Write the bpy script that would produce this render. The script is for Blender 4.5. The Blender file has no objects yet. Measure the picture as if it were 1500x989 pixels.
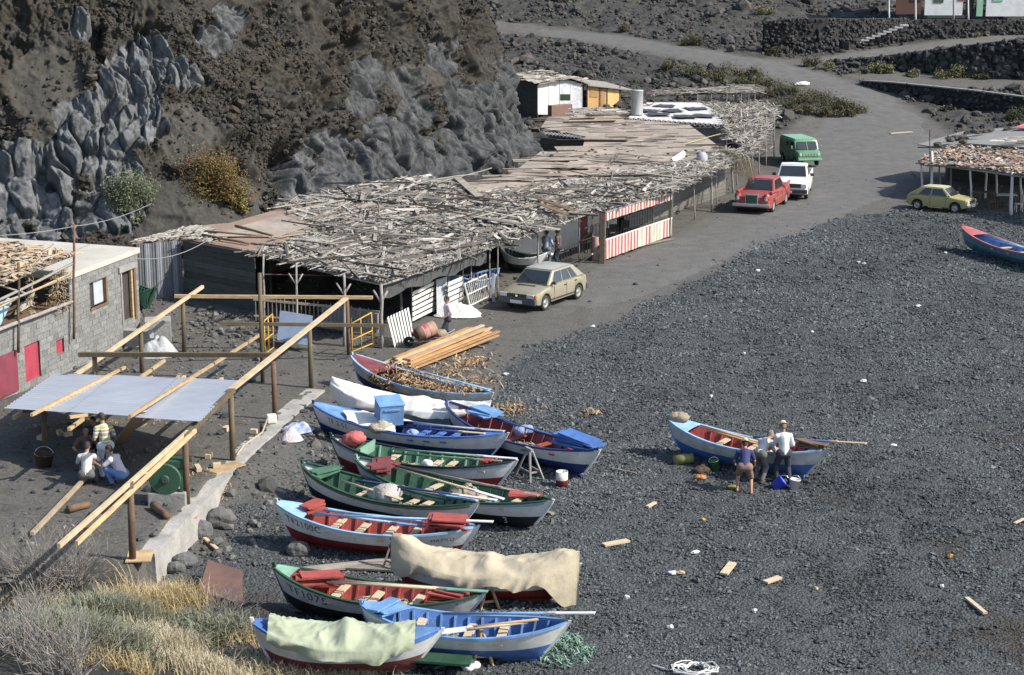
import bpy, bmesh, math, random
import numpy as np
from mathutils import Vector, Matrix
from mathutils.geometry import tessellate_polygon
R = math.radians
rnd = random.Random(7)
scene = bpy.context.scene
COL = scene.collection

# ------------------------------------------------------------------ camera model
FPX, PIT, CH = 2600.0, math.radians(12.95), 15.5
SP, CP = math.sin(PIT), math.cos(PIT)

def at(px, py, z=0.0):
    """point of the place at height z seen at a pixel of the 1500 px wide photograph"""
    X = (px - 750) / FPX; V = (py - 494.5) / FPX
    dy = CP - V * SP; dz = -SP - V * CP
    t = (z - CH) / dz
    return Vector((X * t, dy * t, z))

def aty(px, py, Y):
    """point at distance Y seen at a pixel"""
    X = (px - 750) / FPX; V = (py - 494.5) / FPX
    dy = CP - V * SP; dz = -SP - V * CP
    t = Y / dy
    return Vector((X * t, Y, CH + dz * t))

def proj(x, y, z):
    dz = z - CH
    d = y * CP - dz * SP
    d = np.maximum(d, 0.5)
    return 750 + FPX * x / d, 494.5 - FPX * (y * SP + dz * CP) / d

# ------------------------------------------------------------------ noise
def _h(ix, iy, iz, seed):
    h = (ix.astype(np.int64) * 374761393 + iy.astype(np.int64) * 668265263 + iz.astype(np.int64) * 1274126177 + seed * 974711) & 0xFFFFFFFF
    h = ((h ^ (h >> 13)) * 1274126177) & 0xFFFFFFFF
    h = ((h ^ (h >> 15)) * 2246822519) & 0xFFFFFFFF
    return ((h ^ (h >> 16)) & 0xFFFFFF) / float(0xFFFFFF)

def vnoise(x, y, z, seed=0):
    x, y, z = np.broadcast_arrays(np.asarray(x, float), np.asarray(y, float), np.asarray(z, float))
    ix, iy, iz = np.floor(x), np.floor(y), np.floor(z)
    fx, fy, fz = x - ix, y - iy, z - iz
    fx = fx * fx * (3 - 2 * fx); fy = fy * fy * (3 - 2 * fy); fz = fz * fz * (3 - 2 * fz)
    r = 0
    for a in (0, 1):
        wx = fx if a else 1 - fx
        for b in (0, 1):
            wy = fy if b else 1 - fy
            for c in (0, 1):
                wz = fz if c else 1 - fz
                r = r + wx * wy * wz * _h(ix + a, iy + b, iz + c, seed)
    return r * 2 - 1

def fbm(x, y, z=0.0, oct=4, seed=0, gain=.5, ridged=False):
    r = 0; a = 1.0; t = 0; f = 1.0
    for o in range(oct):
        n = vnoise(np.asarray(x) * f + 13.7 * o, np.asarray(y) * f - 7.1 * o, np.asarray(z) * f + 3.3 * o, seed + o)
        if ridged: n = 1 - 2 * np.abs(n)
        r = r + n * a; t += a; a *= gain; f *= 2.03
    return r / t

def voro(x, y, seed=0, jit=.9, facets=False):
    ix, iy = np.floor(x), np.floor(y)
    f1 = np.full(np.shape(x), 9.0); f2 = f1.copy(); idv = np.zeros(np.shape(x)); ox = idv.copy(); oy = idv.copy()
    for a in (-1, 0, 1):
        for b in (-1, 0, 1):
            cx, cy = ix + a, iy + b
            zz = np.zeros_like(cx)
            jx = cx + .5 + (_h(cx, cy, zz, seed) - .5) * jit
            jy = cy + .5 + (_h(cx, cy, zz + 1, seed) - .5) * jit
            d = np.hypot(x - jx, y - jy)
            cid = _h(cx, cy, zz + 2, seed)
            m = d < f1
            f2 = np.where(m, f1, np.minimum(f2, d)); idv = np.where(m, cid, idv); f1 = np.where(m, d, f1)
            ox = np.where(m, x - jx, ox); oy = np.where(m, y - jy, oy)
    if facets:
        tx = np.sin(idv * 917.0); ty = np.cos(idv * 613.0)
        return f1, f2, idv, ox * tx + oy * ty
    return f1, f2, idv

def sstep(a, b, x):
    t = np.clip((np.asarray(x, float) - a) / (b - a), 0, 1)
    return t * t * (3 - 2 * t)

# ------------------------------------------------------------------ materials
MATS = {}
def nodes_of(name):
    m = bpy.data.materials.new(name); m.use_nodes = True
    nt = m.node_tree
    return m, nt, nt.nodes['Principled BSDF']

def mat(name, c1, c2=None, scale=3.0, rough=.7, bump=0.0, metal=0.0, stretch=None, island=0.0, flecks=None, bscale=None, spec=.5, fl=(.62, .70)):
    """procedural surface: two tones mixed by noise, per-piece tone, worn flecks, bump"""
    if name in MATS: return MATS[name]
    m, nt, b = nodes_of(name)
    N, Lk = nt.nodes.new, nt.links.new
    c2 = c2 or tuple(v * .75 for v in c1)
    tc = N('ShaderNodeTexCoord'); mp = N('ShaderNodeMapping')
    Lk(tc.outputs['Object'], mp.inputs['Vector'])
    if stretch: mp.inputs['Scale'].default_value = stretch
    n = N('ShaderNodeTexNoise'); n.inputs['Scale'].default_value = scale; n.inputs['Detail'].default_value = 6; n.inputs['Roughness'].default_value = .62
    Lk(mp.outputs['Vector'], n.inputs['Vector'])
    rp = N('ShaderNodeValToRGB'); rp.color_ramp.elements[0].position = .36; rp.color_ramp.elements[1].position = .66
    rp.color_ramp.elements[0].color = (*c1, 1); rp.color_ramp.elements[1].color = (*c2, 1)
    Lk(n.outputs['Fac'], rp.inputs['Fac'])
    col = rp.outputs['Color']
    if island:
        g = N('ShaderNodeNewGeometry'); hs = N('ShaderNodeHueSaturation')
        mr = N('ShaderNodeMapRange'); mr.inputs['To Min'].default_value = 1 - island; mr.inputs['To Max'].default_value = 1 + island
        oi = N('ShaderNodeObjectInfo'); ad = N('ShaderNodeMath'); ad.operation = 'ADD'; fr = N('ShaderNodeMath'); fr.operation = 'FRACT'
        Lk(g.outputs['Random Per Island'], ad.inputs[0]); Lk(oi.outputs['Random'], ad.inputs[1]); Lk(ad.outputs[0], fr.inputs[0])
        Lk(fr.outputs[0], mr.inputs['Value']); Lk(mr.outputs['Result'], hs.inputs['Value'])
        Lk(col, hs.inputs['Color']); col = hs.outputs['Color']
    if flecks:
        n2 = N('ShaderNodeTexNoise'); n2.inputs['Scale'].default_value = scale * 2.3; n2.inputs['Detail'].default_value = 8; n2.inputs['Roughness'].default_value = .7
        Lk(mp.outputs['Vector'], n2.inputs['Vector'])
        r2 = N('ShaderNodeValToRGB'); r2.color_ramp.elements[0].position = fl[0]; r2.color_ramp.elements[1].position = fl[1]
        Lk(n2.outputs['Fac'], r2.inputs['Fac'])
        mx = N('ShaderNodeMix'); mx.data_type = 'RGBA'
        Lk(r2.outputs['Color'], mx.inputs['Factor']); Lk(col, mx.inputs[6]); mx.inputs[7].default_value = (*flecks, 1)
        col = mx.outputs[2]
    Lk(col, b.inputs['Base Color'])
    b.inputs['Roughness'].default_value = rough; b.inputs['Metallic'].default_value = metal
    b.inputs['Specular IOR Level'].default_value = spec
    if bump:
        n3 = N('ShaderNodeTexNoise'); n3.inputs['Scale'].default_value = bscale or scale * 4; n3.inputs['Detail'].default_value = 7
        Lk(mp.outputs['Vector'], n3.inputs['Vector'])
        bp = N('ShaderNodeBump'); bp.inputs['Strength'].default_value = 1; bp.inputs['Distance'].default_value = bump
        Lk(n3.outputs['Fac'], bp.inputs['Height']); Lk(bp.outputs['Normal'], b.inputs['Normal'])
    MATS[name] = m
    return m

def islandmat(name, cols, rough=.85, bump=0.0, bscale=12, macro=0.0):
    """every loose piece takes its own tone out of a range of colours"""
    if name in MATS: return MATS[name]
    m, nt, b = nodes_of(name)
    N, Lk = nt.nodes.new, nt.links.new
    g = N('ShaderNodeNewGeometry'); rp = N('ShaderNodeValToRGB')
    e = rp.color_ramp.elements
    while len(e) < len(cols): e.new(.5)
    for i, c in enumerate(cols):
        e[i].position = i / (len(cols) - 1); e[i].color = (*c, 1)
    Lk(g.outputs['Random Per Island'], rp.inputs['Fac'])
    tc = N('ShaderNodeTexCoord'); n = N('ShaderNodeTexNoise'); n.inputs['Scale'].default_value = bscale; n.inputs['Detail'].default_value = 5
    Lk(tc.outputs['Object'], n.inputs['Vector'])
    mr = N('ShaderNodeMapRange'); mr.inputs['From Min'].default_value = .3; mr.inputs['From Max'].default_value = .7; mr.inputs['To Min'].default_value = .72; mr.inputs['To Max'].default_value = 1.2
    Lk(n.outputs['Fac'], mr.inputs['Value'])
    hs = N('ShaderNodeHueSaturation'); Lk(rp.outputs['Color'], hs.inputs['Color']); Lk(mr.outputs['Result'], hs.inputs['Value'])
    col = hs.outputs['Color']
    if macro:
        n2 = N('ShaderNodeTexNoise'); n2.inputs['Scale'].default_value = .16; n2.inputs['Detail'].default_value = 5; n2.inputs['Roughness'].default_value = .6
        Lk(tc.outputs['Object'], n2.inputs['Vector'])
        m2 = N('ShaderNodeMapRange'); m2.inputs['From Min'].default_value = .35; m2.inputs['From Max'].default_value = .65; m2.inputs['To Min'].default_value = 1 - macro; m2.inputs['To Max'].default_value = 1 + macro
        Lk(n2.outputs['Fac'], m2.inputs['Value']); h2 = N('ShaderNodeHueSaturation'); Lk(col, h2.inputs['Color']); Lk(m2.outputs['Result'], h2.inputs['Value']); col = h2.outputs['Color']
    Lk(col, b.inputs['Base Color'])
    b.inputs['Roughness'].default_value = rough; b.inputs['Specular IOR Level'].default_value = .25
    if bump:
        bp = N('ShaderNodeBump'); bp.inputs['Distance'].default_value = bump; bp.inputs['Strength'].default_value = 1
        Lk(n.outputs['Fac'], bp.inputs['Height']); Lk(bp.outputs['Normal'], b.inputs['Normal'])
    MATS[name] = m
    return m

# ------------------------------------------------------------------ mesh building
OFF = {}
class MB:
    def __init__(s): s.v = []; s.f = []; s.m = []
    def add(s, vs, fs, mi=0):
        o = len(s.v); s.v.extend([tuple(p) for p in vs])
        for f in fs: s.f.append(tuple(i + o for i in f)); s.m.append(mi)
        return s
    def box(s, c, size, rz=0, mi=0, M=None):
        x, y, z = (size[0] / 2, size[1] / 2, size[2] / 2)
        M = M or (Matrix.Translation(Vector(c)) @ Matrix.Rotation(rz, 4, 'Z'))
        vs = [M @ Vector((sx * x, sy * y, sz * z)) for sx in (-1, 1) for sy in (-1, 1) for sz in (-1, 1)]
        return s.add(vs, [(0, 1, 3, 2), (4, 6, 7, 5), (0, 4, 5, 1), (2, 3, 7, 6), (0, 2, 6, 4), (1, 5, 7, 3)], mi)
    def beam(s, p, q, w=.1, h=.1, mi=0, up=(0, 0, 1), sag=0, taper=1):
        p, q = Vector(p), Vector(q); d = (q - p)
        if d.length < 1e-6: return s
        d.normalize(); sd = d.cross(Vector(up))
        if sd.length < 1e-3: sd = d.cross(Vector((1, 0, 0)))
        sd.normalize(); u = sd.cross(d)
        vs = []
        for e, k in ((p, 1), (q, taper)):
            for a, b in ((-1, -1), (1, -1), (1, 1), (-1, 1)): vs.append(e + sd * (a * w / 2 * k) + u * (b * h / 2 * k))
        return s.add(vs, [(3, 2, 1, 0), (4, 5, 6, 7), (0, 1, 5, 4), (1, 2, 6, 5), (2, 3, 7, 6), (3, 0, 4, 7)], mi)
    def tube(s, pts, r, n=6, mi=0, caps=True):
        pts = [Vector(p) for p in pts]; k = len(pts)
        rs = r if isinstance(r, (list, tuple)) else [r] * k
        o = []; prev = None
        for i, p in enumerate(pts):
            d = (pts[min(i + 1, k - 1)] - pts[max(i - 1, 0)]).normalized()
            a = prev if prev is not None else d.orthogonal()
            a = (a - d * a.dot(d))
            if a.length < 1e-5: a = d.orthogonal()
            a.normalize(); b = d.cross(a); prev = a
            for j in range(n):
                t = 2 * math.pi * j / n
                o.append(p + (a * math.cos(t) + b * math.sin(t)) * rs[i])
        fs = []
        for i in range(k - 1):
            for j in range(n): fs.append((i * n + j, i * n + (j + 1) % n, (i + 1) * n + (j + 1) % n, (i + 1) * n + j))
        if caps: fs.append(tuple(range(n - 1, -1, -1))); fs.append(tuple((k - 1) * n + j for j in range(n)))
        return s.add(o, fs, mi)
    def crook(s, p, q, r0, r1, n=6, bend=.06, k=5, mi=0, g=rnd):
        p, q = Vector(p), Vector(q); pts = []; rs = []
        for i in range(k):
            t = i / (k - 1); w = bend if 0 < i < k - 1 else 0
            pts.append(p.lerp(q, t) + Vector((g.uniform(-w, w), g.uniform(-w, w), g.uniform(-w, w) * .4))); rs.append(r0 + (r1 - r0) * t)
        return s.tube(pts, rs, n, mi)
    def ell(s, c, r, seg=10, rings=6, mi=0, M=None, lump=0, g=rnd):
        r = (r, r, r) if isinstance(r, (int, float)) else r
        M = M or Matrix.Identity(4); vs = []; c = Vector(c)
        vs.append(c + M @ Vector((0, 0, r[2])))
        for i in range(1, rings):
            a = math.pi * i / rings
            for j in range(seg):
                b = 2 * math.pi * j / seg; k = 1 + g.uniform(-lump, lump)
                vs.append(c + M @ Vector((r[0] * math.sin(a) * math.cos(b) * k, r[1] * math.sin(a) * math.sin(b) * k, r[2] * math.cos(a) * k)))
        vs.append(c + M @ Vector((0, 0, -r[2])))
        fs = [(0, 1 + j, 1 + (j + 1) % seg) for j in range(seg)]
        for i in range(rings - 2):
            for j in range(seg):
                a = 1 + i * seg + j; b = 1 + i * seg + (j + 1) % seg
                fs.append((a, a + seg, b + seg, b))
        l = len(vs) - 1; o = 1 + (rings - 2) * seg
        fs += [(l, o + (j + 1) % seg, o + j) for j in range(seg)]
        return s.add(vs, fs, mi)
    def lathe(s, c, prof, n=16, mi=0, M=None, close=False):
        M = M or Matrix.Identity(4); c = Vector(c); vs = []
        for r, z in prof:
            for j in range(n):
                t = 2 * math.pi * j / n
                vs.append(c + M @ Vector((r * math.cos(t), r * math.sin(t), z)))
        k = len(prof); fs = []
        for i in range(k - 1 + (1 if close else 0)):
            i2 = (i + 1) % k
            for j in range(n): fs.append((i * n + j, i * n + (j + 1) % n, i2 * n + (j + 1) % n, i2 * n + j))
        return s.add(vs, fs, mi)
    def grid(s, P, mi=0, closev=False):
        n, k = len(P), len(P[0]); vs = [p for row in P for p in row]; fs = []
        for i in range(n - 1):
            for j in range(k - 1 + (1 if closev else 0)):
                fs.append((i * k + j, i * k + (j + 1) % k, (i + 1) * k + (j + 1) % k, (i + 1) * k + j))
        return s.add(vs, fs, mi)
    def prism(s, poly, thick, mi=0):
        """polygon of 3-D points given thickness downwards"""
        poly = [Vector(p) for p in poly]; n = len(poly)
        tris = tessellate_polygon([poly])
        vs = poly + [p - Vector((0, 0, thick)) for p in poly]
        a = sum(poly[i].x * poly[(i + 1) % n].y - poly[(i + 1) % n].x * poly[i].y for i in range(n))
        fs = []
        for t in tris:
            p0, p1, p2 = (poly[i] for i in t)
            up = (p1 - p0).cross(p2 - p0).z > 0
            t = t if up else t[::-1]
            fs.append(tuple(t)); fs.append(tuple(i + n for i in t[::-1]))
        for i in range(n):
            j = (i + 1) % n
            fs.append((j, i, i + n, j + n) if a > 0 else (i, j, j + n, i + n))
        return s.add(vs, fs, mi)
    def build(s, name, mats, parent=None, local=False, smooth=False, bevel=0, origin=None, solid=0, loc=None, rz=0, weld=False):
        me = bpy.data.meshes.new(name)
        off = Vector((0, 0, 0))
        if not local:
            if parent is not None: off = OFF[parent.name]
            else:
                if origin is None:
                    A = np.array(s.v); mn, mx = A.min(0), A.max(0)
                    origin = ((mn[0] + mx[0]) / 2, (mn[1] + mx[1]) / 2, mn[2])
                off = Vector(origin)
        me.from_pydata([(p[0] - off.x, p[1] - off.y, p[2] - off.z) for p in s.v], [], s.f)
        mats = mats if isinstance(mats, (list, tuple)) else [mats]
        for m in mats: me.materials.append(m)
        if len(mats) > 1: me.polygons.foreach_set('material_index', s.m)
        if smooth: me.polygons.foreach_set('use_smooth', [True] * len(me.polygons))
        me.update()
        o = bpy.data.objects.new(name, me); COL.objects.link(o)
        if parent is not None: o.parent = parent
        if not local and parent is None: o.location = off
        if loc is not None: o.location = loc
        if rz: o.rotation_euler[2] = rz
        OFF[o.name] = off
        if bevel:
            b = o.modifiers.new('bevel', 'BEVEL'); b.width = bevel; b.segments = 2; b.limit_method = 'ANGLE'; b.angle_limit = R(35)
        return o

def npmesh(name, V, F, mats, parent=None, smooth=False, attrs=None, loc=(0, 0, 0)):
    """large mesh from numpy arrays (all faces with the same number of corners)"""
    me = bpy.data.meshes.new(name); nv, nf, k = len(V), len(F), F.shape[1]
    me.vertices.add(nv); me.vertices.foreach_set('co', np.ascontiguousarray(V, dtype=np.float32).ravel())
    me.loops.add(nf * k); me.polygons.add(nf)
    me.polygons.foreach_set('loop_start', np.arange(0, nf * k, k, dtype=np.int32))
    me.loops.foreach_set('vertex_index', np.ascontiguousarray(F, dtype=np.int32).ravel())
    me.polygons.foreach_set('use_smooth', np.full(nf, smooth))
    for m in (mats if isinstance(mats, (list, tuple)) else [mats]): me.materials.append(m)
    me.update(calc_edges=True); me.validate()
    for an, av in (attrs or {}).items():
        at_ = me.attributes.new(an, 'FLOAT', 'POINT'); at_.data.foreach_set('value', np.asarray(av, dtype=np.float32).ravel())
    o = bpy.data.objects.new(name, me); COL.objects.link(o); o.location = loc
    if parent is not None: o.parent = parent
    return o

def tag(o, label, cat, group=None, kind=None):
    if label: o['label'] = label
    if cat: o['category'] = cat
    if group: o['group'] = group
    if kind: o['kind'] = kind
    return o

def thing(name, label, cat, loc=(0, 0, 0), rz=0, group=None):
    o = bpy.data.objects.new(name, None); COL.objects.link(o)
    o.location = loc; o.rotation_euler[2] = rz
    o.empty_display_size = .2
    OFF[o.name] = Vector(loc)
    return tag(o, label, cat, group)

def structure(o): o['kind'] = 'structure'; return o

def copy_tree(o, parent=None):
    c = o.copy(); COL.objects.link(c)
    if parent is not None: c.parent = parent
    for ch in list(o.children): copy_tree(ch, c)
    return c

def poly_scatter(poly, n, g=rnd):
    """random points with normals on a polygon of 3-D points"""
    poly = [Vector(p) for p in poly]
    tris = [[poly[i] for i in t] for t in tessellate_polygon([poly])]
    A = [((t[1] - t[0]).cross(t[2] - t[0])).length / 2 for t in tris]
    out = []
    for t in g.choices(tris, A, k=n):
        a, b = g.random(), g.random()
        if a + b > 1: a, b = 1 - a, 1 - b
        out.append(t[0] + (t[1] - t[0]) * a + (t[2] - t[0]) * b)
    return out
# ------------------------------------------------------------------ terrain heights
_wl = [(226, 812, .80), (287, 749, .76), (314, 723, .72), (345, 690, .66), (372, 664, .58), (400, 640, .48), (425, 615, .38), (450, 593, .27), (476, 573, .15)]
WALL = [at(*p) for p in _wl]
WY = np.array([p.y for p in WALL]); WX = np.array([p.x for p in WALL]); WZ = np.array([p.z for p in WALL])
_gb = [(730, 590), (735, 540), (800, 505), (900, 470), (965, 440), (1050, 395), (1130, 345), (1220, 318), (1320, 308), (1500, 316)]
GB = [at(*p) for p in _gb]
GBX = np.array([GB[0].x - 3] + [p.x for p in GB] + [60.0]); GBY = np.array([56.5] + [p.y for p in GB] + [100.0])

def T(x, y):
    x = np.asarray(x, float); y = np.asarray(y, float)
    d = np.maximum(0, y - 116)
    z = .12 * d * d / (d + 6)
    z = z + .10 * np.maximum(0, y - 172) * sstep(34, 22, x)
    xw = np.interp(y, WY, WX); zt = np.interp(y, WY, WZ) * sstep(66, 58, y) + .06
    zt = np.where(y > WY[-1], zt, zt)
    inside = sstep(-.10, -.35, x - xw + np.maximum(0, (y - WY[-1])) * .15)
    bank = sstep(44.5, 47.5, y) * np.exp(-(np.maximum(0, x - xw) / 1.6) ** 2)
    z = z + np.where(y < 70, np.maximum(inside * zt, bank * (zt - .08) * (1 - inside)), 0) * sstep(38.5, 40, y)
    # rubble bank below the plank shack
    z = z + .25 * sstep(66.2, 70.2, y + .25 * (x + 12)) * sstep(-8.3, -10.2, x) * sstep(100, 90, y)
    # foreground hillside
    ys = np.interp(x, [-40, -9, -5, -1, 2], [40.5, 39.0, 35.0, 31.5, 28])
    z = z + .27 * np.maximum(0, ys - y) * sstep(3, -2, x)
    z = z + .05 * fbm(x * .35, y * .35, 0, 3, 5) * sstep(.0, 1, 1) + .25 * fbm(x * .12, y * .12, 1, 3, 8) * sstep(112, 125, y)
    return z

def Tz(x, y): return float(T(np.array([x]), np.array([y]))[0])

def atg(px, py, up=0.0):
    """ground point seen at a pixel"""
    X = (px - 750) / FPX; V = (py - 494.5) / FPX
    dy = CP - V * SP; dz = -SP - V * CP
    Y = np.arange(25, 330, .25)
    xs = X * Y / dy; zs = CH + dz * Y / dy
    g = T(xs, Y) + up
    i = np.argmax(zs <= g)
    if zs[i] > g[i]: i = len(Y) - 1
    if i > 0:
        a = (zs[i - 1] - g[i - 1]); b = (g[i] - zs[i]); k = a / (a + b + 1e-9)
        y = Y[i - 1] + .25 * k
    else: y = Y[0]
    return Vector((X * y / dy, y, CH + dz * y / dy))

ROADS = []   # (points, half widths)
ROADS.append(([atg(*p) for p in [(760, 480), (900, 415), (1060, 350), (1190, 285), (1270, 215), (1275, 160), (1215, 125), (1130, 99), (1010, 77), (900, 59), (800, 47), (700, 38)]],
              [3.0, 3.2, 4.0, 6.0, 7.0, 4.2, 3.4, 3.2, 2.7, 2.4, 2.2, 2.2]))
ROADS.append(([atg(*p) for p in [(1150, 99), (1230, 86), (1320, 74), (1420, 61), (1540, 44)]], [2.2, 1.8, 1.7, 1.7, 1.7]))
ROADS.append(([atg(*p) for p in [(1255, 112), (1360, 117), (1540, 122)]], [1.0, 3.0, 3.6]))

def dist_road(x, y):
    best = np.full(np.shape(x), 99.0)
    for pts, hw in ROADS:
        for i in range(len(pts) - 1):
            a, b = pts[i], pts[i + 1]
            dx, dy = b.x - a.x, b.y - a.y
            t = np.clip(((x - a.x) * dx + (y - a.y) * dy) / (dx * dx + dy * dy), 0, 1)
            d = np.hypot(x - a.x - dx * t, y - a.y - dy * t) - (hw[i] + (hw[i + 1] - hw[i]) * t)
            best = np.minimum(best, d)
    return best

def zones(x, y):
    n = fbm(x * .5, y * .5, 0, 4, 21)
    yb = np.interp(x, GBX, GBY)
    grav = sstep(1.4, -1.4, y - yb + n * 1.8)
    xw = np.interp(y, WY, WX)
    grav = grav * sstep(.1, .8, x - xw + n * .4)
    grav = np.where((y > 46) & (y < 62), grav * (.25 + .75 * sstep(1.0, 3.2, x - xw + n)), grav)
    dr = dist_road(x, y)
    open_ = sstep(123, 117, y + 2 * n) * sstep(8, 13, x)
    far = sstep(105, 112, y) * (1 - np.maximum(sstep(.6, -.6, dr + n * .8), open_))
    far = np.maximum(far, sstep(41, 38.5, y) * sstep(-3, -6, x))
    weed = .75 * sstep(.05, .5, fbm(x * .45, y * .3, 3, 4, 44) - .35 + .5 * sstep(9.3, 12.2, x - (y - 36) * .12)) * sstep(58, 50, y)
    return grav, far, weed

# ------------------------------------------------------------------ ground material
def ground_material():
    m, nt, b = nodes_of('volcanic_ground')
    N, Lk = nt.nodes.new, nt.links.new
    def attr(n):
        a = N('ShaderNodeAttribute'); a.attribute_name = n; return a.outputs['Fac']
    tc = N('ShaderNodeTexCoord')
    def noise(s, d=6, r=.6):
        n = N('ShaderNodeTexNoise'); n.inputs['Scale'].default_value = s; n.inputs['Detail'].default_value = d; n.inputs['Roughness'].default_value = r
        Lk(tc.outputs['Object'], n.inputs['Vector']); return n.outputs['Fac']
    def vor(s, out='Color'):
        v = N('ShaderNodeTexVoronoi'); v.inputs['Scale'].default_value = s; Lk(tc.outputs['Object'], v.inputs['Vector']); return v.outputs[out]
    def ramp(fac, c):
        r = N('ShaderNodeValToRGB'); e = r.color_ramp.elements
        while len(e) < len(c): e.new(.5)
        for i, (p, k) in enumerate(c): e[i].position = p; e[i].color = (*k, 1)
        Lk(fac, r.inputs['Fac']); return r.outputs['Color']
    def mix(f, a, bb, mode='MIX'):
        x = N('ShaderNodeMix'); x.data_type = 'RGBA'; x.blend_type = mode
        if isinstance(f, float): x.inputs[0].default_value = f
        else: Lk(f, x.inputs[0])
        Lk(a, x.inputs[6]); Lk(bb, x.inputs[7]); return x.outputs[2]
    peb = vor(15.0)
    g1 = ramp(peb, [(0, (.046, .05, .05)), (.5, (.072, .078, .079)), (1, (.11, .117, .118))])
    d1 = ramp(noise(.9), [(.3, (.080, .076, .069)), (.5, (.118, .112, .102)), (.7, (.096, .092, .085))])
    d2 = ramp(noise(9, 8, .7), [(.3, (.55, .55, .55)), (.7, (1.35, 1.33, 1.3))])
    d1 = mix(1.0, d1, d2, 'MULTIPLY')
    sp = ramp(noise(22, 3, .6), [(.66, (0, 0, 0)), (.72, (1, 1, 1))])
    d1 = mix(sp, d1, ramp(peb, [(0, (.05, .05, .05)), (1, (.2, .19, .175))]))
    f1 = ramp(noise(1.1, 8, .7), [(.3, (.022, .022, .022)), (.5, (.05, .049, .045)), (.7, (.09, .083, .068))])
    c = mix(attr('gravel'), d1, g1)
    c = mix(attr('far'), c, f1)
    wd = ramp(noise(6, 6), [(.3, (.022, .015, .009)), (.7, (.075, .05, .028))])
    c = mix(attr('weed'), c, wd)
    Lk(c, b.inputs['Base Color'])
    b.inputs['Roughness'].default_value = .93; b.inputs['Specular IOR Level'].default_value = .2
    h = N('ShaderNodeMath'); h.operation = 'MULTIPLY_ADD'
    Lk(noise(14, 8, .7), h.inputs[0]); h.inputs[1].default_value = .8
    vd = vor(15.0, 'Distance'); iv = N('ShaderNodeMath'); iv.operation = 'MULTIPLY'; iv.inputs[1].default_value = -1.2
    Lk(vd, iv.inputs[0]); mg = N('ShaderNodeMath'); mg.operation = 'MULTIPLY'; Lk(iv.outputs[0], mg.inputs[0]); Lk(attr('gravel'), mg.inputs[1])
    Lk(mg.outputs[0], h.inputs[2])
    bp = N('ShaderNodeBump'); bp.inputs['Distance'].default_value = .055; bp.inputs['Strength'].default_value = 1.0
    Lk(h.outputs[0], bp.inputs['Height']); Lk(bp.outputs['Normal'], b.inputs['Normal'])
    return m
GROUND = ground_material()

def grid_faces(nr, nc):
    a = np.arange(nr * nc).reshape(nr, nc)
    return np.stack([a[:-1, :-1], a[:-1, 1:], a[1:, 1:], a[1:, :-1]], -1).reshape(-1, 4)

def make_ground():
    ys = np.concatenate([[-900, -300, -100, -30, 5, 18], np.arange(24, 70, .16), np.arange(70, 130, .28), np.arange(130, 215, .5), np.arange(216, 262, 4), [300, 400, 700, 1500]])
    xs = np.concatenate([[-1500, -500, -200, -100, -60, -45], np.arange(-36, -18, .5), np.arange(-18, 26, .2), np.arange(26, 62, .4), [66, 80, 110, 200, 500, 1500]])
    X, Y = np.meshgrid(xs, ys)
    Z = T(X, np.minimum(Y, 262)) * sstep(6, 24, Y)
    g, f, w = zones(X, Y)
    Z += g * (.035 * fbm(X * 1.3, Y * 1.3, 0, 3, 31) + .05 * fbm(X * 3.5, Y * 3.5, 0, 2, 32) * sstep(100, 80, Y))
    Z += f * (.45 * fbm(X * .5, Y * .5, 2, 4, 33, .6) + .12 * fbm(X * 2.2, Y * 2.2, 2, 2, 34)) * sstep(24, 30, Y)
    Z += (1 - g) * (1 - f) * .03 * fbm(X * 1.5, Y * 1.5, 4, 3, 35)
    V = np.stack([X, Y, Z], -1).reshape(-1, 3)
    o = npmesh('ground', V, grid_faces(len(ys), len(xs)), GROUND, smooth=True, attrs={'gravel': g, 'far': f, 'weed': w})
    structure(o)
make_ground()

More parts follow.
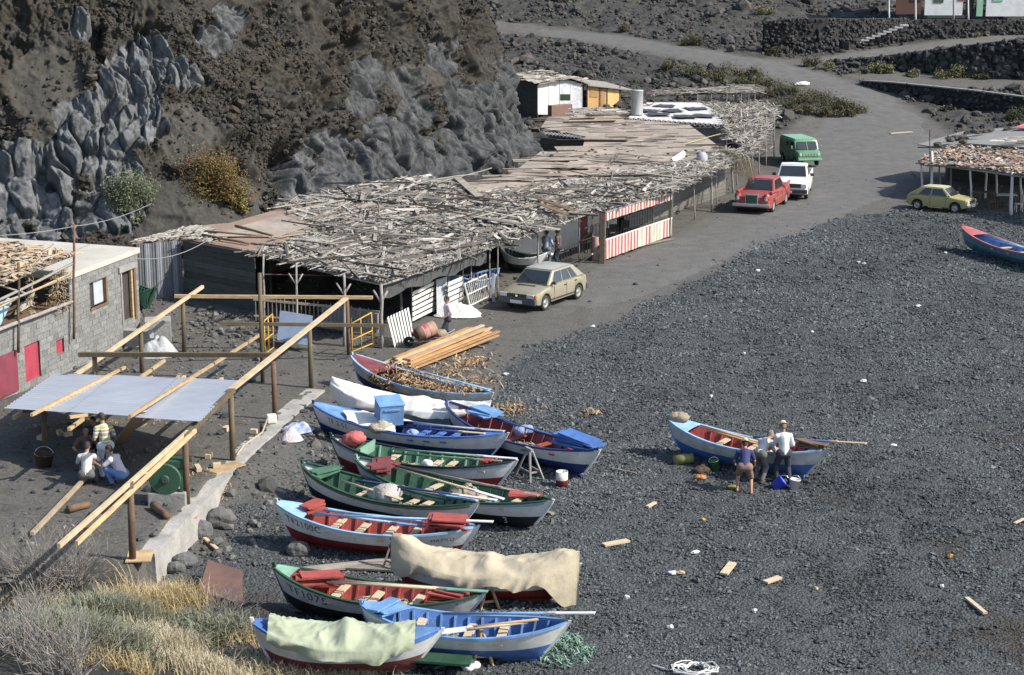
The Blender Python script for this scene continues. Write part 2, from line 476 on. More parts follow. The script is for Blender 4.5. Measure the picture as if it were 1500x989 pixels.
# dirt road: its own sheet lying on the ground
def road_material():
    m = mat('packed_dirt', (.128, .124, .117), (.098, .095, .089), 1.2, .95, .035, flecks=(.17, .165, .155), bscale=9, spec=.2, fl=(.6, .74))
    return m
def make_road(i, name, inset=.8, seed=0):
    pts, hw = ROADS[i]
    P = []
    for k in range(len(pts) - 1):
        n = max(3, int((pts[k + 1] - pts[k]).length / .8))
        for j in range(n):
            t = j / n
            # Catmull-Rom through the centre line
            p0, p1, p2, p3 = pts[max(k - 1, 0)], pts[k], pts[k + 1], pts[min(k + 2, len(pts) - 1)]
            c = .5 * ((2 * p1) + (p2 - p0) * t + (2 * p0 - 5 * p1 + 4 * p2 - p3) * t * t + (3 * p1 - 3 * p2 + p3 - p0) * t ** 3)
            P.append((c, hw[k] + (hw[k + 1] - hw[k]) * t))
    n = len(P); W = 16
    C = np.array([[p.x, p.y] for p, _ in P]); Dv = np.gradient(C, axis=0); Dv /= np.linalg.norm(Dv, axis=1)[:, None]
    Nn = np.stack([-Dv[:, 1], Dv[:, 0]], -1)
    hw_ = np.array([w for _, w in P]) * inset
    wob = 1 + .16 * fbm(np.arange(n) * .35, 0, seed, 3, 61); wob2 = 1 + .16 * fbm(np.arange(n) * .35, 9, seed, 3, 62)
    t = np.linspace(-1, 1, W + 1)
    off = np.where(t[None, :] < 0, t[None, :] * (hw_ * wob)[:, None], t[None, :] * (hw_ * wob2)[:, None])
    X = C[:, None, 0] + Nn[:, None, 0] * off; Y = C[:, None, 1] + Nn[:, None, 1] * off
    g, f, _ = zones(X, Y)
    en = np.clip(np.minimum(np.arange(n), np.arange(n)[::-1]) / 10.0, 0, 1)[:, None]
    Z = T(X, Y) + .045 - .08 * np.abs(t[None, :]) ** 4 - .12 * (1 - en) + (1 - g) * (1 - f) * .03 * fbm(X * 1.5, Y * 1.5, 4, 3, 35)
    structure(npmesh(name, np.stack([X, Y, Z], -1).reshape(-1, 3), grid_faces(n, W + 1)[:, ::-1] if False else grid_faces(n, W + 1), road_material(), smooth=True))
make_road(0, 'dirt_road', .78, 1)
make_road(1, 'dirt_path', .95, 2)

# ------------------------------------------------------------------ loose stones
def ico():
    bm = bmesh.new(); bmesh.ops.create_icosphere(bm, subdivisions=1, radius=1)
    v = np.array([p.co[:] for p in bm.verts]); f = np.array([[q.index for q in p.verts] for p in bm.faces]); bm.free()
    return v, f
IV, IF = ico()
def ico0():
    bm = bmesh.new(); bmesh.ops.create_icosphere(bm, subdivisions=1, radius=1)
    bm.free()
    t = (1 + 5 ** .5) / 2
    v = np.array([(-1, t, 0), (1, t, 0), (-1, -t, 0), (1, -t, 0), (0, -1, t), (0, 1, t), (0, -1, -t), (0, 1, -t), (t, 0, -1), (t, 0, 1), (-t, 0, -1), (-t, 0, 1)], float)
    v /= np.linalg.norm(v[0])
    f = np.array([(0, 11, 5), (0, 5, 1), (0, 1, 7), (0, 7, 10), (0, 10, 11), (1, 5, 9), (5, 11, 4), (11, 10, 2), (10, 7, 6), (7, 1, 8), (3, 9, 4), (3, 4, 2), (3, 2, 6), (3, 6, 8), (3, 8, 9), (4, 9, 5), (2, 4, 11), (6, 2, 10), (8, 6, 7), (9, 8, 1)])
    return v, f
I0V, I0F = ico0()

def stones(name, xyz, size, mats, seed=0, base=0, jit=.28, flat=.7, smooth=False, sink=.25, parent=None, loc=(0, 0, 0)):
    g = np.random.default_rng(seed)
    bv, bf = (I0V, I0F) if base == 0 else (IV, IF) if base == 1 else (np.array([(1, 0, 0), (-1, 0, 0), (0, 1, 0), (0, -1, 0), (0, 0, 1), (0, 0, -1.)]) * 1.12, np.array([(0, 2, 4), (2, 1, 4), (1, 3, 4), (3, 0, 4), (2, 0, 5), (1, 2, 5), (3, 1, 5), (0, 3, 5)]))
    n = len(xyz); k = len(bv)
    V = bv[None] * (1 + g.uniform(-jit, jit, (n, k, 1)))
    sc = np.stack([g.uniform(.8, 1.3, n), g.uniform(.7, 1.1, n), g.uniform(flat * .75, flat * 1.25, n)], -1)
    V = V * sc[:, None] * size[:, None, None]
    a = g.uniform(0, 6.283, n); b = g.normal(0, .35, n)
    cb, sb = np.cos(b)[:, None], np.sin(b)[:, None]
    y, z = V[..., 1] * cb - V[..., 2] * sb, V[..., 1] * sb + V[..., 2] * cb
    ca, sa = np.cos(a)[:, None], np.sin(a)[:, None]
    x2, y2 = V[..., 0] * ca - y * sa, V[..., 0] * sa + y * ca
    V = np.stack([x2, y2, z], -1) + xyz[:, None] + np.array([0, 0, 1])[None, None] * (size * flat * (1 - sink) * .6)[:, None, None]
    F = bf[None] + (np.arange(n) * k)[:, None, None]
    return npmesh(name, V.reshape(-1, 3), F.reshape(-1, 3), mats, smooth=smooth, parent=parent, loc=loc)

PEB = islandmat('basalt_pebble', [(.037, .041, .042), (.057, .063, .065), (.071, .078, .08), (.084, .091, .094), (.1, .108, .111), (.145, .152, .155)], .85, macro=.3)
ROCK = islandmat('dark_lava_rock', [(.028, .028, .028), (.05, .049, .047), (.07, .066, .06), (.095, .085, .072), (.06, .06, .062)], .9, .03, 6)

def make_stones():
    g = np.random.default_rng(3)
    # beach shingle
    n = 1000000
    y = g.uniform(33, 104, n); x = g.uniform(-9, 34, n)
    px, py = proj(x, y, 0)
    gr, fa, wd = zones(x, y)
    ok = (px > -90) & (px < 1600) & (py < 1050) & (g.random(n) < gr * (1 - .55 * wd) * np.clip(1.1 - (y - 40) * .016, .22, 1.0) * np.clip(.72 + .9 * fbm(x * .25, y * .16, 7, 3, 79), .25, 1))
    x, y = x[ok], y[ok]; d = y
    s = np.clip(g.lognormal(-3.55, .40, len(x)), .016, .12) * np.clip(.9 + (d - 40) * .012, .85, 1.6)
    P = np.stack([x, y, T(x, y)], -1)
    o = stones('beach_shingle', P, s, PEB, 5, base=2, jit=.22, flat=.58)
    tag(o, 'dark grey volcanic shingle covering the beach', None, kind='stuff')
    # scattered stones on the dirt
    n = 42000
    y = g.uniform(38, 118, n); x = g.uniform(-17, 40, n)
    px, py = proj(x, y, 0); gr, fa, wd = zones(x, y)
    cl = fbm(x * .4, y * .4, 0, 3, 77)
    ok = (px > -60) & (px < 1560) & (g.random(n) < (1 - gr) * (1 - fa) * np.clip(.35 + 1.2 * cl, .03, 1) * np.where(dist_road(x, y) < 0, .12, 1))
    x, y = x[ok], y[ok]
    s = np.clip(g.lognormal(-3.1, .5, len(x)), .02, .16)
    o = stones('scattered_stones', np.stack([x, y, T(x, y)], -1), s, PEB, 6)
    tag(o, 'small loose grey stones strewn over the bare dirt', None, kind='stuff')
    # lava rubble of the slopes
    n = 90000
    y = g.uniform(108, 215, n); x = g.uniform(-16, 62, n)
    z = T(x, y); px, py = proj(x, y, z); gr, fa, wd = zones(x, y)
    cl = fbm(x * .25, y * .25, 0, 3, 78)
    ok = (px > 650) & (px < 1560) & (py > -60) & (g.random(n) < sstep(.5, .95, fa) * np.clip(.5 + .8 * cl, .05, 1))
    x, y, z = x[ok], y[ok], z[ok]
    s = np.clip(g.lognormal(-2.4, .65, len(x)), .05, .7)
    o = stones('lava_rubble', np.stack([x, y, z], -1), s, ROCK, 7, base=0, flat=.8)
    tag(o, 'dark lava rubble strewn over the slopes behind the sheds', None, kind='stuff')
    # rubble bank below the plank shack and in front of the terrace wall
    n = 5200
    x = g.uniform(-17, -4, n); y = g.uniform(42, 71, n); xw = np.interp(y, WY, WX)
    m1 = (y > 64.8) & (x < -8.5) & (g.random(n) < .8)
    m2 = (x > xw + .1) & (x < xw + 2.2) & (y < 56) & (g.random(n) < .6)
    ok = m1 | m2; x, y = x[ok], y[ok]
    s = np.clip(g.lognormal(-2.75, .6, len(x)), .03, .30)
    o = stones('bank_rubble', np.stack([x, y, T(x, y)], -1), s, islandmat('bank_stone', [(.05, .048, .045), (.09, .086, .08), (.13, .125, .115), (.17, .165, .155), (.1, .095, .085)], .9, .02, 8), 9, base=1)
    tag(o, 'grey stones and rubble banked against the terrace edge', None, kind='stuff')
make_stones()

# ------------------------------------------------------------------ cliff
GREY = [(90, 265, 125, 75), (150, 190, 80, 62), (185, 132, 48, 58), (215, 85, 42, 42), (55, 325, 120, 45), (265, 108, 34, 26), (322, 48, 32, 28), (140, 300, 75, 45), (120, 40, 16, 22),
        (500, 245, 82, 52), (620, 240, 110, 58), (705, 205, 85, 62), (765, 190, 42, 80), (742, 105, 18, 85), (655, 78, 34, 30), (540, 108, 26, 28), (690, 145, 55, 26), (575, 195, 50, 34), (452, 262, 36, 42), (600, 105, 22, 14), (640, 160, 60, 30), (600, 120, 30, 22), (720, 160, 40, 40), (530, 150, 26, 26), (345, 18, 26, 22)]
SOIL = [(235, 300, 60, 40), (330, 300, 70, 45), (70, 120, 60, 55), (200, 330, 80, 25), (270, 200, 40, 50), (620, 110, 50, 20), (560, 290, 10, 10)]
def blob(px, py, L, soft=.35):
    r = np.zeros_like(px)
    for (a, b, c, d) in L:
        q = np.sqrt(((px - a) / c) ** 2 + ((py - b) / d) ** 2)
        r = np.maximum(r, sstep(1 + soft, 1 - soft, q))
    return r

def cliff_material():
    m, nt, b = nodes_of('lava_cliff')
    N, Lk = nt.nodes.new, nt.links.new
    def attr(n):
        a = N('ShaderNodeAttribute'); a.attribute_name = n; return a.outputs['Fac']
    tc = N('ShaderNodeTexCoord')
    def noise(s, d=8, r=.65):
        n = N('ShaderNodeTexNoise'); n.inputs['Scale'].default_value = s; n.inputs['Detail'].default_value = d; n.inputs['Roughness'].default_value = r
        Lk(tc.outputs['Object'], n.inputs['Vector']); return n.outputs['Fac']
    def ramp(fac, c):
        r = N('ShaderNodeValToRGB'); e = r.color_ramp.elements
        while len(e) < len(c): e.new(.5)
        for i, (p, k) in enumerate(c): e[i].position = p; e[i].color = (*k, 1)
        Lk(fac, r.inputs['Fac']); return r.outputs['Color']
    def mix(f, a, bb):
        x = N('ShaderNodeMix'); x.data_type = 'RGBA'; Lk(f, x.inputs[0]); Lk(a, x.inputs[6]); Lk(bb, x.inputs[7]); return x.outputs[2]
    brown = ramp(noise(.55), [(.26, (.018, .017, .015)), (.42, (.044, .037, .027)), (.52, (.034, .033, .030)), (.62, (.052, .050, .047)), (.74, (.062, .045, .030))])
    fine = ramp(noise(7), [(.3, (.018, .017, .015)), (.5, (.048, .043, .034)), (.7, (.088, .08, .066))])
    mx = N('ShaderNodeMix'); mx.data_type = 'RGBA'; mx.inputs[0].default_value = .45; Lk(brown, mx.inputs[6]); Lk(fine, mx.inputs[7]); brown = mx.outputs[2]
    grey = ramp(noise(1.6, 10, .72), [(.3, (.036, .038, .037)), (.43, (.072, .075, .076)), (.54, (.112, .115, .118)), (.66, (.16, .163, .167)), (.8, (.26, .26, .26))])
    soil = ramp(noise(3.2), [(.3, (.045, .042, .036)), (.7, (.078, .073, .064))])
    tn = N('ShaderNodeHueSaturation'); Lk(grey, tn.inputs['Color']); Lk(attr('tone'), tn.inputs['Value']); grey = tn.outputs['Color']  # sun offset along the cliff, painted into the grey rock colour
    c = mix(attr('soil'), brown, soil); c = mix(attr('grey'), c, grey)
    Lk(c, b.inputs['Base Color']); b.inputs['Roughness'].default_value = .9; b.inputs['Specular IOR Level'].default_value = .2
    bp = N('ShaderNodeBump'); bp.inputs['Distance'].default_value = .07; bp.inputs['Strength'].default_value = 1
    Lk(noise(6, 10, .72), bp.inputs['Height']); Lk(bp.outputs['Normal'], b.inputs['Normal'])
    return m

CLF = [(-60, 70), (-40, 75), (-27, 79), (-20, 80.5), (-14.5, 82), (-10.5, 85.5), (-7, 91), (-3, 97.5), (.3, 103), (1.9, 107), (1.7, 111), (-1, 116), (-8, 124), (-25, 138), (-60, 160)]
def cliff_xyz():
    P = np.array(CLF, float)
    for _ in range(3):   # corner cutting
        Q = .75 * P[:-1] + .25 * P[1:]; S = .25 * P[:-1] + .75 * P[1:]
        P = np.concatenate([P[:1], np.stack([Q, S], 1).reshape(-1, 2), P[-1:]])
    d = np.concatenate([[0], np.cumsum(np.linalg.norm(np.diff(P, axis=0), axis=1))])
    xx = np.interp(0, [0], [0])
    # visible stretch is meshed finely
    i0 = np.argmin(np.abs(P[:, 0] + 27) + (P[:, 1] > 100) * 99); i1 = np.argmin(np.hypot(P[:, 0] - 1.0, P[:, 1] - 113))
    u = np.concatenate([np.linspace(0, d[i0], 40)[:-1], np.arange(d[i0], d[i1], .062), np.linspace(d[i1], d[-1], 60)])
    fx, fy = np.interp(u, d, P[:, 0]), np.interp(u, d, P[:, 1])
    tx, ty = np.gradient(fx, u), np.gradient(fy, u)
    k = 15; ker = np.ones(2 * k + 1) / (2 * k + 1)
    tx = np.convolve(np.pad(tx, k, 'edge'), ker, 'valid'); ty = np.convolve(np.pad(ty, k, 'edge'), ker, 'valid')
    l = np.hypot(tx, ty); nx, ny = ty / l, -tx / l       # outward (towards the sheds)
    v = np.concatenate([np.arange(-1.2, 15.5, .056), np.linspace(15.6, 24, 40), np.linspace(25, 70, 14)])
    U, Vv = np.meshgrid(u, v, indexing='ij')
    FXs, FYs = fx[:, None] + 0 * U, fy[:, None] + 0 * U; NX, NY = nx[:, None] + 0 * U, ny[:, None] + 0 * U
    k = np.interp(u, [d[i0], d[i0] + 12, d[i0] + 22, d[i1] - 10, d[i1]], [.62, .7, .6, .38, .34])[:, None] + 0 * U
    zv = np.where(Vv < 24, Vv, 24 + (Vv - 24) * .18); back = k * np.minimum(Vv, 24) + np.maximum(0, Vv - 24)
    # talus apron at the foot, left of the sheds
    tal = np.exp(-((u - (d[i0] + 14)) / 4.5) ** 2)[:, None] * np.maximum(0, 4.5 - Vv) * .55
    X = FXs - NX * (back - tal); Y = FYs - NY * (back - tal); Z = zv.copy()
    px, py = proj(X, Y, Z)
    G = blob(px, py, GREY, .3); nn = fbm(U * .5, Vv * .5, 0, 4, 81)
    G = sstep(.36, .50, G + (.95 * nn + .55 * fbm(U * 1.5 + Vv * .5, Vv * .9, 0, 4, 95, .6)) * (G > 0) - .06)
    S = sstep(.3, .7, blob(px, py, SOIL, .5) + .3 * nn) * (1 - G)
    # displacement
    low = 1.5 * fbm(X * .16, Y * .16, Z * .16, 3, 82)
    chunk = sstep(-.25, .35, fbm(X * .3, Y * .3, Z * .3, 3, 94)); rough = .75 * fbm(X * .5, Y * .5, Z * .5, 4, 83, .5, True) + chunk * (.50 * fbm(X * 1.3, Y * 1.3, Z * 1.3, 4, 84, .6) - .38 * fbm(X * 2.4, Y * 2.4, Z * 2.4, 3, 97, .6, True)) + (.05 + .10 * chunk) * fbm(X * 6, Y * 6, Z * 6, 2, 85)
    hole = -1.3 * sstep(.42, .7, fbm(X * .45, Y * .45, Z * .45, 3, 86)) - .5 * sstep(.3, .5, fbm(X * 1.2, Y * 1.2, Z * 1.2, 2, 96))
    wx = U * 1.05 + .7 * fbm(U * .55, Vv * .55, 0, 2, 87) + Vv * .12; wy = Vv * .74 + .6 * fbm(U * .5, Vv * .5, 5, 2, 88)
    fk = np.interp(u, [d[i0] + 20, d[i0] + 30], [1, .7])[:, None]
    def blocks(sx, sy, ofs, seed, soft):
        f1, f2, cid, fc = voro(wx * sx + ofs, wy * sy, seed, .95, True); e = f2 - f1; w = sstep(0, soft, e)
        return (cid - .5) * w, fc * w, np.exp(-(e / (soft * .3)) ** 2), f1
    c1, t1, r1, q1 = blocks(1, 1, 0, 9, .30); c2, t2, r2, q2 = blocks(2.1, 2.0, 7, 19, .34); c3, t3, r3, q3 = blocks(4.4, 3.6, 3, 29, .4)
    pil = .75 * c1 + .75 * t1 - .40 * q1 ** 2 - .30 * r1 + .26 * c2 + .28 * t2 - .08 * r2 + .09 * c3 + .10 * t3 - .03 * r3
    pil = fk * pil + .04 * fbm(X * 4, Y * 4, Z * 3, 3, 89, .6) + .45 * fbm(X * .5, Y * .5, Z * .5, 2, 92) + .2
    caves = 0
    for (cx, cy, rx, ry, dp) in [(415, 240, 22, 40, 2.2), (345, 215, 30, 16, .8), (520, 60, 18, 14, .9), (140, 50, 14, 26, 1.2), (60, 255, 10, 14, .8), (75, 272, 12, 10, .8), (20, 30, 20, 20, .5)]:
        q = np.sqrt(((px - cx) / rx) ** 2 + ((py - cy) / ry) ** 2 ); caves = caves - dp * sstep(1.2, .5, q + .25 * nn)
    disp = low + (1 - G) * (1 - .75 * S) * (rough + hole) + G * (pil + .12 * rough) + S * .08 * fbm(X * 2.5, Y * 2.5, Z * 2.5, 3, 90) + caves
    disp *= sstep(-1.2, .3, Vv) * .9 + .1
    nz = k / np.sqrt(1 + k * k) * .9; nh = 1 / np.sqrt(1 + k * k)
    X = X + NX * disp * nh; Y = Y + NY * disp * nh; Z = Z + disp * nz
    global SUN_TONE; SUN_TONE = np.interp(u, [d[i0] + 16, d[i0] + 28], [1.2, .66])[:, None] + 0 * U  # darkens the grey colour rightwards, where the sun strikes more frontally
    return np.stack([X, Y, Z], -1), G, S, len(u), len(v)
_c, _g, _s, _nu, _nv = cliff_xyz()
structure(npmesh('cliff', _c.reshape(-1, 3), grid_faces(_nu, _nv)[:, ::-1].copy() if False else grid_faces(_nu, _nv), cliff_material(), smooth=True, attrs={'grey': _g, 'soil': _s, 'tone': SUN_TONE}))
CLIFF = _c.reshape(-1, 3)
CPX, CPY = proj(CLIFF[:, 0], CLIFF[:, 1], CLIFF[:, 2])
def atc(px, py):
    """cliff point seen at a pixel (nearest to the camera among close ones)"""
    d = np.hypot(CPX - px, CPY - py); i = np.argsort(d)[:40]
    j = i[np.argmin(CLIFF[i, 1])]
    return Vector(CLIFF[j])

def cliff_rocks():
    g = np.random.default_rng(17); w = np.clip(1 - _g.ravel() * 1.4 - .85 * _s.ravel(), 0, 1)
    m = (CPX > -40) & (CPX < 830) & (CPY > -60) & (CPY < 360); cl = fbm(CLIFF[:, 0] * .5, CLIFF[:, 1] * .5, CLIFF[:, 2] * .5, 3, 99)
    w = w * m * np.clip(.35 + 1.3 * cl, 0, 1); i = g.choice(len(w), 20000, p=w / w.sum())
    P = CLIFF[i] + g.normal(0, .05, (len(i), 3)); s = np.clip(g.lognormal(-3.0, .6, len(i)), .025, .36)
    o = stones('cliff_rocks', P, s, islandmat('brown_scoria', [(.018, .017, .015), (.040, .035, .028), (.055, .046, .034), (.034, .033, .031), (.07, .064, .053)], .92, .03, 6), 18, flat=.85, sink=.9)
    tag(o, 'brown scoria rubble sticking out of the cliff face', None, kind='stuff')
cliff_rocks()
# ------------------------------------------------------------------ fishing boats
def paint(name, c, wear=(.30, .28, .25), fl=(.60, .75), rough=.6, dirt=.62):
    return mat('paint_' + name, c, tuple(v * dirt for v in c), 2.2, rough, .004, flecks=wear, fl=fl, spec=.35)
PW = paint('white', (.66, .66, .65), (.32, .30, .27), dirt=.78)
PWG = paint('grey_white', (.52, .53, .53), (.28, .27, .25))
PRED = paint('red', (.24, .03, .028), (.14, .06, .05))
PIRED = paint('brick_red', (.36, .075, .06), (.20, .10, .085))
PDRED = paint('maroon', (.22, .06, .06), (.2, .14, .13))
PNAVY = paint('navy', (.025, .045, .17), (.07, .08, .12))
PBLUE = paint('blue', (.075, .17, .44), (.20, .26, .36))
PMBLUE = paint('sea_blue', (.16, .31, .56), (.3, .36, .42))
PLBLUE = paint('sky_blue', (.29, .47, .66), (.38, .42, .45))
PBLK = paint('black', (.018, .02, .022), (.06, .06, .06))
PGRN = paint('green', (.075, .17, .105), (.14, .20, .16))
PLGRN = paint('pale_green', (.20, .36, .27), (.24, .3, .27))
PDGRN = paint('dark_green', (.025, .075, .045), (.08, .1, .08))
WOODP = mat('pale_plank', (.56, .45, .31), (.42, .32, .21), 3, .8, .006, stretch=(1, 8, 8), flecks=(.3, .22, .15))
WOODN = mat('new_timber', (.47, .34, .19), (.34, .22, .11), 2.2, .75, .004, stretch=(1.2, 1.2, 6), island=.3, flecks=(.3, .14, .05), fl=(.66, .8))
WOODO = mat('old_timber', (.26, .23, .19), (.17, .15, .125), 3, .9, .008, island=.25, flecks=(.38, .35, .31))
WOODB = mat('brown_timber', (.17, .10, .055), (.10, .06, .035), 3, .85, .006, island=.2, flecks=(.25, .18, .12))
ROPE = mat('rope', (.42, .37, .27), (.3, .26, .18), 20, .9, .01)
IRON = mat('rusty_iron', (.16, .085, .05), (.09, .05, .035), 5, .85, .006, flecks=(.22, .12, .06))
CANVW = mat('white_canvas', (.72, .70, .65), (.58, .56, .50), 1.6, .85, .02, flecks=(.42, .40, .35), fl=(.68, .85), bscale=4)
CANVB = mat('beige_canvas', (.43, .37, .265), (.34, .29, .205), 1.4, .88, .03, flecks=(.3, .25, .17), fl=(.68, .85), bscale=4)
CANVG = mat('pale_green_canvas', (.355, .39, .275), (.28, .31, .215), 1.4, .88, .03, flecks=(.3, .24, .14), fl=(.68, .82), bscale=4)
CANVBR = mat('brown_sacking', (.30, .24, .17), (.2, .16, .11), 4, .95, .03)
CANVGY = mat('grey_sacking', (.42, .40, .37), (.3, .28, .26), 4, .95, .03)

class Boat:
    def __init__(s, bow, stern, B=1.36, D=.62, zb=.42, zs=.26, wl=.40, ground=0.0):
        """bow, stern: tops of the two stem posts in the place; hull is built in world coordinates"""
        s.bow, s.stern = Vector((bow.x, bow.y, 0)), Vector((stern.x, stern.y, 0))
        s.L = (s.stern - s.bow).length; s.ax = (s.stern - s.bow).normalized(); s.pt = Vector((-s.ax.y, s.ax.x, 0))
        s.B, s.D, s.zb, s.zs, s.wl, s.g = B, D, zb, zs, wl, ground
    def half(s, t):
        a = max(0.0, 1 - abs(2 * t - .98) ** 2.5)
        return s.B / 2 * a ** .78 + .012
    def sheer(s, t):
        return s.g + .10 + s.D + s.zb * max(0, (1 - t * 1.9)) ** 1.9 + s.zs * max(0, (t * 1.9 - .9)) ** 2.0
    def keel(s, t):
        k = .06
        k += .20 * max(0, 1 - t / .13) ** 2.0
        k += .16 * max(0, (t - .90) / .10) ** 2.0
        return s.g + k
    def pt3(s, t, side, q, off=0.0, zoff=0.0):
        """point of the hull: t along, q 0 keel .. 1 gunwale, side -1 near / +1 far"""
        b = s.half(t); p = .42 + .5 * abs(2 * t - 1) ** 3
        zk, z1 = s.keel(t), s.sheer(t)
        w = max(0, b * max(q, 0) ** p + off * (1 if b > .1 else b / .1))
        sh = (.36 * max(0, 1 - t / .28) ** 1.4 - .55 * max(0, (t - .72) / .28) ** 1.4) * (1 - max(0, min(1, q))) ** 1.15
        P = s.bow + s.ax * (s.L * t + sh) + s.pt * (side * w)
        return Vector((P.x, P.y, zk + (z1 - zk) * q + zoff))
    def wlq(s, t):
        zk, z1 = s.keel(t), s.sheer(t)
        w = s.g + s.wl + .16 * max(0, 1 - t * 2.4) ** 2 + .07 * max(0, t * 2.4 - 1.4) ** 2
        return min(.85, max(.10, (w - zk) / (z1 - zk)))
    def deck(s, t, y, drop=.0):
        """point across the boat at gunwale level; y -1..1"""
        P = s.bow + s.ax * (s.L * t) + s.pt * (y * s.half(t))
        return Vector((P.x, P.y, s.sheer(t) - drop))

def hull(root, bt, top, bot, inner, gun, rub=None, fore=0.0, foremat=None, aft=0.0, aftmat=None, thwarts=(.30, .45, .60, .75), twmat=None, ribs=True, stem=None, inner_deep=None):
    n = 40; ts = [i / n for i in range(n + 1)]
    mb = MB()
    for side in (-1, 1):
        Pb = [[bt.pt3(t, side, bt.wlq(t) * j / 5) for j in range(6)] for t in ts]
        Pt = [[bt.pt3(t, side, bt.wlq(t) + (1 - bt.wlq(t)) * j / 4) for j in range(5)] for t in ts]
        if side > 0: Pb = [r[::-1] for r in Pb]; Pt = [r[::-1] for r in Pt]
        mb.grid(Pb[::-1], 1); mb.grid(Pt[::-1], 0)
    h = mb.build('hull', [top, bot], root, smooth=True)
    # inner skin
    mi = MB(); t0, t1 = .05, .95
    tt = [t0 + (t1 - t0) * i / 30 for i in range(31)]
    P = [[bt.pt3(t, sd, .16 + .82 * q, -.045) for sd, q in [(-1, 1), (-1, .7), (-1, .4), (-1, .15), (-1, 0), (1, 0), (1, .15), (1, .4), (1, .7), (1, 1)]] for t in tt]
    mi.grid(P, 0)
    inn = mi.build('inner_planking', inner, root, smooth=False)
    if ribs:
        for i in range(13):
            t = .10 + .80 * i / 12
            if t < fore or t > 1 - aft: continue
            rb = MB(); prev = None
            pts = [bt.pt3(t, -1, .17 + .8 * q, -.055) for q in (1, .75, .5, .25, 0)] + [bt.pt3(t, 1, .17 + .8 * q, -.055) for q in (0, .25, .5, .75, 1)]
            a = bt.ax * .022
            P = []
            for k, p in enumerate(pts):
                d = bt.pt * (.05 if k < 5 else -.05) + Vector((0, 0, .02))
                P.append([p - a, p - a + d, p + a + d, p + a])
            rb.grid(P, closev=True)
            rb.build('rib', inner_deep or inner, inn)
    g = MB()
    for sd in (-1, 1):
        # flat capping rail: offset quads along the sheer
        P = []
        for i in range(n + 1):
            t = .01 + .98 * i / n
            o, i_ = bt.pt3(t, sd, 1, .022), bt.pt3(t, sd, 1, -.06)
            z = .02
            P.append([o + Vector((0, 0, -.03)), o + Vector((0, 0, z)), i_ + Vector((0, 0, z)), i_ + Vector((0, 0, -.04))])
        g.grid(P if sd < 0 else [r[::-1] for r in P])
    g.build('gunwale', gun, root)
    if rub:
        rm = MB()
        for sd in (-1, 1):
            P = [[bt.pt3(t, sd, .86, .018), bt.pt3(t, sd, .93, .02)] for t in ts[1:-1]]
            rm.grid(P if sd > 0 else [r[::-1] for r in P])
        rm.build('rubbing_strake', rub, root)
    for t0_, zz, dr in ((0, .09, -1), (1, .02, 1)):
        sm = MB(); P = []; sd = bt.pt * .028; f = bt.ax * .035
        for q_ in (1.0, .8, .6, .4, .2, 0.0):
            p = bt.pt3(t0_, -1, q_); c_ = bt.bow + bt.ax * (p - bt.bow).dot(bt.ax); p = Vector((c_.x, c_.y, p.z + (zz if q_ == 1 else 0))) + bt.ax * dr * .015
            P.append([p - sd - f, p + sd - f, p + sd + f, p - sd + f])
        sm.grid(P, closev=True); sm.add(P[0], [(0, 1, 2, 3)])
        sm.build('stem_post' if t0_ == 0 else 'stern_post', (stem or gun) if t0_ == 0 else top, root)
    km = MB(); km.beam(bt.bow + bt.ax * .5 + Vector((0, 0, bt.g + .03)), bt.bow + bt.ax * (bt.L - .7) + Vector((0, 0, bt.g + .03)), .06, .10)
    km.build('keel', bot, root)
    if fore:
        d = MB(); d.grid([[bt.deck(.015 + (fore - .015) * i / 10, y * .95, -.012 - .035 * (1 - y * y)) for y in (-1, -.5, 0, .5, 1)] for i in range(11)])
        d.build('foredeck', foremat or gun, root)
    if aft:
        d = MB(); d.grid([[bt.deck(1 - aft + (aft - .015) * i / 8, y * .95, -.012 - .03 * (1 - y * y)) for y in (-1, -.5, 0, .5, 1)] for i in range(9)])
        d.build('afterdeck', aftmat or gun, root)
    for t in thwarts:
        m = MB(); a, c = bt.deck(t, -.93, .17), bt.deck(t, .93, .17); m.beam(a, c, .20, .04)
        m.build('thwart', twmat or WOODP, root)
    return root

def boat_thing(name, label, bow, stern, zb=1.1, zs=.95, group='fishing boats on the beach', **kw):
    b, s = at(*bow, zb), at(*stern, zs)
    g = kw.pop('ground', None)
    bt = Boat(b, s, ground=0 if g is None else g, **kw)
    mid = (bt.bow + bt.stern) / 2
    root = thing(name, label, 'fishing boat', (mid.x, mid.y, bt.g), group=group)
    return root, bt

def letter(root, bt, text, t0, q, h, material, side=-1, name='registration_lettering', width=None):
    cu = bpy.data.curves.new('t', 'FONT'); cu.body = text; cu.size = 1; cu.extrude = .0; cu.space_character = 1.12
    ob = bpy.data.objects.new('t', cu); COL.objects.link(ob)
    bpy.context.view_layer.update()
    me = bpy.data.meshes.new_from_object(ob.evaluated_get(bpy.context.evaluated_depsgraph_get()))
    bm = bmesh.new(); bm.from_mesh(me); bmesh.ops.triangulate(bm, faces=bm.faces[:]); bmesh.ops.subdivide_edges(bm, edges=[e for e in bm.edges if e.calc_length() > .25], cuts=2)
    xs = [v.co.x for v in bm.verts]; x0 = min(xs)
    mb = MB(); hh = h / .7
    vs = []
    for v in bm.verts:
        t = t0 + (v.co.x - x0) * hh * (width or 1.0) / bt.L
        dz = bt.sheer(t) - bt.keel(t)
        p = bt.pt3(t, side, q + v.co.y * hh / dz, .010)
        vs.append(p)
    mb.add(vs, [tuple(v.index for v in f.verts) for f in bm.faces])
    bm.free(); bpy.data.objects.remove(ob); bpy.data.curves.remove(cu); bpy.data.meshes.remove(me)
    return mb.build(name, material, root)
LETK = mat('lettering_black', (.03, .03, .032), (.06, .06, .06), 6, .7)
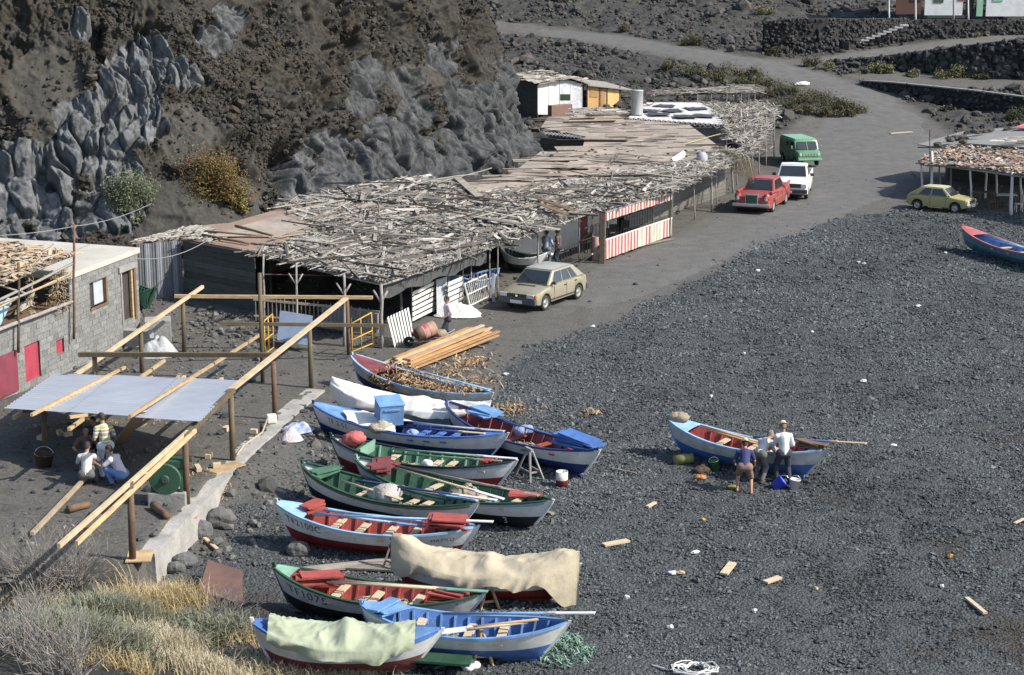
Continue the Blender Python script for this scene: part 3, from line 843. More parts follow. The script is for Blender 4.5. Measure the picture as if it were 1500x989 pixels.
LETW = mat('lettering_white', (.68, .68, .66), (.5, .5, .48), 6, .7)
LETR = mat('lettering_red', (.38, .05, .05), (.3, .05, .05), 6, .7)

def oar(bt, t0, y0, t1, y1, lift, label, shaft, blade, group='oars lying in the boats', tip=None):
    """an oar lying lengthwise in a boat; blade at t1"""
    a, b = bt.deck(t0, y0, -lift), bt.deck(t1, y1, -lift)
    d = (b - a).normalized()
    r = thing('oar', label, 'oar', tuple(a.lerp(b, .5)), group=group)
    m = MB(); m.tube([a, a.lerp(b, .7)], [.032, .036], 6); m.build('shaft', shaft, r, smooth=True)
    m = MB(); m.beam(a.lerp(b, .69), a.lerp(b, .76), .07, .05); m.beam(a.lerp(b, .75), b, .13, .025); m.build('blade', blade, r)
    return r

def planks_pile(bt, t, y, w, l, label, material, n=5, seed=1, name='loose_boards', lift=.05, cat='boards', ang=0, group=None):
    g = random.Random(seed); m = MB()
    for i in range(n):
        c = bt.deck(t + g.uniform(-.5, .5) * l / bt.L * .3, y + g.uniform(-.3, .3) * w / bt.B, -lift - .03 * i)
        a = math.atan2(bt.ax.y, bt.ax.x) + ang + g.uniform(-.25, .25)
        M = Matrix.Translation(c) @ Matrix.Rotation(a, 4, 'Z') @ Matrix.Rotation(g.uniform(-.12, .12), 4, 'X') @ Matrix.Rotation(g.uniform(-.08, .08), 4, 'Y')
        m.box(c, (l * g.uniform(.75, 1.05), w * g.uniform(.35, .6), .035), M=M)
    return tag(m.build(name, material), label, cat, group)

def tarp(root_label, bt, t0, t1, material, ridge=.25, drop=.35, seed=1, name='boat_tarpaulin', amp=.05, droop_near=None, n=90, peaks=(), pw=1.3):
    """cloth laid over a boat: sagging grid with folds hanging over both sides"""
    g = np.random.default_rng(seed); P = []; W = 34
    ph = g.uniform(0, 6, 8)
    for i in range(n + 1):
        t = t0 + (t1 - t0) * i / n; row = []
        for j in range(W + 1):
            y = -1.55 + 3.1 * j / W
            k = abs(y)
            rg = ridge + sum(h * math.exp(-((t - c) / w) ** 2) for c, h, w in peaks)
            if k <= 1:
                p = bt.deck(min(max(t, .004), .996), y * 1.03, 0)
                p.z += .05 + rg * (1 - k ** pw) - amp * 1.3 * abs(float(vnoise(t * 9 + y * 1.5, y * 1.6 - t * 5, seed, seed))) ** .7 + amp * .5 - .5 * amp * abs(float(vnoise(t * 26 - y * 2, y * 4, seed, seed + 9)))
            else:
                dn = (k - 1) / .55
                dd = (drop if y > 0 else (droop_near(t) if droop_near else drop))
                edge = dd * (1 + .3 * float(vnoise(t * 9, 5, seed, seed)))
                p = bt.deck(min(max(t, .004), .996), math.copysign(1.03, y), 0)
                fold = amp * dn * (1.5 * float(vnoise(t * bt.L * 1.6 + dn * .8, 2, seed, seed + 3)) + 2.0 * (.5 - abs(float(vnoise(t * bt.L * 3.6 + dn * .5, 7, seed, seed + 4)))))
                p = p + bt.pt * (math.copysign(1, y) * (.04 * math.sin(dn * 2) + fold + .03))
                p.z += .03 - edge * dn + .03
            row.append(p)
        P.append(row)
    m = MB(); m.grid(P)
    o = m.build(name, material, smooth=True)
    return tag(o, root_label, 'tarpaulin')

FB = 'fishing_boat'
# b1 maroon foredeck, heaped with shavings
r1, b1 = boat_thing(FB, 'white boat with maroon foredeck heaped with wood shavings beside the stacked timber', (516, 521), (722, 577))
hull(r1, b1, PWG, PNAVY, PDRED, PLBLUE, fore=.26, foremat=PDRED, thwarts=(.5, .7))
# b2 under white canvas
r2, b2 = boat_thing(FB, 'grey boat wholly covered by a taut white canvas', (486, 563), (728, 600))
hull(r2, b2, PWG, PWG, PWG, PWG, ribs=False, thwarts=())
tarp('taut white canvas stretched over a boat from bow to stern', b2, 0.0, .97, CANVW, .22, .22, 3, droop_near=lambda t: .16 + .42 * math.exp(-((t - .12) / .12) ** 2), peaks=((.55, .10, .05),))
# b3 blue with white cloth and crate
r3, b3 = boat_thing(FB, 'white boat with blue foredeck, blue inside, a white cloth and a blue crate on it', (459, 592), (744, 636))
hull(r3, b3, PW, PNAVY, PNAVY, PBLUE, fore=.22, foremat=PMBLUE, aft=.12, aftmat=PBLUE, thwarts=(.56, .64, .72), twmat=PBLUE, stem=PNAVY)
letter(r3, b3, 'TF 2·51', .10, .66, .17, LETK)
# b4 behind
r4, b4 = boat_thing(FB, 'white boat with dark red inside and navy bottom, nearest the open shingle', (654, 597), (878, 661), zb=.95)
hull(r4, b4, PW, PNAVY, PDRED, PNAVY, thwarts=(.45, .62, .78), twmat=PIRED, aft=.1, aftmat=PBLUE)
# b5 green interior, red bottom
r5, b5 = boat_thing(FB, 'white boat with pale green inside, black rail and red bottom', (485, 640), (757, 676))
hull(r5, b5, PW, PRED, PGRN, PBLK, rub=PLBLUE, thwarts=(.33, .56, .64, .84), inner_deep=PLGRN, stem=PDGRN)
d = MB(); a_, c_ = b5.deck(.20, -.95, .05), b5.deck(.20, .95, .05); d.beam(a_, c_, .05, .32); d.build('bulkhead', PLGRN, r5)
# b6 green, brown boards, black bottom with numeral
r6, b6 = boat_thing(FB, 'blue rimmed white boat with black bottom marked 3, sacking and brown boards inside', (522, 672), (810, 734), B=1.5)
hull(r6, b6, PW, PBLK, PGRN, PDGRN, rub=PLBLUE, thwarts=(.38, .62, .8), inner_deep=PDGRN, stem=PLGRN)
letter(r6, b6, '3', .80, .16, .21, LETW, name='painted_numeral', width=1.1)
# b7 green, black bottom
r7, b7 = boat_thing(FB, 'white boat with dark green inside and brown rubbing strake, black bottom', (443, 680), (700, 738))
hull(r7, b7, PW, PBLK, PGRN, PDGRN, rub=mat('strake_ochre', (.23, .17, .07), (.15, .11, .05), 4, .7), thwarts=(.36, .62, .70), inner_deep=PDGRN, fore=.0)
# b8 TF2100C
r8, b8 = boat_thing(FB, 'sky blue railed boat lettered TF2100C with red inside and red bottom', (405, 737), (701, 772))
hull(r8, b8, PW, PRED, PIRED, PLBLUE, fore=.17, foremat=PLBLUE, aft=.07, aftmat=PLBLUE, thwarts=(.30, .42, .56, .68), stem=PWG)
letter(r8, b8, 'TF2100C', .055, .66, .19, LETK)
letter(r8, b8, 'MATILD', .80, .68, .09, LETK, name='boat_name', width=1.25)
letter(r8, b8, '0', .885, .20, .22, LETW, name='painted_numeral', width=1.5)
# b9 beige canvas
r9, b9 = boat_thing(FB, 'white boat with dark red bottom almost hidden under beige canvas', (573, 806), (850, 828))
hull(r9, b9, PW, PRED, PDRED, PDRED, ribs=False, thwarts=())
tarp('beige canvas draped over a boat in hanging folds', b9, -.005, 1.0, CANVB, .26, .34, 9, amp=.07,
     pw=3.2, droop_near=lambda t: .17 + .55 * math.exp(-((t - .0) / .11) ** 2) + .85 * math.exp(-((t - 1.0) / .13) ** 2) + .16 * math.exp(-((t - .44) / .08) ** 2) + .16 * math.exp(-((t - .72) / .08) ** 2), peaks=((.52, .12, .05), (.08, .16, .08), (.9, .1, .08)))
# b10 TF1075
r10, b10 = boat_thing(FB, 'grey white boat lettered TF1075 with red inside and black bottom', (402, 831), (708, 872))
hull(r10, b10, PWG, PBLK, PIRED, PDGRN, fore=.10, foremat=PLGRN, thwarts=(.31, .48, .68), inner_deep=PIRED, stem=PDGRN)
letter(r10, b10, 'TF1075', .075, .62, .20, LETK, width=1.2)
# b11 blue
r11, b11 = boat_thing(FB, 'white boat all bright blue inside with blue bottom, on a small wooden trestle', (529, 886), (834, 912))
hull(r11, b11, PW, PBLUE, PBLUE, PMBLUE, rub=None, fore=.11, foremat=PMBLUE, thwarts=(.28, .52, .68), inner_deep=PMBLUE)
# b12 pale green canvas
r12, b12 = boat_thing(FB, 'blue ended boat with red bottom under a pale green canvas beside the dry grass', (370, 916), (648, 926), ground=.05)
hull(r12, b12, PW, PDRED, PMBLUE, PBLUE, fore=.16, foremat=PBLUE, aft=.2, aftmat=PMBLUE, thwarts=(.5,), stem=PW)
tarp('stained pale green canvas draped over the boat beside the dry grass', b12, .09, .86, CANVG, .24, .27, 12, amp=.08, pw=1.8, peaks=((.5, .22, .05),))
# lone boat
r14, b14 = boat_thing(FB, 'blue railed white boat with blue bottom standing apart, three people working on it', (979, 611), (1213, 659), zb=1.15)
hull(r14, b14, PWG, PBLUE, PIRED, PLBLUE, fore=.17, foremat=PLBLUE, aft=.10, aftmat=PLBLUE, thwarts=(.34, .52, .66), stem=PMBLUE)
# right edge
r15, b15 = boat_thing(FB, 'teal blue boat with pink red deck rail cut by the right edge of the view', (1410, 332), (1568, 378), zb=1.1)
hull(r15, b15, paint('teal', (.13, .27, .36)), paint('teal_dark', (.08, .18, .25)), PMBLUE, paint('coral', (.50, .14, .13)), fore=.18, foremat=paint('coral', (.5, .14, .13)), thwarts=(.4, .55, .7))
# in the shed
r16, b16 = boat_thing(FB, 'white boat with green bottom kept under the shed roof beside two men', (733, 366), (803, 372), zb=.95, zs=.9)
hull(r16, b16, PW, PDGRN, PDGRN, PW, thwarts=(.5,))
r17, b17 = boat_thing(FB, 'boat with pale blue rail stored in the shed behind the white gate', (655, 405), (731, 394), zb=.95, zs=.95)
hull(r17, b17, PMBLUE, PNAVY, PNAVY, PLBLUE, thwarts=(.4, .6))
r18, b18 = boat_thing(FB, 'small dark green boat stored between the block house and the plank shack', (180, 418), (226, 428), zb=1.7, zs=1.6, ground=.8, B=1.3)
hull(r18, b18, PDGRN, PDGRN, PDGRN, PDGRN, thwarts=(.5,), stem=PW)

# what lies in the boats
oar(b5, .30, .35, 1.0, -.15, .05, 'pale grey green oar lying along the pale green boat', PLGRN, PW)
oar(b5, .32, -.15, .93, -.45, .04, 'green oar nearest the viewer in the pale green boat', PGRN, WOODO)
oar(b6, .18, .3, .80, -.65, .07, 'bare wood oar crossing the boat marked 3', WOODP, PW)
oar(b6, .16, .55, .92, .4, .07, 'weathered dark oar along the far rail of the boat marked 3', WOODO, WOODO)
oar(b7, .30, .2, 1.10, -.1, .06, 'dark blue oar with white blade sticking out of the dark green boat', PNAVY, PW)
oar(b7, .25, -.2, .62, -.5, .05, 'short unpainted oar in the dark green boat', WOODP, WOODP)
oar(b7, .32, .5, .98, .55, .05, 'grey oar along the far rail of the dark green boat', PWG, PLBLUE)
oar(b8, .20, -.05, .74, -.02, .05, 'sky blue oar whose blade lies amidships in the boat lettered TF2100C', PLBLUE, PMBLUE)
oar(b8, .17, .35, .86, .35, .05, 'sky blue oar along the far rail of the boat lettered TF2100C', PLBLUE, PLBLUE)
oar(b8, .20, -.4, 1.07, -.02, .07, 'sky blue oar with white tip over the stern of the boat lettered TF2100C', PLBLUE, PW)
oar(b10, .27, .15, 1.0, -.1, .06, 'bare wood oar along the middle of the boat lettered TF1075', WOODP, PLGRN)
oar(b10, .26, -.05, 1.02, -.35, .05, 'greenish oar nearest the viewer in the boat lettered TF1075', WOODP, PLGRN)
oar(b11, .38, .55, 1.12, .1, .09, 'blue oar with long white blade across the bright blue boat', PMBLUE, PW)
oar(b11, .85, .3, .42, -.75, .08, 'oar with white blade pointing to the green canvas from the bright blue boat', WOODN, PW)
oar(b11, .80, .15, .40, -.95, .06, 'bare oar with white blade nearest the green canvas', WOODP, PW)
oar(b14, .22, .35, .62, -.05, .10, 'long yellow oar in the boat that stands apart', WOODN, WOODN)
oar(b14, .26, .05, .60, -.25, .10, 'shorter yellow oar in the boat that stands apart', WOODN, WOODN)
oar(b14, .50, .75, 1.22, .35, .08, 'pole with pale tip sticking out past the stern of the lone boat', PBLUE, WOODP)
oar(b3, .50, .5, .98, .3, .06, 'grey oar along the far rail of the boat with the blue crate', PWG, PWG)
oar(b3, .46, -.15, .90, -.5, .04, 'dark oar nearest the viewer in the boat with the blue crate', PNAVY, WOODP)
oar(b4, .30, .5, .97, .35, .08, 'dark blue oar along the far rail of the navy bottomed boat', PBLUE, PBLUE)
oar(b1, .20, .7, .98, .1, .10, 'pale blue oar lying over the shavings', PLBLUE, PLBLUE)
oar(b1, .42, .3, .80, .0, .12, 'mid blue oar half buried in the shavings', PMBLUE, PMBLUE)
oar(b15, .20, .2, .62, .2, .08, 'pale blue oar in the boat at the right edge', PLBLUE, PLBLUE)
oar(b15, .30, -.2, .75, -.1, .08, 'blue and white oar in the boat at the right edge', PLBLUE, PW)

planks_pile(b8, .185, .25, .55, .62, 'small pile of red boards on the bow of the boat lettered TF2100C', PIRED, 6, 1, ang=1.2)
planks_pile(b8, .86, .0, 1.1, 1.0, 'red floor boards stacked on the stern of the boat lettered TF2100C', PIRED, 8, 2)
planks_pile(b10, .19, .2, .9, 1.0, 'heap of red floor boards at the bow of the boat lettered TF1075', PIRED, 8, 3, ang=.4, lift=-.1)
planks_pile(b10, .84, .0, .8, .9, 'red floor boards heaped at the stern of the boat lettered TF1075', PIRED, 7, 4, lift=-.08)
planks_pile(b6, .14, .1, .9, 1.1, 'brown boards lying across the bow of the boat marked 3', PDRED, 6, 5, ang=-1.2, lift=.0)
planks_pile(b6, .85, .1, .6, .9, 'pink red board laid at the stern of the boat marked 3', PIRED, 3, 6, ang=.5, lift=.06)
planks_pile(b4, .87, .1, 1.0, 1.5, 'bright blue boards and oars bundled at the stern of the navy bottomed boat', PBLUE, 10, 7, lift=.05)
planks_pile(b4, .27, .1, 1.1, 1.0, 'blue bottom boards propped in the hidden bow beside the blue railed boat', PMBLUE, 6, 8, lift=.18)
planks_pile(b5, .85, .0, .5, .5, 'red board standing at the stern of the pale green boat', PIRED, 4, 9, ang=1.4, lift=.0)
planks_pile(b11, .14, .0, .7, .8, 'light blue boards on the bow of the bright blue boat', PMBLUE, 5, 10, ang=.9)
planks_pile(b7, .13, .1, .8, .9, 'dark green bottom boards in the bow of the dark green boat', PGRN, 5, 11, ang=1.3, lift=-.05)
planks_pile(b14, .90, .0, .6, .9, 'brown crates of gear boards at the stern of the lone boat', WOODB, 6, 12)

def gear(bt, t0, t1, seed, n=5):
    g = random.Random(seed); m = MB()
    for k in range(n):
        P = []; t = g.uniform(t0, t1); y = g.uniform(-.5, .5)
        for i in range(18): P.append(bt.deck(min(.92, max(.08, t + g.gauss(0, .025))), y + g.gauss(0, .16), .32 - .05 * g.random()))
        m.tube(P, g.uniform(.012, .022), 5)
    return m

def lump(p, r, label, material, name, cat, seed=1, lum=.18, n=3, flat=.6):
    g = random.Random(seed); m = MB()
    for i in range(n):
        m.ell((p.x + g.uniform(-.5, .5) * r, p.y + g.uniform(-.5, .5) * r, p.z + r * .35 * g.uniform(.6, 1.2)), (r * g.uniform(.6, 1), r * g.uniform(.5, .9), r * flat * g.uniform(.7, 1.1)), 12, 7, lump=lum, g=g)
    return tag(m.build(name, material, smooth=True), label, cat)
lump(b7.deck(.48, .0, .12), .40, 'grey sack slumped in the middle of the dark green boat', CANVGY, 'sack', 'sack', 3)
lump(b6.deck(.56, .0, .15), .38, 'brown sacking heaped in the boat marked 3', CANVBR, 'sack', 'sack', 4)
lump(b14.deck(.075, .0, -.03), .27, 'tan sack on the bow of the lone boat', CANVBR, 'sack', 'sack', 5)
lump(b5.deck(.10, .1, .05), .34, 'pink red folded cloth in the bow of the pale green boat', mat('red_cloth', (.50, .13, .12), (.36, .08, .08), 5, .9, .02), 'folded_cloth', 'cloth', 6)
lump(b5.deck(.55, -.2, .12), .22, 'cream float lying in the pale green boat', CANVW, 'net_float', 'float', 7, lum=.05, n=2)
lump(b4.deck(.48, .35, .0), .26, 'blue grey cloth over the rail of the navy bottomed boat', mat('blue_grey_cloth', (.24, .29, .42), (.18, .2, .3), 5, .9, .02), 'crumpled_cloth', 'cloth', 8)
lump(b3.deck(.40, -.7, .05), .30, 'bundle of cream net hanging below the blue crate', mat('cream_net', (.5, .45, .36), (.32, .28, .2), 18, .95, .03), 'net_bundle', 'net', 9, lum=.3, n=5)
lump(b3.deck(.52, .1, .22), .2, 'pale blue net lump inside the boat with the blue crate', mat('blue_net', (.2, .3, .6), (.4, .45, .6), 18, .95, .03), 'net_bundle', 'net', 10, lum=.3, n=3)
# white cloth over the fore part of b3
m = MB(); m.grid([[b3.deck(.20 + .26 * i / 12 + .03 * math.cos(j), -.98 + 1.96 * j / 8, -.05 - .10 * (1 - (j / 4 - 1) ** 2) - .02 * math.sin(i * 1.3 + j)) for j in range(9)] for i in range(13)])
tag(m.build('white_cloth', CANVW, smooth=True), 'white cloth spread behind the blue foredeck', 'cloth')
# blue crate standing on it
c = b3.deck(.395, .12, -.42); ang = math.atan2(b3.ax.y, b3.ax.x) + .75
cr = thing('blue_crate', 'tilted blue wooden crate standing on the white cloth of a boat', 'crate', tuple(c - Vector((0, 0, .3))))
M = Matrix.Translation(c) @ Matrix.Rotation(ang, 4, 'Z') @ Matrix.Rotation(.20, 4, 'X')
m = MB()
for s_ in (-1, 1):
    m.box(c, (.74, .03, .66), M=M @ Matrix.Translation((0, s_ * .36, 0))); m.box(c, (.03, .69, .66), M=M @ Matrix.Translation((s_ * .355, 0, 0)))
m.box(c, (.70, .70, .03), M=M @ Matrix.Translation((0, 0, -.30)))
m.build('crate_wall', PMBLUE, cr)
m = MB(); m.box(c, (.80, .78, .03), M=M @ Matrix.Translation((0, 0, .345))); m.box(c, (.5, .03, .05), M=M @ Matrix.Translation((0, -.39, .2))); m.build('lid', PMBLUE, cr)

# shavings heaped in b1 and around
SHAV = islandmat('wood_shavings', [(.24, .155, .09), (.40, .275, .16), (.48, .35, .21), (.33, .23, .135), (.16, .10, .06)], .85)
def shavings(name, pts, label, seed=1, size=.16, parent=None, sh=None):
    g = np.random.default_rng(seed); n = len(pts); P = np.array([tuple(p) for p in pts])
    a = g.uniform(0, 6.28, n); e = g.normal(0, .5, n); l = size * g.uniform(.4, 1.5, n); w = size * g.uniform(.05, .18, n)
    d = np.stack([np.cos(a) * np.cos(e), np.sin(a) * np.cos(e), np.sin(e)], -1) * l[:, None]
    s = np.stack([-np.sin(a), np.cos(a), g.uniform(-.7, .7, n)], -1) * w[:, None]; b = np.zeros_like(d); b[:, 2] = g.uniform(.1, .5, n) * l
    V = np.stack([P - d - s, P - d + s, P + b + s, P + b - s, P + d + s, P + d - s], 1)
    F = np.array([[0, 1, 2, 3], [3, 2, 4, 5]])[None] + (np.arange(n) * 6)[:, None, None]
    c = P.mean(0)
    return tag(npmesh(name, V.reshape(-1, 3) - c, F.reshape(-1, 4), sh or SHAV, loc=tuple(c)), label, None, kind='stuff')
g = random.Random(4); pts = []
for i in range(950):
    t = g.betavariate(2, 2) * .72 + .22; y = g.uniform(-.95, .95); h = .30 * math.exp(-((t - .34) / .16) ** 2) + .12
    pts.append(b1.deck(t, y, -g.uniform(-.1, h) * (1 - .5 * y * y)))
for i in range(260):
    t = g.uniform(.22, .4); pts.append(b1.deck(t, -1.02, g.uniform(0, .3)))
shavings('boat_shavings', pts, 'curly wood shavings heaped in the maroon decked boat', 2, .13)
pts = []
for (cx, cy, rx, ry, k) in [(690, 532, 26, 10, 260), (700, 560, 40, 10, 120), (745, 600, 24, 8, 110), (655, 545, 25, 10, 120), (765, 605, 36, 5, 50), (865, 607, 12, 3, 40)]:
    for i in range(k):
        p = atg(g.gauss(cx, rx * .55), g.gauss(cy, ry * .55)); pts.append(p + Vector((0, 0, g.uniform(.0, .12))))
shavings('ground_shavings', pts, 'wood shavings scattered on the ground around the timber stack', 3, .12)

for bt_, t0_, t1_, sd_, lab in ((b5, .35, .75, 1, 'tangle of tan rope in the pale green boat'), (b6, .25, .7, 2, 'tangle of rope among the sacking of the boat marked 3'), (b7, .5, .85, 3, 'tangle of rope in the after part of the dark green boat'), (b10, .4, .7, 5, 'tangle of rope on the red floor of the boat lettered TF1075'), (b11, .2, .5, 6, 'tangle of rope in the bright blue boat'), (b14, .5, .85, 7, 'tangle of rope in the lone boat'), (b3, .5, .8, 8, 'tangle of rope in the boat with the blue crate'), (b4, .35, .65, 9, 'tangle of rope in the dark red boat with navy bottom')):
    tag(gear(bt_, t0_, t1_, sd_).build('rope_tangle', ROPE if sd_ % 2 else mat('grey_rope', (.3, .3, .27), (.2, .2, .18), 20, .9), smooth=True), lab, 'rope', 'rope tangles in the boats')
# ------------------------------------------------------------------ sheds
STICK = islandmat('grey_thatch', [(.11, .10, .09), (.30, .28, .25), (.37, .345, .305), (.22, .2, .172), (.43, .405, .36), (.17, .15, .125), (.31, .285, .25), (.48, .45, .40)], .92)
STICKD = islandmat('dark_sticks', [(.05, .043, .036), (.12, .105, .09), (.2, .18, .155), (.08, .07, .06)], .92)
BOARDM = islandmat('bleached_boards', [(.30, .275, .24), (.47, .435, .385), (.22, .2, .17), (.39, .36, .31), (.14, .125, .11), (.53, .49, .43)], .9)
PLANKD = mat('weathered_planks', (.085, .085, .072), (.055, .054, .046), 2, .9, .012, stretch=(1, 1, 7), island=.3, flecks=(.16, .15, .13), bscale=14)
FELT = mat('tan_roof_felt', (.34, .285, .235), (.21, .175, .145), .55, .95, .04, flecks=(.15, .125, .105), fl=(.58, .72), bscale=3)
FELTB = mat('brown_roof_felt', (.27, .185, .135), (.2, .14, .105), .8, .95, .02, flecks=(.36, .28, .21), fl=(.62, .75), bscale=6)
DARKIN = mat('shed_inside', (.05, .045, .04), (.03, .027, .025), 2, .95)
TIN = mat('grey_corrugated', (.15, .158, .165), (.10, .105, .11), 1.6, .55, .003, metal=.15, flecks=(.3, .31, .32), island=.15)
POSTG = mat('bleached_post', (.30, .28, .26), (.2, .185, .17), 5, .9, .01)
POSTB = mat('brown_post', (.10, .075, .05), (.07, .05, .035), 5, .9, .01)
WHITEW = mat('white_board', (.66, .65, .62), (.52, .51, .47), 2.2, .8, .004, flecks=(.35, .32, .28), fl=(.66, .8), island=.06)
LIMEW = mat('whitewash', (.70, .70, .69), (.58, .58, .57), 1.4, .9, .008, flecks=(.4, .38, .35), fl=(.7, .85))
BRAIL = mat('dark_railing', (.05, .055, .05), (.035, .04, .035), 5, .6)
CONC = mat('concrete', (.30, .29, .27), (.21, .205, .19), 1.3, .93, .02, flecks=(.40, .385, .35), bscale=10)
REDD = mat('red_door', (.30, .045, .05), (.22, .035, .04), 3, .6)

def sticks(name, pts, ang, spread, l, w, h, material, parent=None, seed=1, pitch=.10, up=.02, two=None):
    """many loose sticks or boards as one mesh; l, w, h are (min, max)"""
    g = np.random.default_rng(seed); n = len(pts); P = np.array([tuple(p) for p in pts])
    a = ang + g.normal(0, spread, n)
    if two is not None: a = np.where(g.random(n) < .35, a + two, a)
    L = g.uniform(*l, n) * .5; Wd = g.uniform(*w, n) * .5; Hh = g.uniform(*h, n) * .5; e = g.normal(0, pitch, n); r = g.normal(0, .25, n)
    d = np.stack([np.cos(a) * np.cos(e), np.sin(a) * np.cos(e), np.sin(e)], -1)
    s = np.stack([-np.sin(a) * np.cos(r), np.cos(a) * np.cos(r), np.sin(r)], -1); u = np.cross(d, s)
    P = P + np.array([0, 0, 1]) * (Hh + g.uniform(0, up, n))[:, None]
    V = np.stack([P + d * (i * L)[:, None] + s * (j * Wd)[:, None] + u * (k * Hh)[:, None] for i in (-1, 1) for j in (-1, 1) for k in (-1, 1)], 1)
    F = np.array([(0, 1, 3, 2), (4, 6, 7, 5), (0, 4, 5, 1), (2, 3, 7, 6), (0, 2, 6, 4), (1, 5, 7, 3)])[None] + (np.arange(n) * 8)[:, None, None]
    off = np.array(OFF[parent.name]) if parent is not None else P.mean(0)
    return npmesh(name, V.reshape(-1, 3) - off, F.reshape(-1, 4), material, parent=parent, loc=(0, 0, 0) if parent is not None else tuple(off))

def pp(L): return [at(*q) for q in L]
UA = math.atan2(.8830, .4693)     # heading of the shed row

def roof(root, poly, material, thick=.07, name='roof', sub=None):
    m = MB(); P = pp(poly); m.prism(P, thick); return m.build(name, material, root), P

def post(root, px, pyb, pyt, r=.05, material=None, z=None, lean=0, name='post', forked=False, seed=1):
    """upright pole: foot seen at (px,pyb) on the ground, top at pyt"""
    g = random.Random(px + seed); b = atg(px, pyb) if z is None else at(px, pyb, z)
    t = aty(px + lean, pyt, b.y)
    m = MB(); m.crook(b - Vector((0, 0, .1)), t, r * 1.15, r * .85, 6, r * .5, 5, g=g)
    if forked:
        k = b.lerp(t, .72); m.tube([k, k + Vector((-.28, 0, .45))], [r * .8, r * .6], 6); m.tube([k, k + Vector((.25, .05, .42))], [r * .8, r * .6], 6)
    m.build(name, material or POSTG, root, smooth=True); return b, t

def plank_wall(root, p, q, z0, z1, material, n=10, name='plank_wall', th=.04, vertical=False, gap=.012, seed=1, z1q=None, z0q=None):
    """wall of separate boards between two points of the plan"""
    g = random.Random(seed); p, q = Vector(p), Vector(q); m = MB(); d = (q - p); d.z = 0; L = d.length; d.normalize(); s = Vector((-d.y, d.x, 0))
    z1q = z1 if z1q is None else z1q; z0q = z0 if z0q is None else z0q
    if vertical:
        for i in range(n):
            a, b = L * i / n + gap, L * (i + 1) / n - gap; k = (i + .5) / n
            c = p + d * ((a + b) / 2) + s * g.uniform(-.01, .01); lo, hi = z0 + (z0q - z0) * k, z1 + (z1q - z1) * k + g.uniform(-.03, .03)
            m.beam((c.x, c.y, lo), (c.x, c.y, hi), (b - a), th, up=tuple(s))
    else:
        for i in range(n):
            k0, k1 = i / n, (i + 1) / n
            def zz(k, e): return (z0 + (z1 - z0) * k) if e == 0 else (z0q + (z1q - z0q) * k)
            h = (z1 - z0) / n - gap
            a = p + s * g.uniform(-.015, .015); b = q + s * g.uniform(-.015, .015)
            m.beam((a.x, a.y, zz((k0 + k1) / 2, 0)), (b.x, b.y, zz((k0 + k1) / 2, 1)), th, h)
    return m.build(name, material, root)

# ---- plank shack at the left end
sh1 = thing('plank_shack', 'shack of dark planks and corrugated sheets under tan felt, left end of the shed row', 'shack', tuple(atg(265, 440)))
R1 = [(193, 355, 2.75), (265, 349, 2.75), (374, 369, 2.72), (412, 352, 2.85), (462, 330, 3.0), (412, 305, 3.08), (338, 326, 3.0), (279, 332, 2.9)]
roof(sh1, R1, FELTB, .09)
P1 = pp(R1); S1c = sum(P1, Vector()) / len(P1)
sticks('roof_litter', [p + Vector((0, 0, .0)) for p in poly_scatter(pp([(193, 354, 2.77), (265, 348, 2.77), (330, 352, 2.8), (300, 336, 2.93), (279, 332, 2.9)]), 260)], UA, .25, (.3, 1.4), (.03, .12), (.02, .03), STICK, sh1, 3, .04)
m = MB()
for p in pp([(296, 341, 2.86), (372, 346, 2.84)]): pass
q = pp([(305, 346, 2.90), (345, 333, 2.98), (412, 314, 3.10), (455, 330, 3.04), (405, 347, 2.93), (352, 346, 2.90)])
m.prism(q, .02); m.build('felt_sheet', FELT, sh1)
for a, b in (((296, 344, 2.92), (365, 357, 2.85)), ((300, 339, 2.95), (385, 346, 2.92)), ((345, 331, 3.02), (400, 345, 2.96))):
    m = MB(); m.crook(at(*a), at(*b), .06, .05, 6, .03); m.build('roof_pole', WOODB, sh1, smooth=True)
wp, wq = at(268, 353, 2.68), at(373, 372, 2.66)
plank_wall(sh1, wp, wq, .12, 2.68, PLANKD, 10, seed=4)
m = MB(); m.beam((wp.x, wp.y, .02), (wq.x, wq.y, -.05), .5, .34); m.build('stone_plinth', mat('plinth_stone', (.06, .058, .055), (.1, .097, .09), 5, .95, .06), sh1)
# corrugated end wall
p, q = at(200, 358, 2.7), at(265, 352, 2.68)
d = (q - p); d.z = 0; L = d.length; d.normalize(); s = Vector((-d.y, d.x, 0)); m = MB(); P = []
for i in range(81):
    c = p + d * (L * i / 80) + s * (.028 * math.sin(i * 1.25)); P.append([Vector((c.x, c.y, .1)), Vector((c.x, c.y, 2.70))])
m.grid(P); m.build('corrugated_wall', TIN, sh1, smooth=True)
for k in range(3):
    m = MB(); t0 = (.16, .42, .78)[k]; P = []
    for i in range(13):
        c = p + d * (L * (t0 + .12 * i / 12)) + s * (-.035 + .02 * math.sin(i * 1.25)); P.append([Vector((c.x, c.y, .1)), Vector((c.x, c.y, 2.69))])
    m.grid(P); m.build('pale_sheet', mat('pale_zinc', (.27, .29, .32), (.2, .215, .235), 2, .5, metal=.1), sh1, smooth=True)
m = MB(); m.beam(at(262, 347, 2.74) + Vector((0, -.05, 0)), at(376, 368, 2.70) + Vector((0, -.05, 0)), .05, .08); m.build('eave_pole', WOODN, sh1)

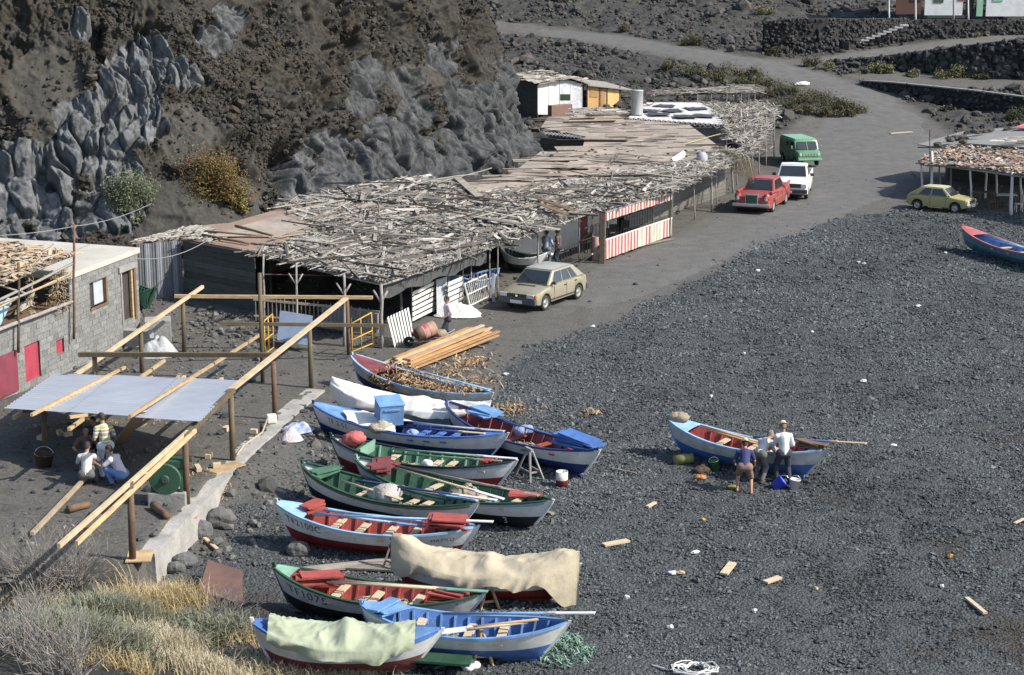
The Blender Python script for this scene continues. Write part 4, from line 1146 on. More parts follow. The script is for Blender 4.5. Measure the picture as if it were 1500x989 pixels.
# ---- long thatched shed
sh2 = thing('thatched_shed', 'long open shed with a flat roof of grey sticks, driftwood and palm thatch', 'shed', tuple(atg(560, 505)))
R2 = [(373, 368, 2.66), (430, 381, 2.62), (500, 399, 2.58), (560, 412, 2.50), (640, 385, 2.50), (735, 353, 2.50), (810, 327, 2.5), (880, 303, 2.50), (985, 279, 2.6), (975, 262, 2.75), (880, 263, 2.82), (790, 276, 2.82), (700, 291, 2.85), (660, 268, 3.0), (600, 262, 3.1), (500, 278, 3.1), (412, 300, 3.06), (455, 331, 2.94)]
base_, P2 = roof(sh2, R2, STICKD, .08)
n0 = 6200
ptsA = poly_scatter(P2, n0, random.Random(1))
sticks('thatch', ptsA, UA + .15, .40, (.4, 2.0), (.015, .075), (.012, .03), STICK, sh2, 2, .07, .10, two=1.4)['kind'] = 'stuff'
g = random.Random(5)
ptsB = poly_scatter(P2, 500, g)
sticks('palm_litter', ptsB, 0, 2.0, (.12, .45), (.05, .2), (.008, .02), STICK, sh2, 4, .18, .14)['kind'] = 'stuff'
sticks('driftwood_planks', poly_scatter(P2, 420, random.Random(7)), UA + .2, .35, (1.2, 3.8), (.04, .2), (.02, .04), BOARDM, sh2, 8, .03, .16, two=1.2)['kind'] = 'stuff'
sticks('driftwood_poles', poly_scatter(P2, 300, random.Random(9)), UA + .1, .45, (1.4, 4.6), (.04, .09), (.04, .08), STICKD, sh2, 10, .03, .16, two=1.3)['kind'] = 'stuff'
# ragged fringe along the eaves
fr = []
for (a, b) in zip(R2[:8], R2[1:9]):
    A, B = at(*a), at(*b)
    for i in range(int((B - A).length * 16)): fr.append(A.lerp(B, g.random()) + Vector((g.uniform(-.08, .08), g.uniform(-.08, .08), g.uniform(-.10, .0))))
sticks('eave_fringe', fr, UA + 1.2, .7, (.15, .5), (.015, .05), (.01, .02), STICK, sh2, 6, .5, .02)['kind'] = 'stuff'
for i, (a, b) in enumerate(zip(R2[:8], R2[1:9])):
    m = MB(); m.crook(at(a[0], a[1], a[2]) - Vector((0, 0, .14)), at(b[0], b[1], b[2]) - Vector((0, 0, .14)), .05, .05, 6, .04, g=g); m.build('eave_pole', POSTG, sh2, smooth=True)
# left (front) side: posts, picket rail and light blue panel
post(sh2, 434, 500, 385, .05, POSTG, forked=True); post(sh2, 504, 508, 402, .06, POSTG, forked=True); post(sh2, 558, 510, 416, .075, POSTG, forked=True)
post(sh2, 590, 470, 400, .05, POSTG, lean=-6); post(sh2, 386, 478, 372, .05, POSTG)
pk = [at(372, 466, .8), at(500, 478, .45), at(556, 485, .35)]
for a, b in zip(pk[:-1], pk[1:]):
    k = int((b - a).length / .16); m = MB()
    m.beam(a + Vector((0, 0, .75)), b + Vector((0, 0, .75)), .05, .09); m.build('top_rail', WOODO, sh2)
    m = MB(); m.beam(a + Vector((0, 0, .1)), b + Vector((0, 0, .1)), .05, .07); m.build('bottom_rail', WOODO, sh2)
    for i in range(k):
        c = a.lerp(b, (i + .5) / k); m = MB(); m.beam(c - Vector((0, 0, .1)), c + Vector((0, 0, .85 + g.uniform(-.05, .05))), .035, .03, up=(0, 1, 0)); m.build('picket', WOODO, sh2)
m = MB(); a, b, d_ = at(410, 455, 1.25), at(458, 463, 1.2), at(406, 498, .4); c_ = b + (d_ - a)
m.add([a, b, c_, d_] + [v + Vector((0, .05, 0)) for v in (a, b, c_, d_)], [(0, 3, 2, 1), (4, 5, 6, 7), (0, 1, 5, 4), (1, 2, 6, 5), (2, 3, 7, 6), (3, 0, 4, 7)])
tag(m.build('blue_board', mat('pale_blue_board', (.20, .255, .34), (.155, .2, .27), 2, .7)), 'pale blue board leaning on the picket rail of the thatched shed', 'board')
m = MB(); a, b = at(384, 402, 2.2), at(500, 404, 2.15); m.tube([a, b], .025, 6); m.build('cross_pole', IRON, sh2)
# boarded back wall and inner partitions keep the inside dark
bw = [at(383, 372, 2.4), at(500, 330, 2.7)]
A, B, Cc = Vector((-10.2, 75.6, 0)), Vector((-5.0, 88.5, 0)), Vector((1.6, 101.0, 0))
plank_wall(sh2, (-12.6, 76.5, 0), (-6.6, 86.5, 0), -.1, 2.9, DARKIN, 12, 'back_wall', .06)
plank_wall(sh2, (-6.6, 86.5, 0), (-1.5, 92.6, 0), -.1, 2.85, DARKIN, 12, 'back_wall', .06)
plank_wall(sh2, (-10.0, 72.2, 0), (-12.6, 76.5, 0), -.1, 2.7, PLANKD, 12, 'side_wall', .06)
# low wall with white end behind the picket rail
m = MB(); m.beam(at(470, 470, .6) + Vector((0, .6, 0)), at(552, 478, .5) + Vector((0, .5, 0)), .2, .8); m.build('low_wall', CONC, sh2)
# long front: posts
for px, yb, yt in ((603, 474, 393), (617, 466, 388), (637, 458, 382), (657, 452, 375), (678, 446, 367), (690, 446, 364), (717, 438, 356), (729, 436, 352)):
    post(sh2, px, yb, yt + 4, .032, POSTG if px != 637 else WOODB, z=.02)
post(sh2, 788, 402, 340, .04, POSTG, z=0); post(sh2, 848, 383, 318, .035, POSTG, z=0)
post(sh2, 868, 380, 312, .04, WOODB, z=0)
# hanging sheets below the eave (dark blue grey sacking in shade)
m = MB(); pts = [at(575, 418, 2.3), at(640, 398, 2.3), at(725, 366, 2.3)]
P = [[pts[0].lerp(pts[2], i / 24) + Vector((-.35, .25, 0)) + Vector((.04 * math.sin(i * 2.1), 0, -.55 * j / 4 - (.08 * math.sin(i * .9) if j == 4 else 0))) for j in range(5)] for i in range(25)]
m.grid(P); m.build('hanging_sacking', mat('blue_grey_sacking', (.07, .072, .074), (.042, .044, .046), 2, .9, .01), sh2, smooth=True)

# ---- red striped eating place in the long front
cf = thing('striped_eatery', 'small open air eatery with red and white striped valance and railing cloth', 'eatery', tuple(at(930, 365, 0)))
REDS = mat('stripe_red', (.36, .10, .095), (.28, .085, .08), 3, .85); WHS = mat('stripe_white', (.48, .45, .41), (.40, .37, .33), 3, .85); TANS = mat('stripe_faded', (.38, .36, .27), (.3, .29, .22), 3, .85)
def stripes(root, a, b, za0, za1, zb0, zb1, n, name, faded=()):
    m = MB()
    for i in range(n):
        k0, k1 = i / n, (i + 1) / n; p0, p1 = a.lerp(b, k0), a.lerp(b, k1); w = .015 * math.sin(i * 1.1)
        l0, l1 = za0 + (zb0 - za0) * k0, za0 + (zb0 - za0) * k1; h0, h1 = za1 + (zb1 - za1) * k0, za1 + (zb1 - za1) * k1
        o = Vector((w, -w, 0)); o2 = Vector((.015 * math.sin((i + 1) * 1.1), -.015 * math.sin((i + 1) * 1.1), 0))
        fm = (2 if i % 2 else 1) if any(f0 <= k0 < f1 for f0, f1 in faded) else i % 2
        m.add([Vector((p0.x, p0.y, l0)) + o, Vector((p1.x, p1.y, l1)) + o2, Vector((p1.x, p1.y, h1)), Vector((p0.x, p0.y, h0))], [(0, 1, 2, 3)], fm)
    return m.build(name, [REDS, WHS, TANS], root)
ca, cb = at(886, 384, 0), at(984, 348, 0)
stripes(cf, ca, cb, .12, 1.05, .12, 1.0, 44, 'striped_skirt', ((.48, .56), (.64, .82)))
va, vb = at(884, 303, 2.45), at(983, 284, 2.45)
stripes(cf, ca.lerp(cb, .0), cb, 1.98, 2.36, 1.98, 2.36, 44, 'striped_valance')
for k, (t, w, mm) in enumerate(((-.045, .24, POSTB), (0.0, .07, POSTG), (1.0, .07, POSTG), (.96, .12, POSTB))):
    c = ca + (cb - ca) * t; m = MB(); m.beam((c.x, c.y, -.05), (c.x, c.y, 2.5), w, w); m.build('post', mm, cf)
m = MB(); m.beam(ca + Vector((0, 0, 2.4)), cb + Vector((0, 0, 2.4)), .06, .06); m.build('valance_rail', POSTG, cf)
m = MB(); m.beam(ca + Vector((0, 0, 1.07)), cb + Vector((0, 0, 1.03)), .05, .05); m.build('skirt_rail', WHITEW, cf)
du = (cb - ca).normalized(); dn = Vector((-du.y, du.x, 0))
wa, wb = ca + dn * 3.2, cb + dn * 3.2
m = MB(); m.beam((wa + Vector((0, 0, 1.25))), (wb + Vector((0, 0, 1.25))), .12, 2.6); m.build('back_wall', LIMEW, cf)
c = wa.lerp(wb, .50) - dn * .075; m = MB(); m.beam((c.x, c.y, 0), (c.x, c.y, 2.0), .75, .05, up=tuple(dn)); m.build('door', REDD, cf)
for t in (.44, .56): c = wa.lerp(wb, t) - dn * .08; m = MB(); m.beam((c.x, c.y, 0), (c.x, c.y, 2.1), .09, .06, up=tuple(dn)); m.build('door_frame', LIMEW, cf)
m = MB(); c = wa.lerp(wb, .8) - dn * .08; m.beam((c.x, c.y, 1.0), (c.x, c.y, 1.9), .6, .04, up=tuple(dn)); m.build('window', DARKIN, cf)
ra, rb_ = ca + dn * 1.1, cb + dn * 1.1
m = MB(); m.beam(ra + Vector((0, 0, 1.55)), rb_ + Vector((0, 0, 1.5)), .05, .05); m.build('inner_rail', BRAIL, cf)
for i in range(26):
    c = ra.lerp(rb_, i / 25); m = MB(); m.beam((c.x, c.y, .3), (c.x, c.y, 1.55), .03, .03); m.build('bar', BRAIL, cf)
for t in (.25, .45, .62, .8):
    c = ca.lerp(cb, t) + dn * (1.9 if t != .45 else 1.7)
    ch = thing('cafe_chair', {.25: 'dark chair deepest left behind the striped skirt', .45: 'dark chair in front of the red door', .62: 'dark chair right of the red door', .8: 'dark chair by the far post of the eatery'}[t], 'chair', (c.x, c.y, 0), group='chairs of the eatery')
    m = MB(); m.box((c.x, c.y, .46), (.42, .42, .04)); m.build('seat', POSTB, ch)
    m = MB(); m.box((c.x, c.y + .2, .75), (.42, .03, .4)); m.build('backrest', POSTB, ch)
    for sx in (-1, 1):
        for sy in (-1, 1): m = MB(); m.box((c.x + sx * .18, c.y + sy * .18, .22), (.035, .035, .44)); m.build('leg', BRAIL, ch)
# dark slatted side wall between eatery and men + railing
rl = thing('iron_railing', 'dark iron railing with a pinkish cloth post between the two men and the striped eatery', 'railing', tuple(at(845, 390, 0)))
a, b = at(815, 397, 0) + Vector((0, .3, 0)), at(868, 378, 0)
for z in (1.02, .12): m = MB(); m.beam(a + Vector((0, 0, z)), b + Vector((0, 0, z)), .04, .04); m.build('rail', BRAIL, rl)
for i in range(15): c = a.lerp(b, i / 14); m = MB(); m.beam((c.x, c.y, .1), (c.x, c.y, 1.02), .022, .022); m.build('bar', BRAIL, rl)
c = at(872, 382, 0); m = MB(); m.grid([[Vector((c.x + .16 * math.cos(k * .785) + .02 * math.sin(i * 2 + k), c.y + .1 * math.sin(k * .785), .02 + 1.15 * i / 6)) for k in range(8)] for i in range(7)], closev=True)
m.build('cloth_wrap', mat('pink_cloth', (.5, .33, .3), (.42, .25, .22), 6, .9, .02), rl, smooth=True)
m = MB(); m.beam(at(848, 386, .1), at(868, 372, .85), .05, .05); m.build('brace', WHITEW, rl)
# inner white walls behind the two men
pw = thing('inner_white_wall', 'whitewashed inner wall behind the two men under the thatch', 'wall', tuple(at(840, 345, 0)))
a, b = at(812, 392, 0) + dn * 2.2, at(866, 378, 0) + dn * 2.2
m = MB(); m.beam(a + Vector((0, 0, 1.15)), b + Vector((0, 0, 1.15)), .1, 2.3); m.build('wall_panel', LIMEW, pw)
m = MB(); c = a.lerp(b, .55) - dn * .07; m.beam((c.x, c.y, 1.0), (c.x, c.y, 1.8), .5, .03, up=tuple(dn)); m.build('window', mat('shutter_grey', (.4, .42, .42), (.33, .35, .35), 3, .7), pw)

# ---- pallet fences, gate, cloth
def slat_fence(name, label, A, B, Cq, D, n, vertical, material, backs=2, group='fences of old white boards'):
    """A top left, B top right, Cq bottom right, D bottom left"""
    root = thing(name, label, 'fence', tuple((Cq + D) / 2), group=group); nn = (B - A).cross(D - A).normalized()
    for i in range(n):
        k = (i + .5) / n; m = MB()
        if vertical: p, q = A.lerp(B, k), D.lerp(Cq, k); w = (B - A).length / n * .55
        else: p, q = A.lerp(D, k), B.lerp(Cq, k); w = (D - A).length / n * .68
        m.beam(p, q, w, .022, up=tuple(nn)); m.build('slat', material, root)
    for k in ([.12, .88] if backs == 2 else [.1, .5, .9]):
        m = MB(); o = nn * .03
        if vertical: p, q = A.lerp(D, k) + o, B.lerp(Cq, k) + o
        else: p, q = A.lerp(B, k) + o, D.lerp(Cq, k) + o
        m.beam(p, q, .07, .025, up=tuple(nn)); m.build('batten', WOODO, root)
    return root
slat_fence('pallet', 'white slatted pallet leaning beside the corner post of the thatched shed', at(566, 466, 1.25), at(599, 450, 1.25), at(608, 497, 0), at(577, 509, 0), 8, True, WHITEW)
slat_fence('board_fence', 'fence of six wide white boards left of the grey cloth strip', at(604, 427, 1.42), at(638, 410, 1.45), at(638, 455, .15), at(604, 472, .15), 6, False, WHITEW)
slat_fence('board_fence', 'narrow fence of white boards right of the grey cloth strip', at(656, 413, 1.38), at(677, 404, 1.4), at(677, 442, .15), at(656, 452, .15), 5, False, WHITEW)
m = MB(); a, b, c_, d_ = at(639, 410, 1.5), at(655, 405, 1.5), at(655, 455, .05), at(640, 462, .05)
m.grid([[a.lerp(b, i / 6).lerp(d_.lerp(c_, i / 6), j / 8) + Vector((0, .03 * math.sin(i * 2.1), 0)) for j in range(9)] for i in range(7)])
tag(m.build('grey_cloth_strip', mat('grey_cloth', (.40, .41, .44), (.3, .31, .34), 4, .9, .01), smooth=True), 'grey cloth strip hanging between the two white board fences', 'cloth')
gt = thing('white_gate', 'white gate of thin upright bars with a sagging diagonal brace', 'gate', tuple(at(700, 442, 0)))
A, B, Cq, D = at(680, 416, 1.05), at(712, 402, 1.1), at(716, 434, .1), at(688, 448, .05)
for p, q, w in ((A, B, .06), (D, Cq, .07), (A, D, .06), (B, Cq, .06), (A.lerp(D, .5), B.lerp(Cq, .5), .05)): m = MB(); m.beam(p, q, w, .04); m.build('gate_frame', WHITEW, gt)
for i in range(12): m = MB(); k = (i + .5) / 12; m.beam(A.lerp(B, k), D.lerp(Cq, k), .028, .02); m.build('bar', WHITEW, gt)
m = MB(); a, b = at(720, 402, 1.2), at(728, 440, 0); m.grid([[Vector((a.x + .14 * i / 3 + .02 * math.sin(j + i * 2), a.y + .03 * math.sin(i * 3), 1.25 * (1 - j / 8))) for j in range(9)] for i in range(4)])
tag(m.build('grey_cloth_strip', MATS['grey_cloth'], smooth=True), 'pale cloth wrapped on the posts right of the white gate', 'cloth')

# ---- felt roofed shed behind
sh3 = thing('felt_roofed_shed', 'wide shed under tan roofing felt strewn with stones and planks', 'shed', tuple(at(985, 350, 0)))
R3 = [(662, 270, 2.97), (745, 257, 3.02), (792, 222, 3.05), (852, 221, 3.0), (858, 200, 3.0), (792, 187, 3.05), (803, 171, 3.05), (900, 170, 3.0), (1010, 183, 2.95), (1064, 222, 2.8), (1000, 247, 2.78), (880, 266, 2.84), (790, 279, 2.84), (702, 293, 2.87)]
_, P3 = roof(sh3, R3, FELT, .08)
R4 = [(973, 262, 2.76), (984, 281, 2.6), (1030, 258, 2.58), (1082, 235, 2.55), (1108, 224, 2.55), (1064, 219, 2.78), (1000, 245, 2.76)]
_, P4 = roof(sh3, R4, STICKD, .07, 'front_roof')
sticks('front_thatch', poly_scatter(P4, 1300, random.Random(8)), UA + .3, .5, (.3, 1.5), (.02, .1), (.012, .03), STICK, sh3, 9, .1, .12, two=1.2)['kind'] = 'stuff'
_rp = [p for p in poly_scatter(P3, 110, random.Random(11)) if p.y < 104]
stones("roof_stones", np.array([tuple(p - OFF[sh3.name]) for p in _rp]), np.random.default_rng(2).uniform(.04, .13, len(_rp)), ROCK, 12, parent=sh3)["kind"] = "stuff"
sticks('roof_litter', poly_scatter(P3, 170, random.Random(12)), UA - .9, .25, (.4, 2.6), (.03, .09), (.015, .03), STICKD, sh3, 13, .02, .03)['kind'] = 'stuff'
sticks('edge_litter', poly_scatter(pp([(702, 293, 2.87), (880, 266, 2.84), (1000, 247, 2.78), (1040, 232, 2.8), (940, 246, 2.86), (850, 262, 2.9), (760, 279, 2.9), (690, 283, 2.9)]), 700, random.Random(13)), UA + .1, .5, (.3, 1.8), (.03, .12), (.015, .03), BOARDM, sh3, 14, .05, .06, two=1.3)['kind'] = 'stuff'
sticks('felt_strips', poly_scatter(P3, 46, random.Random(17)), UA - .95, .12, (1.6, 4.5), (.25, .9), (.006, .012), islandmat('felt_strip', [(.36, .30, .25), (.26, .215, .175), (.20, .165, .135), (.31, .26, .21)], .95), sh3, 18, .01, .03)['kind'] = 'stuff'
pr = at(990, 350, 0)
a, b = at(990, 345, 0) + dn * 3.0, at(1076, 285, 0) + dn * .6
plank_wall(sh3, a, b, -.1, 2.45, mat('grey_planks', (.17, .165, .15), (.125, .12, .11), 2, .9, .008, stretch=(1, 1, 7), island=.18), 11, 'front_wall', .05, seed=6)
for px, yb, yt, r in ((958, 340, 268, .03), (1018, 322, 250, .035), (1043, 311, 240, .05), (1050, 306, 236, .03), (1074, 283, 232, .05), (1080, 272, 228, .04)):
    post(sh3, px, yb, yt, r, POSTG, z=0, lean=-2)
# corrugated edge and dark wall in the gap of the roof
m = MB(); a, b = at(795, 196, 2.95), at(855, 203, 2.95); P = []
for i in range(45):
    c = a.lerp(b, i / 44); w = .06 * math.sin(i * 1.6); P.append([c + Vector((0, -.1, w)), c + Vector((-.2, .9, w + .06))])
m.grid(P); m.build('corrugated_edge', mat('pale_corrugated', (.5, .48, .44), (.4, .38, .35), 2, .8), sh3, smooth=True)
plank_wall(sh3, at(792, 200, 2.9), at(858, 207, 2.9), .6, 2.85, mat('dark_green_planks', (.075, .082, .07), (.05, .055, .047), 2, .9, island=.2), 7, 'gap_wall', .05)

# ---- concrete roofed building with tank
sh5 = thing('slab_roofed_house', 'low house with a white concrete slab roof edged with round tile ends', 'house', tuple(at(990, 190, 0)))
R5 = [(920, 173, 3.05), (1066, 183, 3.0), (1064, 170, 3.1), (1025, 150, 3.2), (948, 150, 3.2), (930, 160, 3.1)]
WSLAB = mat('white_slab', (.58, .56, .53), (.44, .42, .39), 1.2, .9, .01, flecks=(.15, .14, .14), fl=(.66, .72))
m = MB(); P5 = pp(R5); m.prism(P5, .16); m.build('roof_slab', WSLAB, sh5)
m = MB(); m.beam(P5[0] + Vector((0, .25, -1.6)), P5[1] + Vector((0, .25, -1.6)), .2, 2.9); m.build('wall', CONC, sh5)
for i in range(20):
    c = P5[0].lerp(P5[1], (i + .5) / 20) + Vector((0, -.10, -.06)); m = MB()
    m.lathe(c, [(.13, -.14), (.13, .30), (.085, .30), (.085, -.14)], 10, M=Matrix.Rotation(R(90), 4, 'X'), close=True); m.build('tile_end', WSLAB, sh5, smooth=True)
BLKT = mat('black_plastic', (.035, .034, .036), (.06, .058, .06), 3, .6, .02)
g = random.Random(21)
for i, (px, py) in enumerate([(950, 163), (965, 168), (985, 163), (1003, 171), (1020, 160), (1030, 170), (975, 156)]):
    c = at(px, py, 3.14); P = []; zr_ = g.uniform(-.6, .6); cz, sz = math.cos(zr_), math.sin(zr_)
    for a_ in range(9): P.append([c + Vector(((a_ / 8 - .5) * 1.5 * cz - (j / 4 - .5) * 1.5 * sz * (1 - .6 * a_ / 8), (a_ / 8 - .5) * 1.5 * sz + (j / 4 - .5) * 1.9 * cz + g.uniform(-.12, .12), .03 + .05 * g.random())) for j in range(5)])
    m = MB(); m.grid(P)
    tag(m.build('black_sheet', BLKT, smooth=True), ['black plastic scrap right of the metal tank on the slab roof', 'black plastic scrap nearest the tile ends, centre left of the slab', 'black plastic scrap in the middle of the slab roof', 'black plastic scrap at the front right of the slab roof', 'black plastic scrap near the back right of the slab', 'rightmost black plastic scrap on the slab roof', 'rearmost black plastic scrap on the slab roof'][i], 'plastic sheet', group='black plastic scraps on the slab roof')
tk = thing('water_tank', 'upright pale grey metal water tank on the slab roof', 'water tank', tuple(at(933, 168, 3.12)))
c = at(933, 168, 3.12); m = MB(); m.lathe(c, [(.02, 0), (.41, 0), (.42, .03), (.41, .06), (.41, 1.62), (.43, 1.64), (.41, 1.68), (.02, 1.70)], 22); m.build('tank_body', mat('galvanised', (.40, .41, .40), (.33, .34, .34), 2, .45, metal=.2), tk, smooth=True)
for k in range(4): m = MB(); m.beam(c + Vector((.3 * math.cos(k * 1.57 + .6), .3 * math.sin(k * 1.57 + .6), -.28)), c + Vector((.3 * math.cos(k * 1.57 + .6), .3 * math.sin(k * 1.57 + .6), .02)), .1, .1); m.build('leg', CONC, tk)
c = at(951, 146, 3.6); m = MB(); m.lathe(c, [(.36, -.16), (.40, -.16), (.40, .16), (.36, .16)], 22, M=Matrix.Rotation(R(80), 4, 'X') , close=True)
tag(m.build('iron_hoop', IRON, smooth=True), 'open ended rusty drum ring behind the metal tank', 'drum ring')

# ---- thatched shelter at the far end
sh6 = thing('stick_roofed_shelter', 'far shelter with a bristling roof of grey sticks on thin poles', 'shelter', tuple(at(1110, 262, 0)))
R6 = [(1062, 184, 2.9), (1068, 205, 2.72), (1106, 224, 2.55), (1118, 205, 2.6), (1137, 158, 2.7), (1080, 150, 2.95), (1030, 152, 3.0)]
_, P6 = roof(sh6, R6, STICKD, .07)
sticks('thatch', poly_scatter(P6, 2600, random.Random(31)), UA + .9, .7, (.4, 1.7), (.02, .09), (.012, .03), STICK, sh6, 32, .22, .25, two=1.5)['kind'] = 'stuff'
for px, yb, yt in ((1102, 250, 200), (1122, 246, 172), (1134, 238, 163), (1130, 226, 168), (1112, 256, 212)): post(sh6, px, yb, yt, .035, POSTG, z=0)
m = MB(); m.tube([at(1122, 222, .9), at(1133, 214, .9)], .03, 6); m.build('rail', POSTG, sh6)
# drooping palm fronds
PALM = islandmat('dry_palm_leaf', [(.20, .15, .085), (.33, .27, .16), (.42, .36, .22), (.26, .22, .14), (.14, .1, .06)], .85)
g = random.Random(41)
for i in range(9):
    b = at(1058 + i * 5 + g.uniform(-3, 3), 220 + i * 2.2 - g.uniform(0, 10), 2.9)
    root = thing('palm_frond', ['dry palm frond drooping over the eave, leftmost of the bunch', 'dry palm frond, second from the left of the drooping bunch', 'dry palm frond, third from the left of the drooping bunch', 'dry palm frond left of the middle of the drooping bunch', 'dry palm frond in the middle of the drooping bunch', 'dry palm frond right of the middle of the drooping bunch', 'dry palm frond, third from the right of the drooping bunch', 'dry palm frond, second from the right of the drooping bunch', 'dry palm frond drooping above the red car, rightmost of the bunch'][i], 'palm frond', tuple(b), group='palm fronds on the shed eave')
    ax = Vector((.55 - .05 * i, -.8, 0)).normalized(); pts = [b + ax * (1.9 * t ** .8 - .9) + Vector((0, 0, .25 * t - 2.6 * max(0, t - .35) ** 1.5)) for t in [k / 10 for k in range(11)]]
    m = MB(); m.tube(pts, [.03 - .002 * k for k in range(11)], 5); m.build('midrib', PALM, root, smooth=True)
    m = MB(); sd = Vector((-ax.y, ax.x, 0))
    for k in range(60):
        t = k / 59; p = pts[min(9, int(t * 10))].lerp(pts[min(10, int(t * 10) + 1)], t * 10 - int(t * 10)); sgn = 1 if k % 2 else -1
        e = p + sd * (sgn * g.uniform(.2, .5)) + ax * .25 + Vector((0, 0, -g.uniform(.1, .5))); w = ax * .02
        m.add([p - w, p + w, e], [(0, 1, 2)])
    m.build('leaflets', PALM, root)['kind'] = 'stuff'
# yellow cane and fallen bits on that roof
m = MB(); m.crook(at(1000, 212, 2.95), at(1055, 196, 3.05), .03, .02, 5, .05); tag(m.build('yellow_cane', mat('yellow_cane', (.42, .40, .12), (.35, .32, .1), 4, .8), smooth=True), 'yellow green cane lying on the felt roof', 'cane')
slat_fence('slatted_panel', 'small white slatted panel lying on the roof right of the felt', at(985, 232, 2.95), at(1002, 221, 3.0), at(1006, 232, 2.75), at(990, 243, 2.7), 6, False, WHITEW, group=None)
m = MB(); m.lathe(at(1028, 243, 2.55), [(.02, 0), (.36, 0), (.30, .55), (.20, .75), (.02, .78)], 14); tag(m.build('grey_bundle', mat('grey_tub', (.36, .38, .42), (.28, .3, .33), 3, .8), smooth=True), 'pale grey covered tub standing at the eave by the palm fronds', 'tub')

# ---- loose boards and poles lying on the roofs
LB = [((588, 318, 3.0), (716, 346, 2.78), 'long grey plank lying across the middle of the stick roof', .16), ((600, 300, 3.05), (690, 318, 2.95), 'dark branch across the middle of the stick roof', .06),
      ((700, 283, 3.06), (800, 291, 2.98), 'straight grey plank along the edge of the felt on the stick roof', .12), ((782, 290, 2.97), (838, 310, 2.80), 'brown board at the foot of the felt roof', .3), ((790, 300, 2.9), (830, 316, 2.78), 'second brown board near the eave above the gold car', .3),
      ((670, 262, 3.15), (702, 290, 3.0), 'broad pale plank at the upper corner of the felt roof', .4), ((640, 270, 3.12), (720, 248, 3.1), 'slim pole along the back edge of the stick roof', .07), ((822, 249, 3.05), (880, 262, 3.0), 'dark pole lying on the tan felt', .1),
      ((868, 231, 3.08), (985, 240, 2.98), 'long bleached plank heap across the felt roof', .35), ((905, 226, 3.12), (955, 232, 3.08), 'short white plank on the felt roof', .25), ((935, 254, 2.95), (1010, 264, 2.8), 'white plank near the eave right of the striped valance', .3),
      ((930, 258, 2.92), (1004, 250, 2.86), 'grey plank crossing the white one near the eave', .15), ((560, 345, 2.9), (690, 352, 2.74), 'grey pole low on the stick roof', .07), ((470, 330, 3.05), (560, 343, 2.93), 'pale plank left of the middle of the stick roof', .14),
      ((420, 312, 3.1), (520, 292, 3.14), 'pole along the back left edge of the stick roof', .08), ((700, 320, 2.85), (760, 330, 2.75), 'pale square board on the stick roof above the gate', .4), ((640, 284, 3.1), (770, 300, 2.95), 'brown pole below the felt corner', .06), ((820, 196, 3.1), (905, 186, 3.1), 'grey batten on the far part of the felt roof', .08)]
for a, b, lab, w in LB:
    m = MB(); A, B = at(*a) + Vector((0, 0, .06)), at(*b) + Vector((0, 0, .06))
    if w < .09: m.crook(A, B, w * .6, w * .45, 6, .04)
    else: m.beam(A, B, w, .035)
    tag(m.build('loose_pole' if w < .09 else 'loose_plank', WOODO if 'dark' not in lab and 'brown' not in lab else WOODB, bevel=0), lab, 'pole' if w < .09 else 'plank', 'planks and poles lying on the shed roofs')
for i, (px, py, h, lab) in enumerate([(553, 318, .9, 'upright forked twig standing out of the stick roof'), (900, 238, .55, 'stub of wood standing on the felt roof'), (893, 240, .4, 'shorter stub of wood beside the other on the felt roof')]):
    m = MB(); c = at(px, py, 2.85); m.crook(c, c + Vector((.1, 0, h)), .05, .03, 5, .05); m.tube([c + Vector((.05, 0, h * .6)), c + Vector((.3, 0, h * .95))], [.03, .015], 5)
    tag(m.build('upright_twig', WOODO), lab, 'twig')

# ---- white hut with plywood annex behind the sheds
C0 = aty(788, 160, 134.0); HD = Vector((.80, .60, 0)); HN = Vector((.60, -.80, 0))
def hp(px, py, o=0.0, D=HD):
    """point on the hut front (vertical plane through C0 along HD) seen at a pixel"""
    X = (px - 750) / FPX; V = (py - 494.5) / FPX; dy = CP - V * SP; dz = -SP - V * CP
    Nn = Vector((D.y, -D.x, 0)); t = C0.dot(Nn) / (Vector((X, dy, 0)).dot(Nn)); p = Vector((X * t, dy * t, CH + dz * t)); return p + HN * o
def panel(root, quad, th, material, name, o=0.0):
    m = MB(); f = [hp(*q, o) for q in quad]; b = [p - HN * th for p in f]
    m.add(f + b, [(0, 3, 2, 1), (4, 5, 6, 7), (0, 1, 5, 4), (1, 2, 6, 5), (2, 3, 7, 6), (3, 0, 4, 7)]); return m.build(name, material, root)
ht = thing('white_hut', 'small white boarded hut with a grey shingled mono pitch roof below the cliff end', 'hut', (C0.x, C0.y, Tz(C0.x, C0.y)))
panel(ht, [(788, 121), (819, 118), (819, 168), (788, 168)], .06, WHITEW, 'white_wall')
panel(ht, [(820, 118), (851, 123), (851, 166), (820, 168)], .06, mat('patched_white', (.60, .60, .62), (.36, .37, .4), 2.2, .85, flecks=(.2, .2, .22)), 'patched_wall')
panel(ht, [(820, 138), (835, 138), (835, 147), (820, 147)], .03, mat('dark_green_glass', (.03, .045, .025), (.02, .03, .02), 2, .3), 'window', .03)
for px in (788, 804, 820, 836, 852): panel(ht, [(px - .5, 120), (px + .5, 120), (px + .5, 166), (px - .5, 166)], .04, WHITEW, 'batten', .025)
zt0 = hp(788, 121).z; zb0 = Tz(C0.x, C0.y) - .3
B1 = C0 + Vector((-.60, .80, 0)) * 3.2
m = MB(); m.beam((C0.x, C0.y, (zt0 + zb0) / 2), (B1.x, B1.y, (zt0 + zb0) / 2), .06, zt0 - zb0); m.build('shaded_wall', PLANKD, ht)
B2 = hp(851, 123) + Vector((-.60, .80, 0)) * 3.2
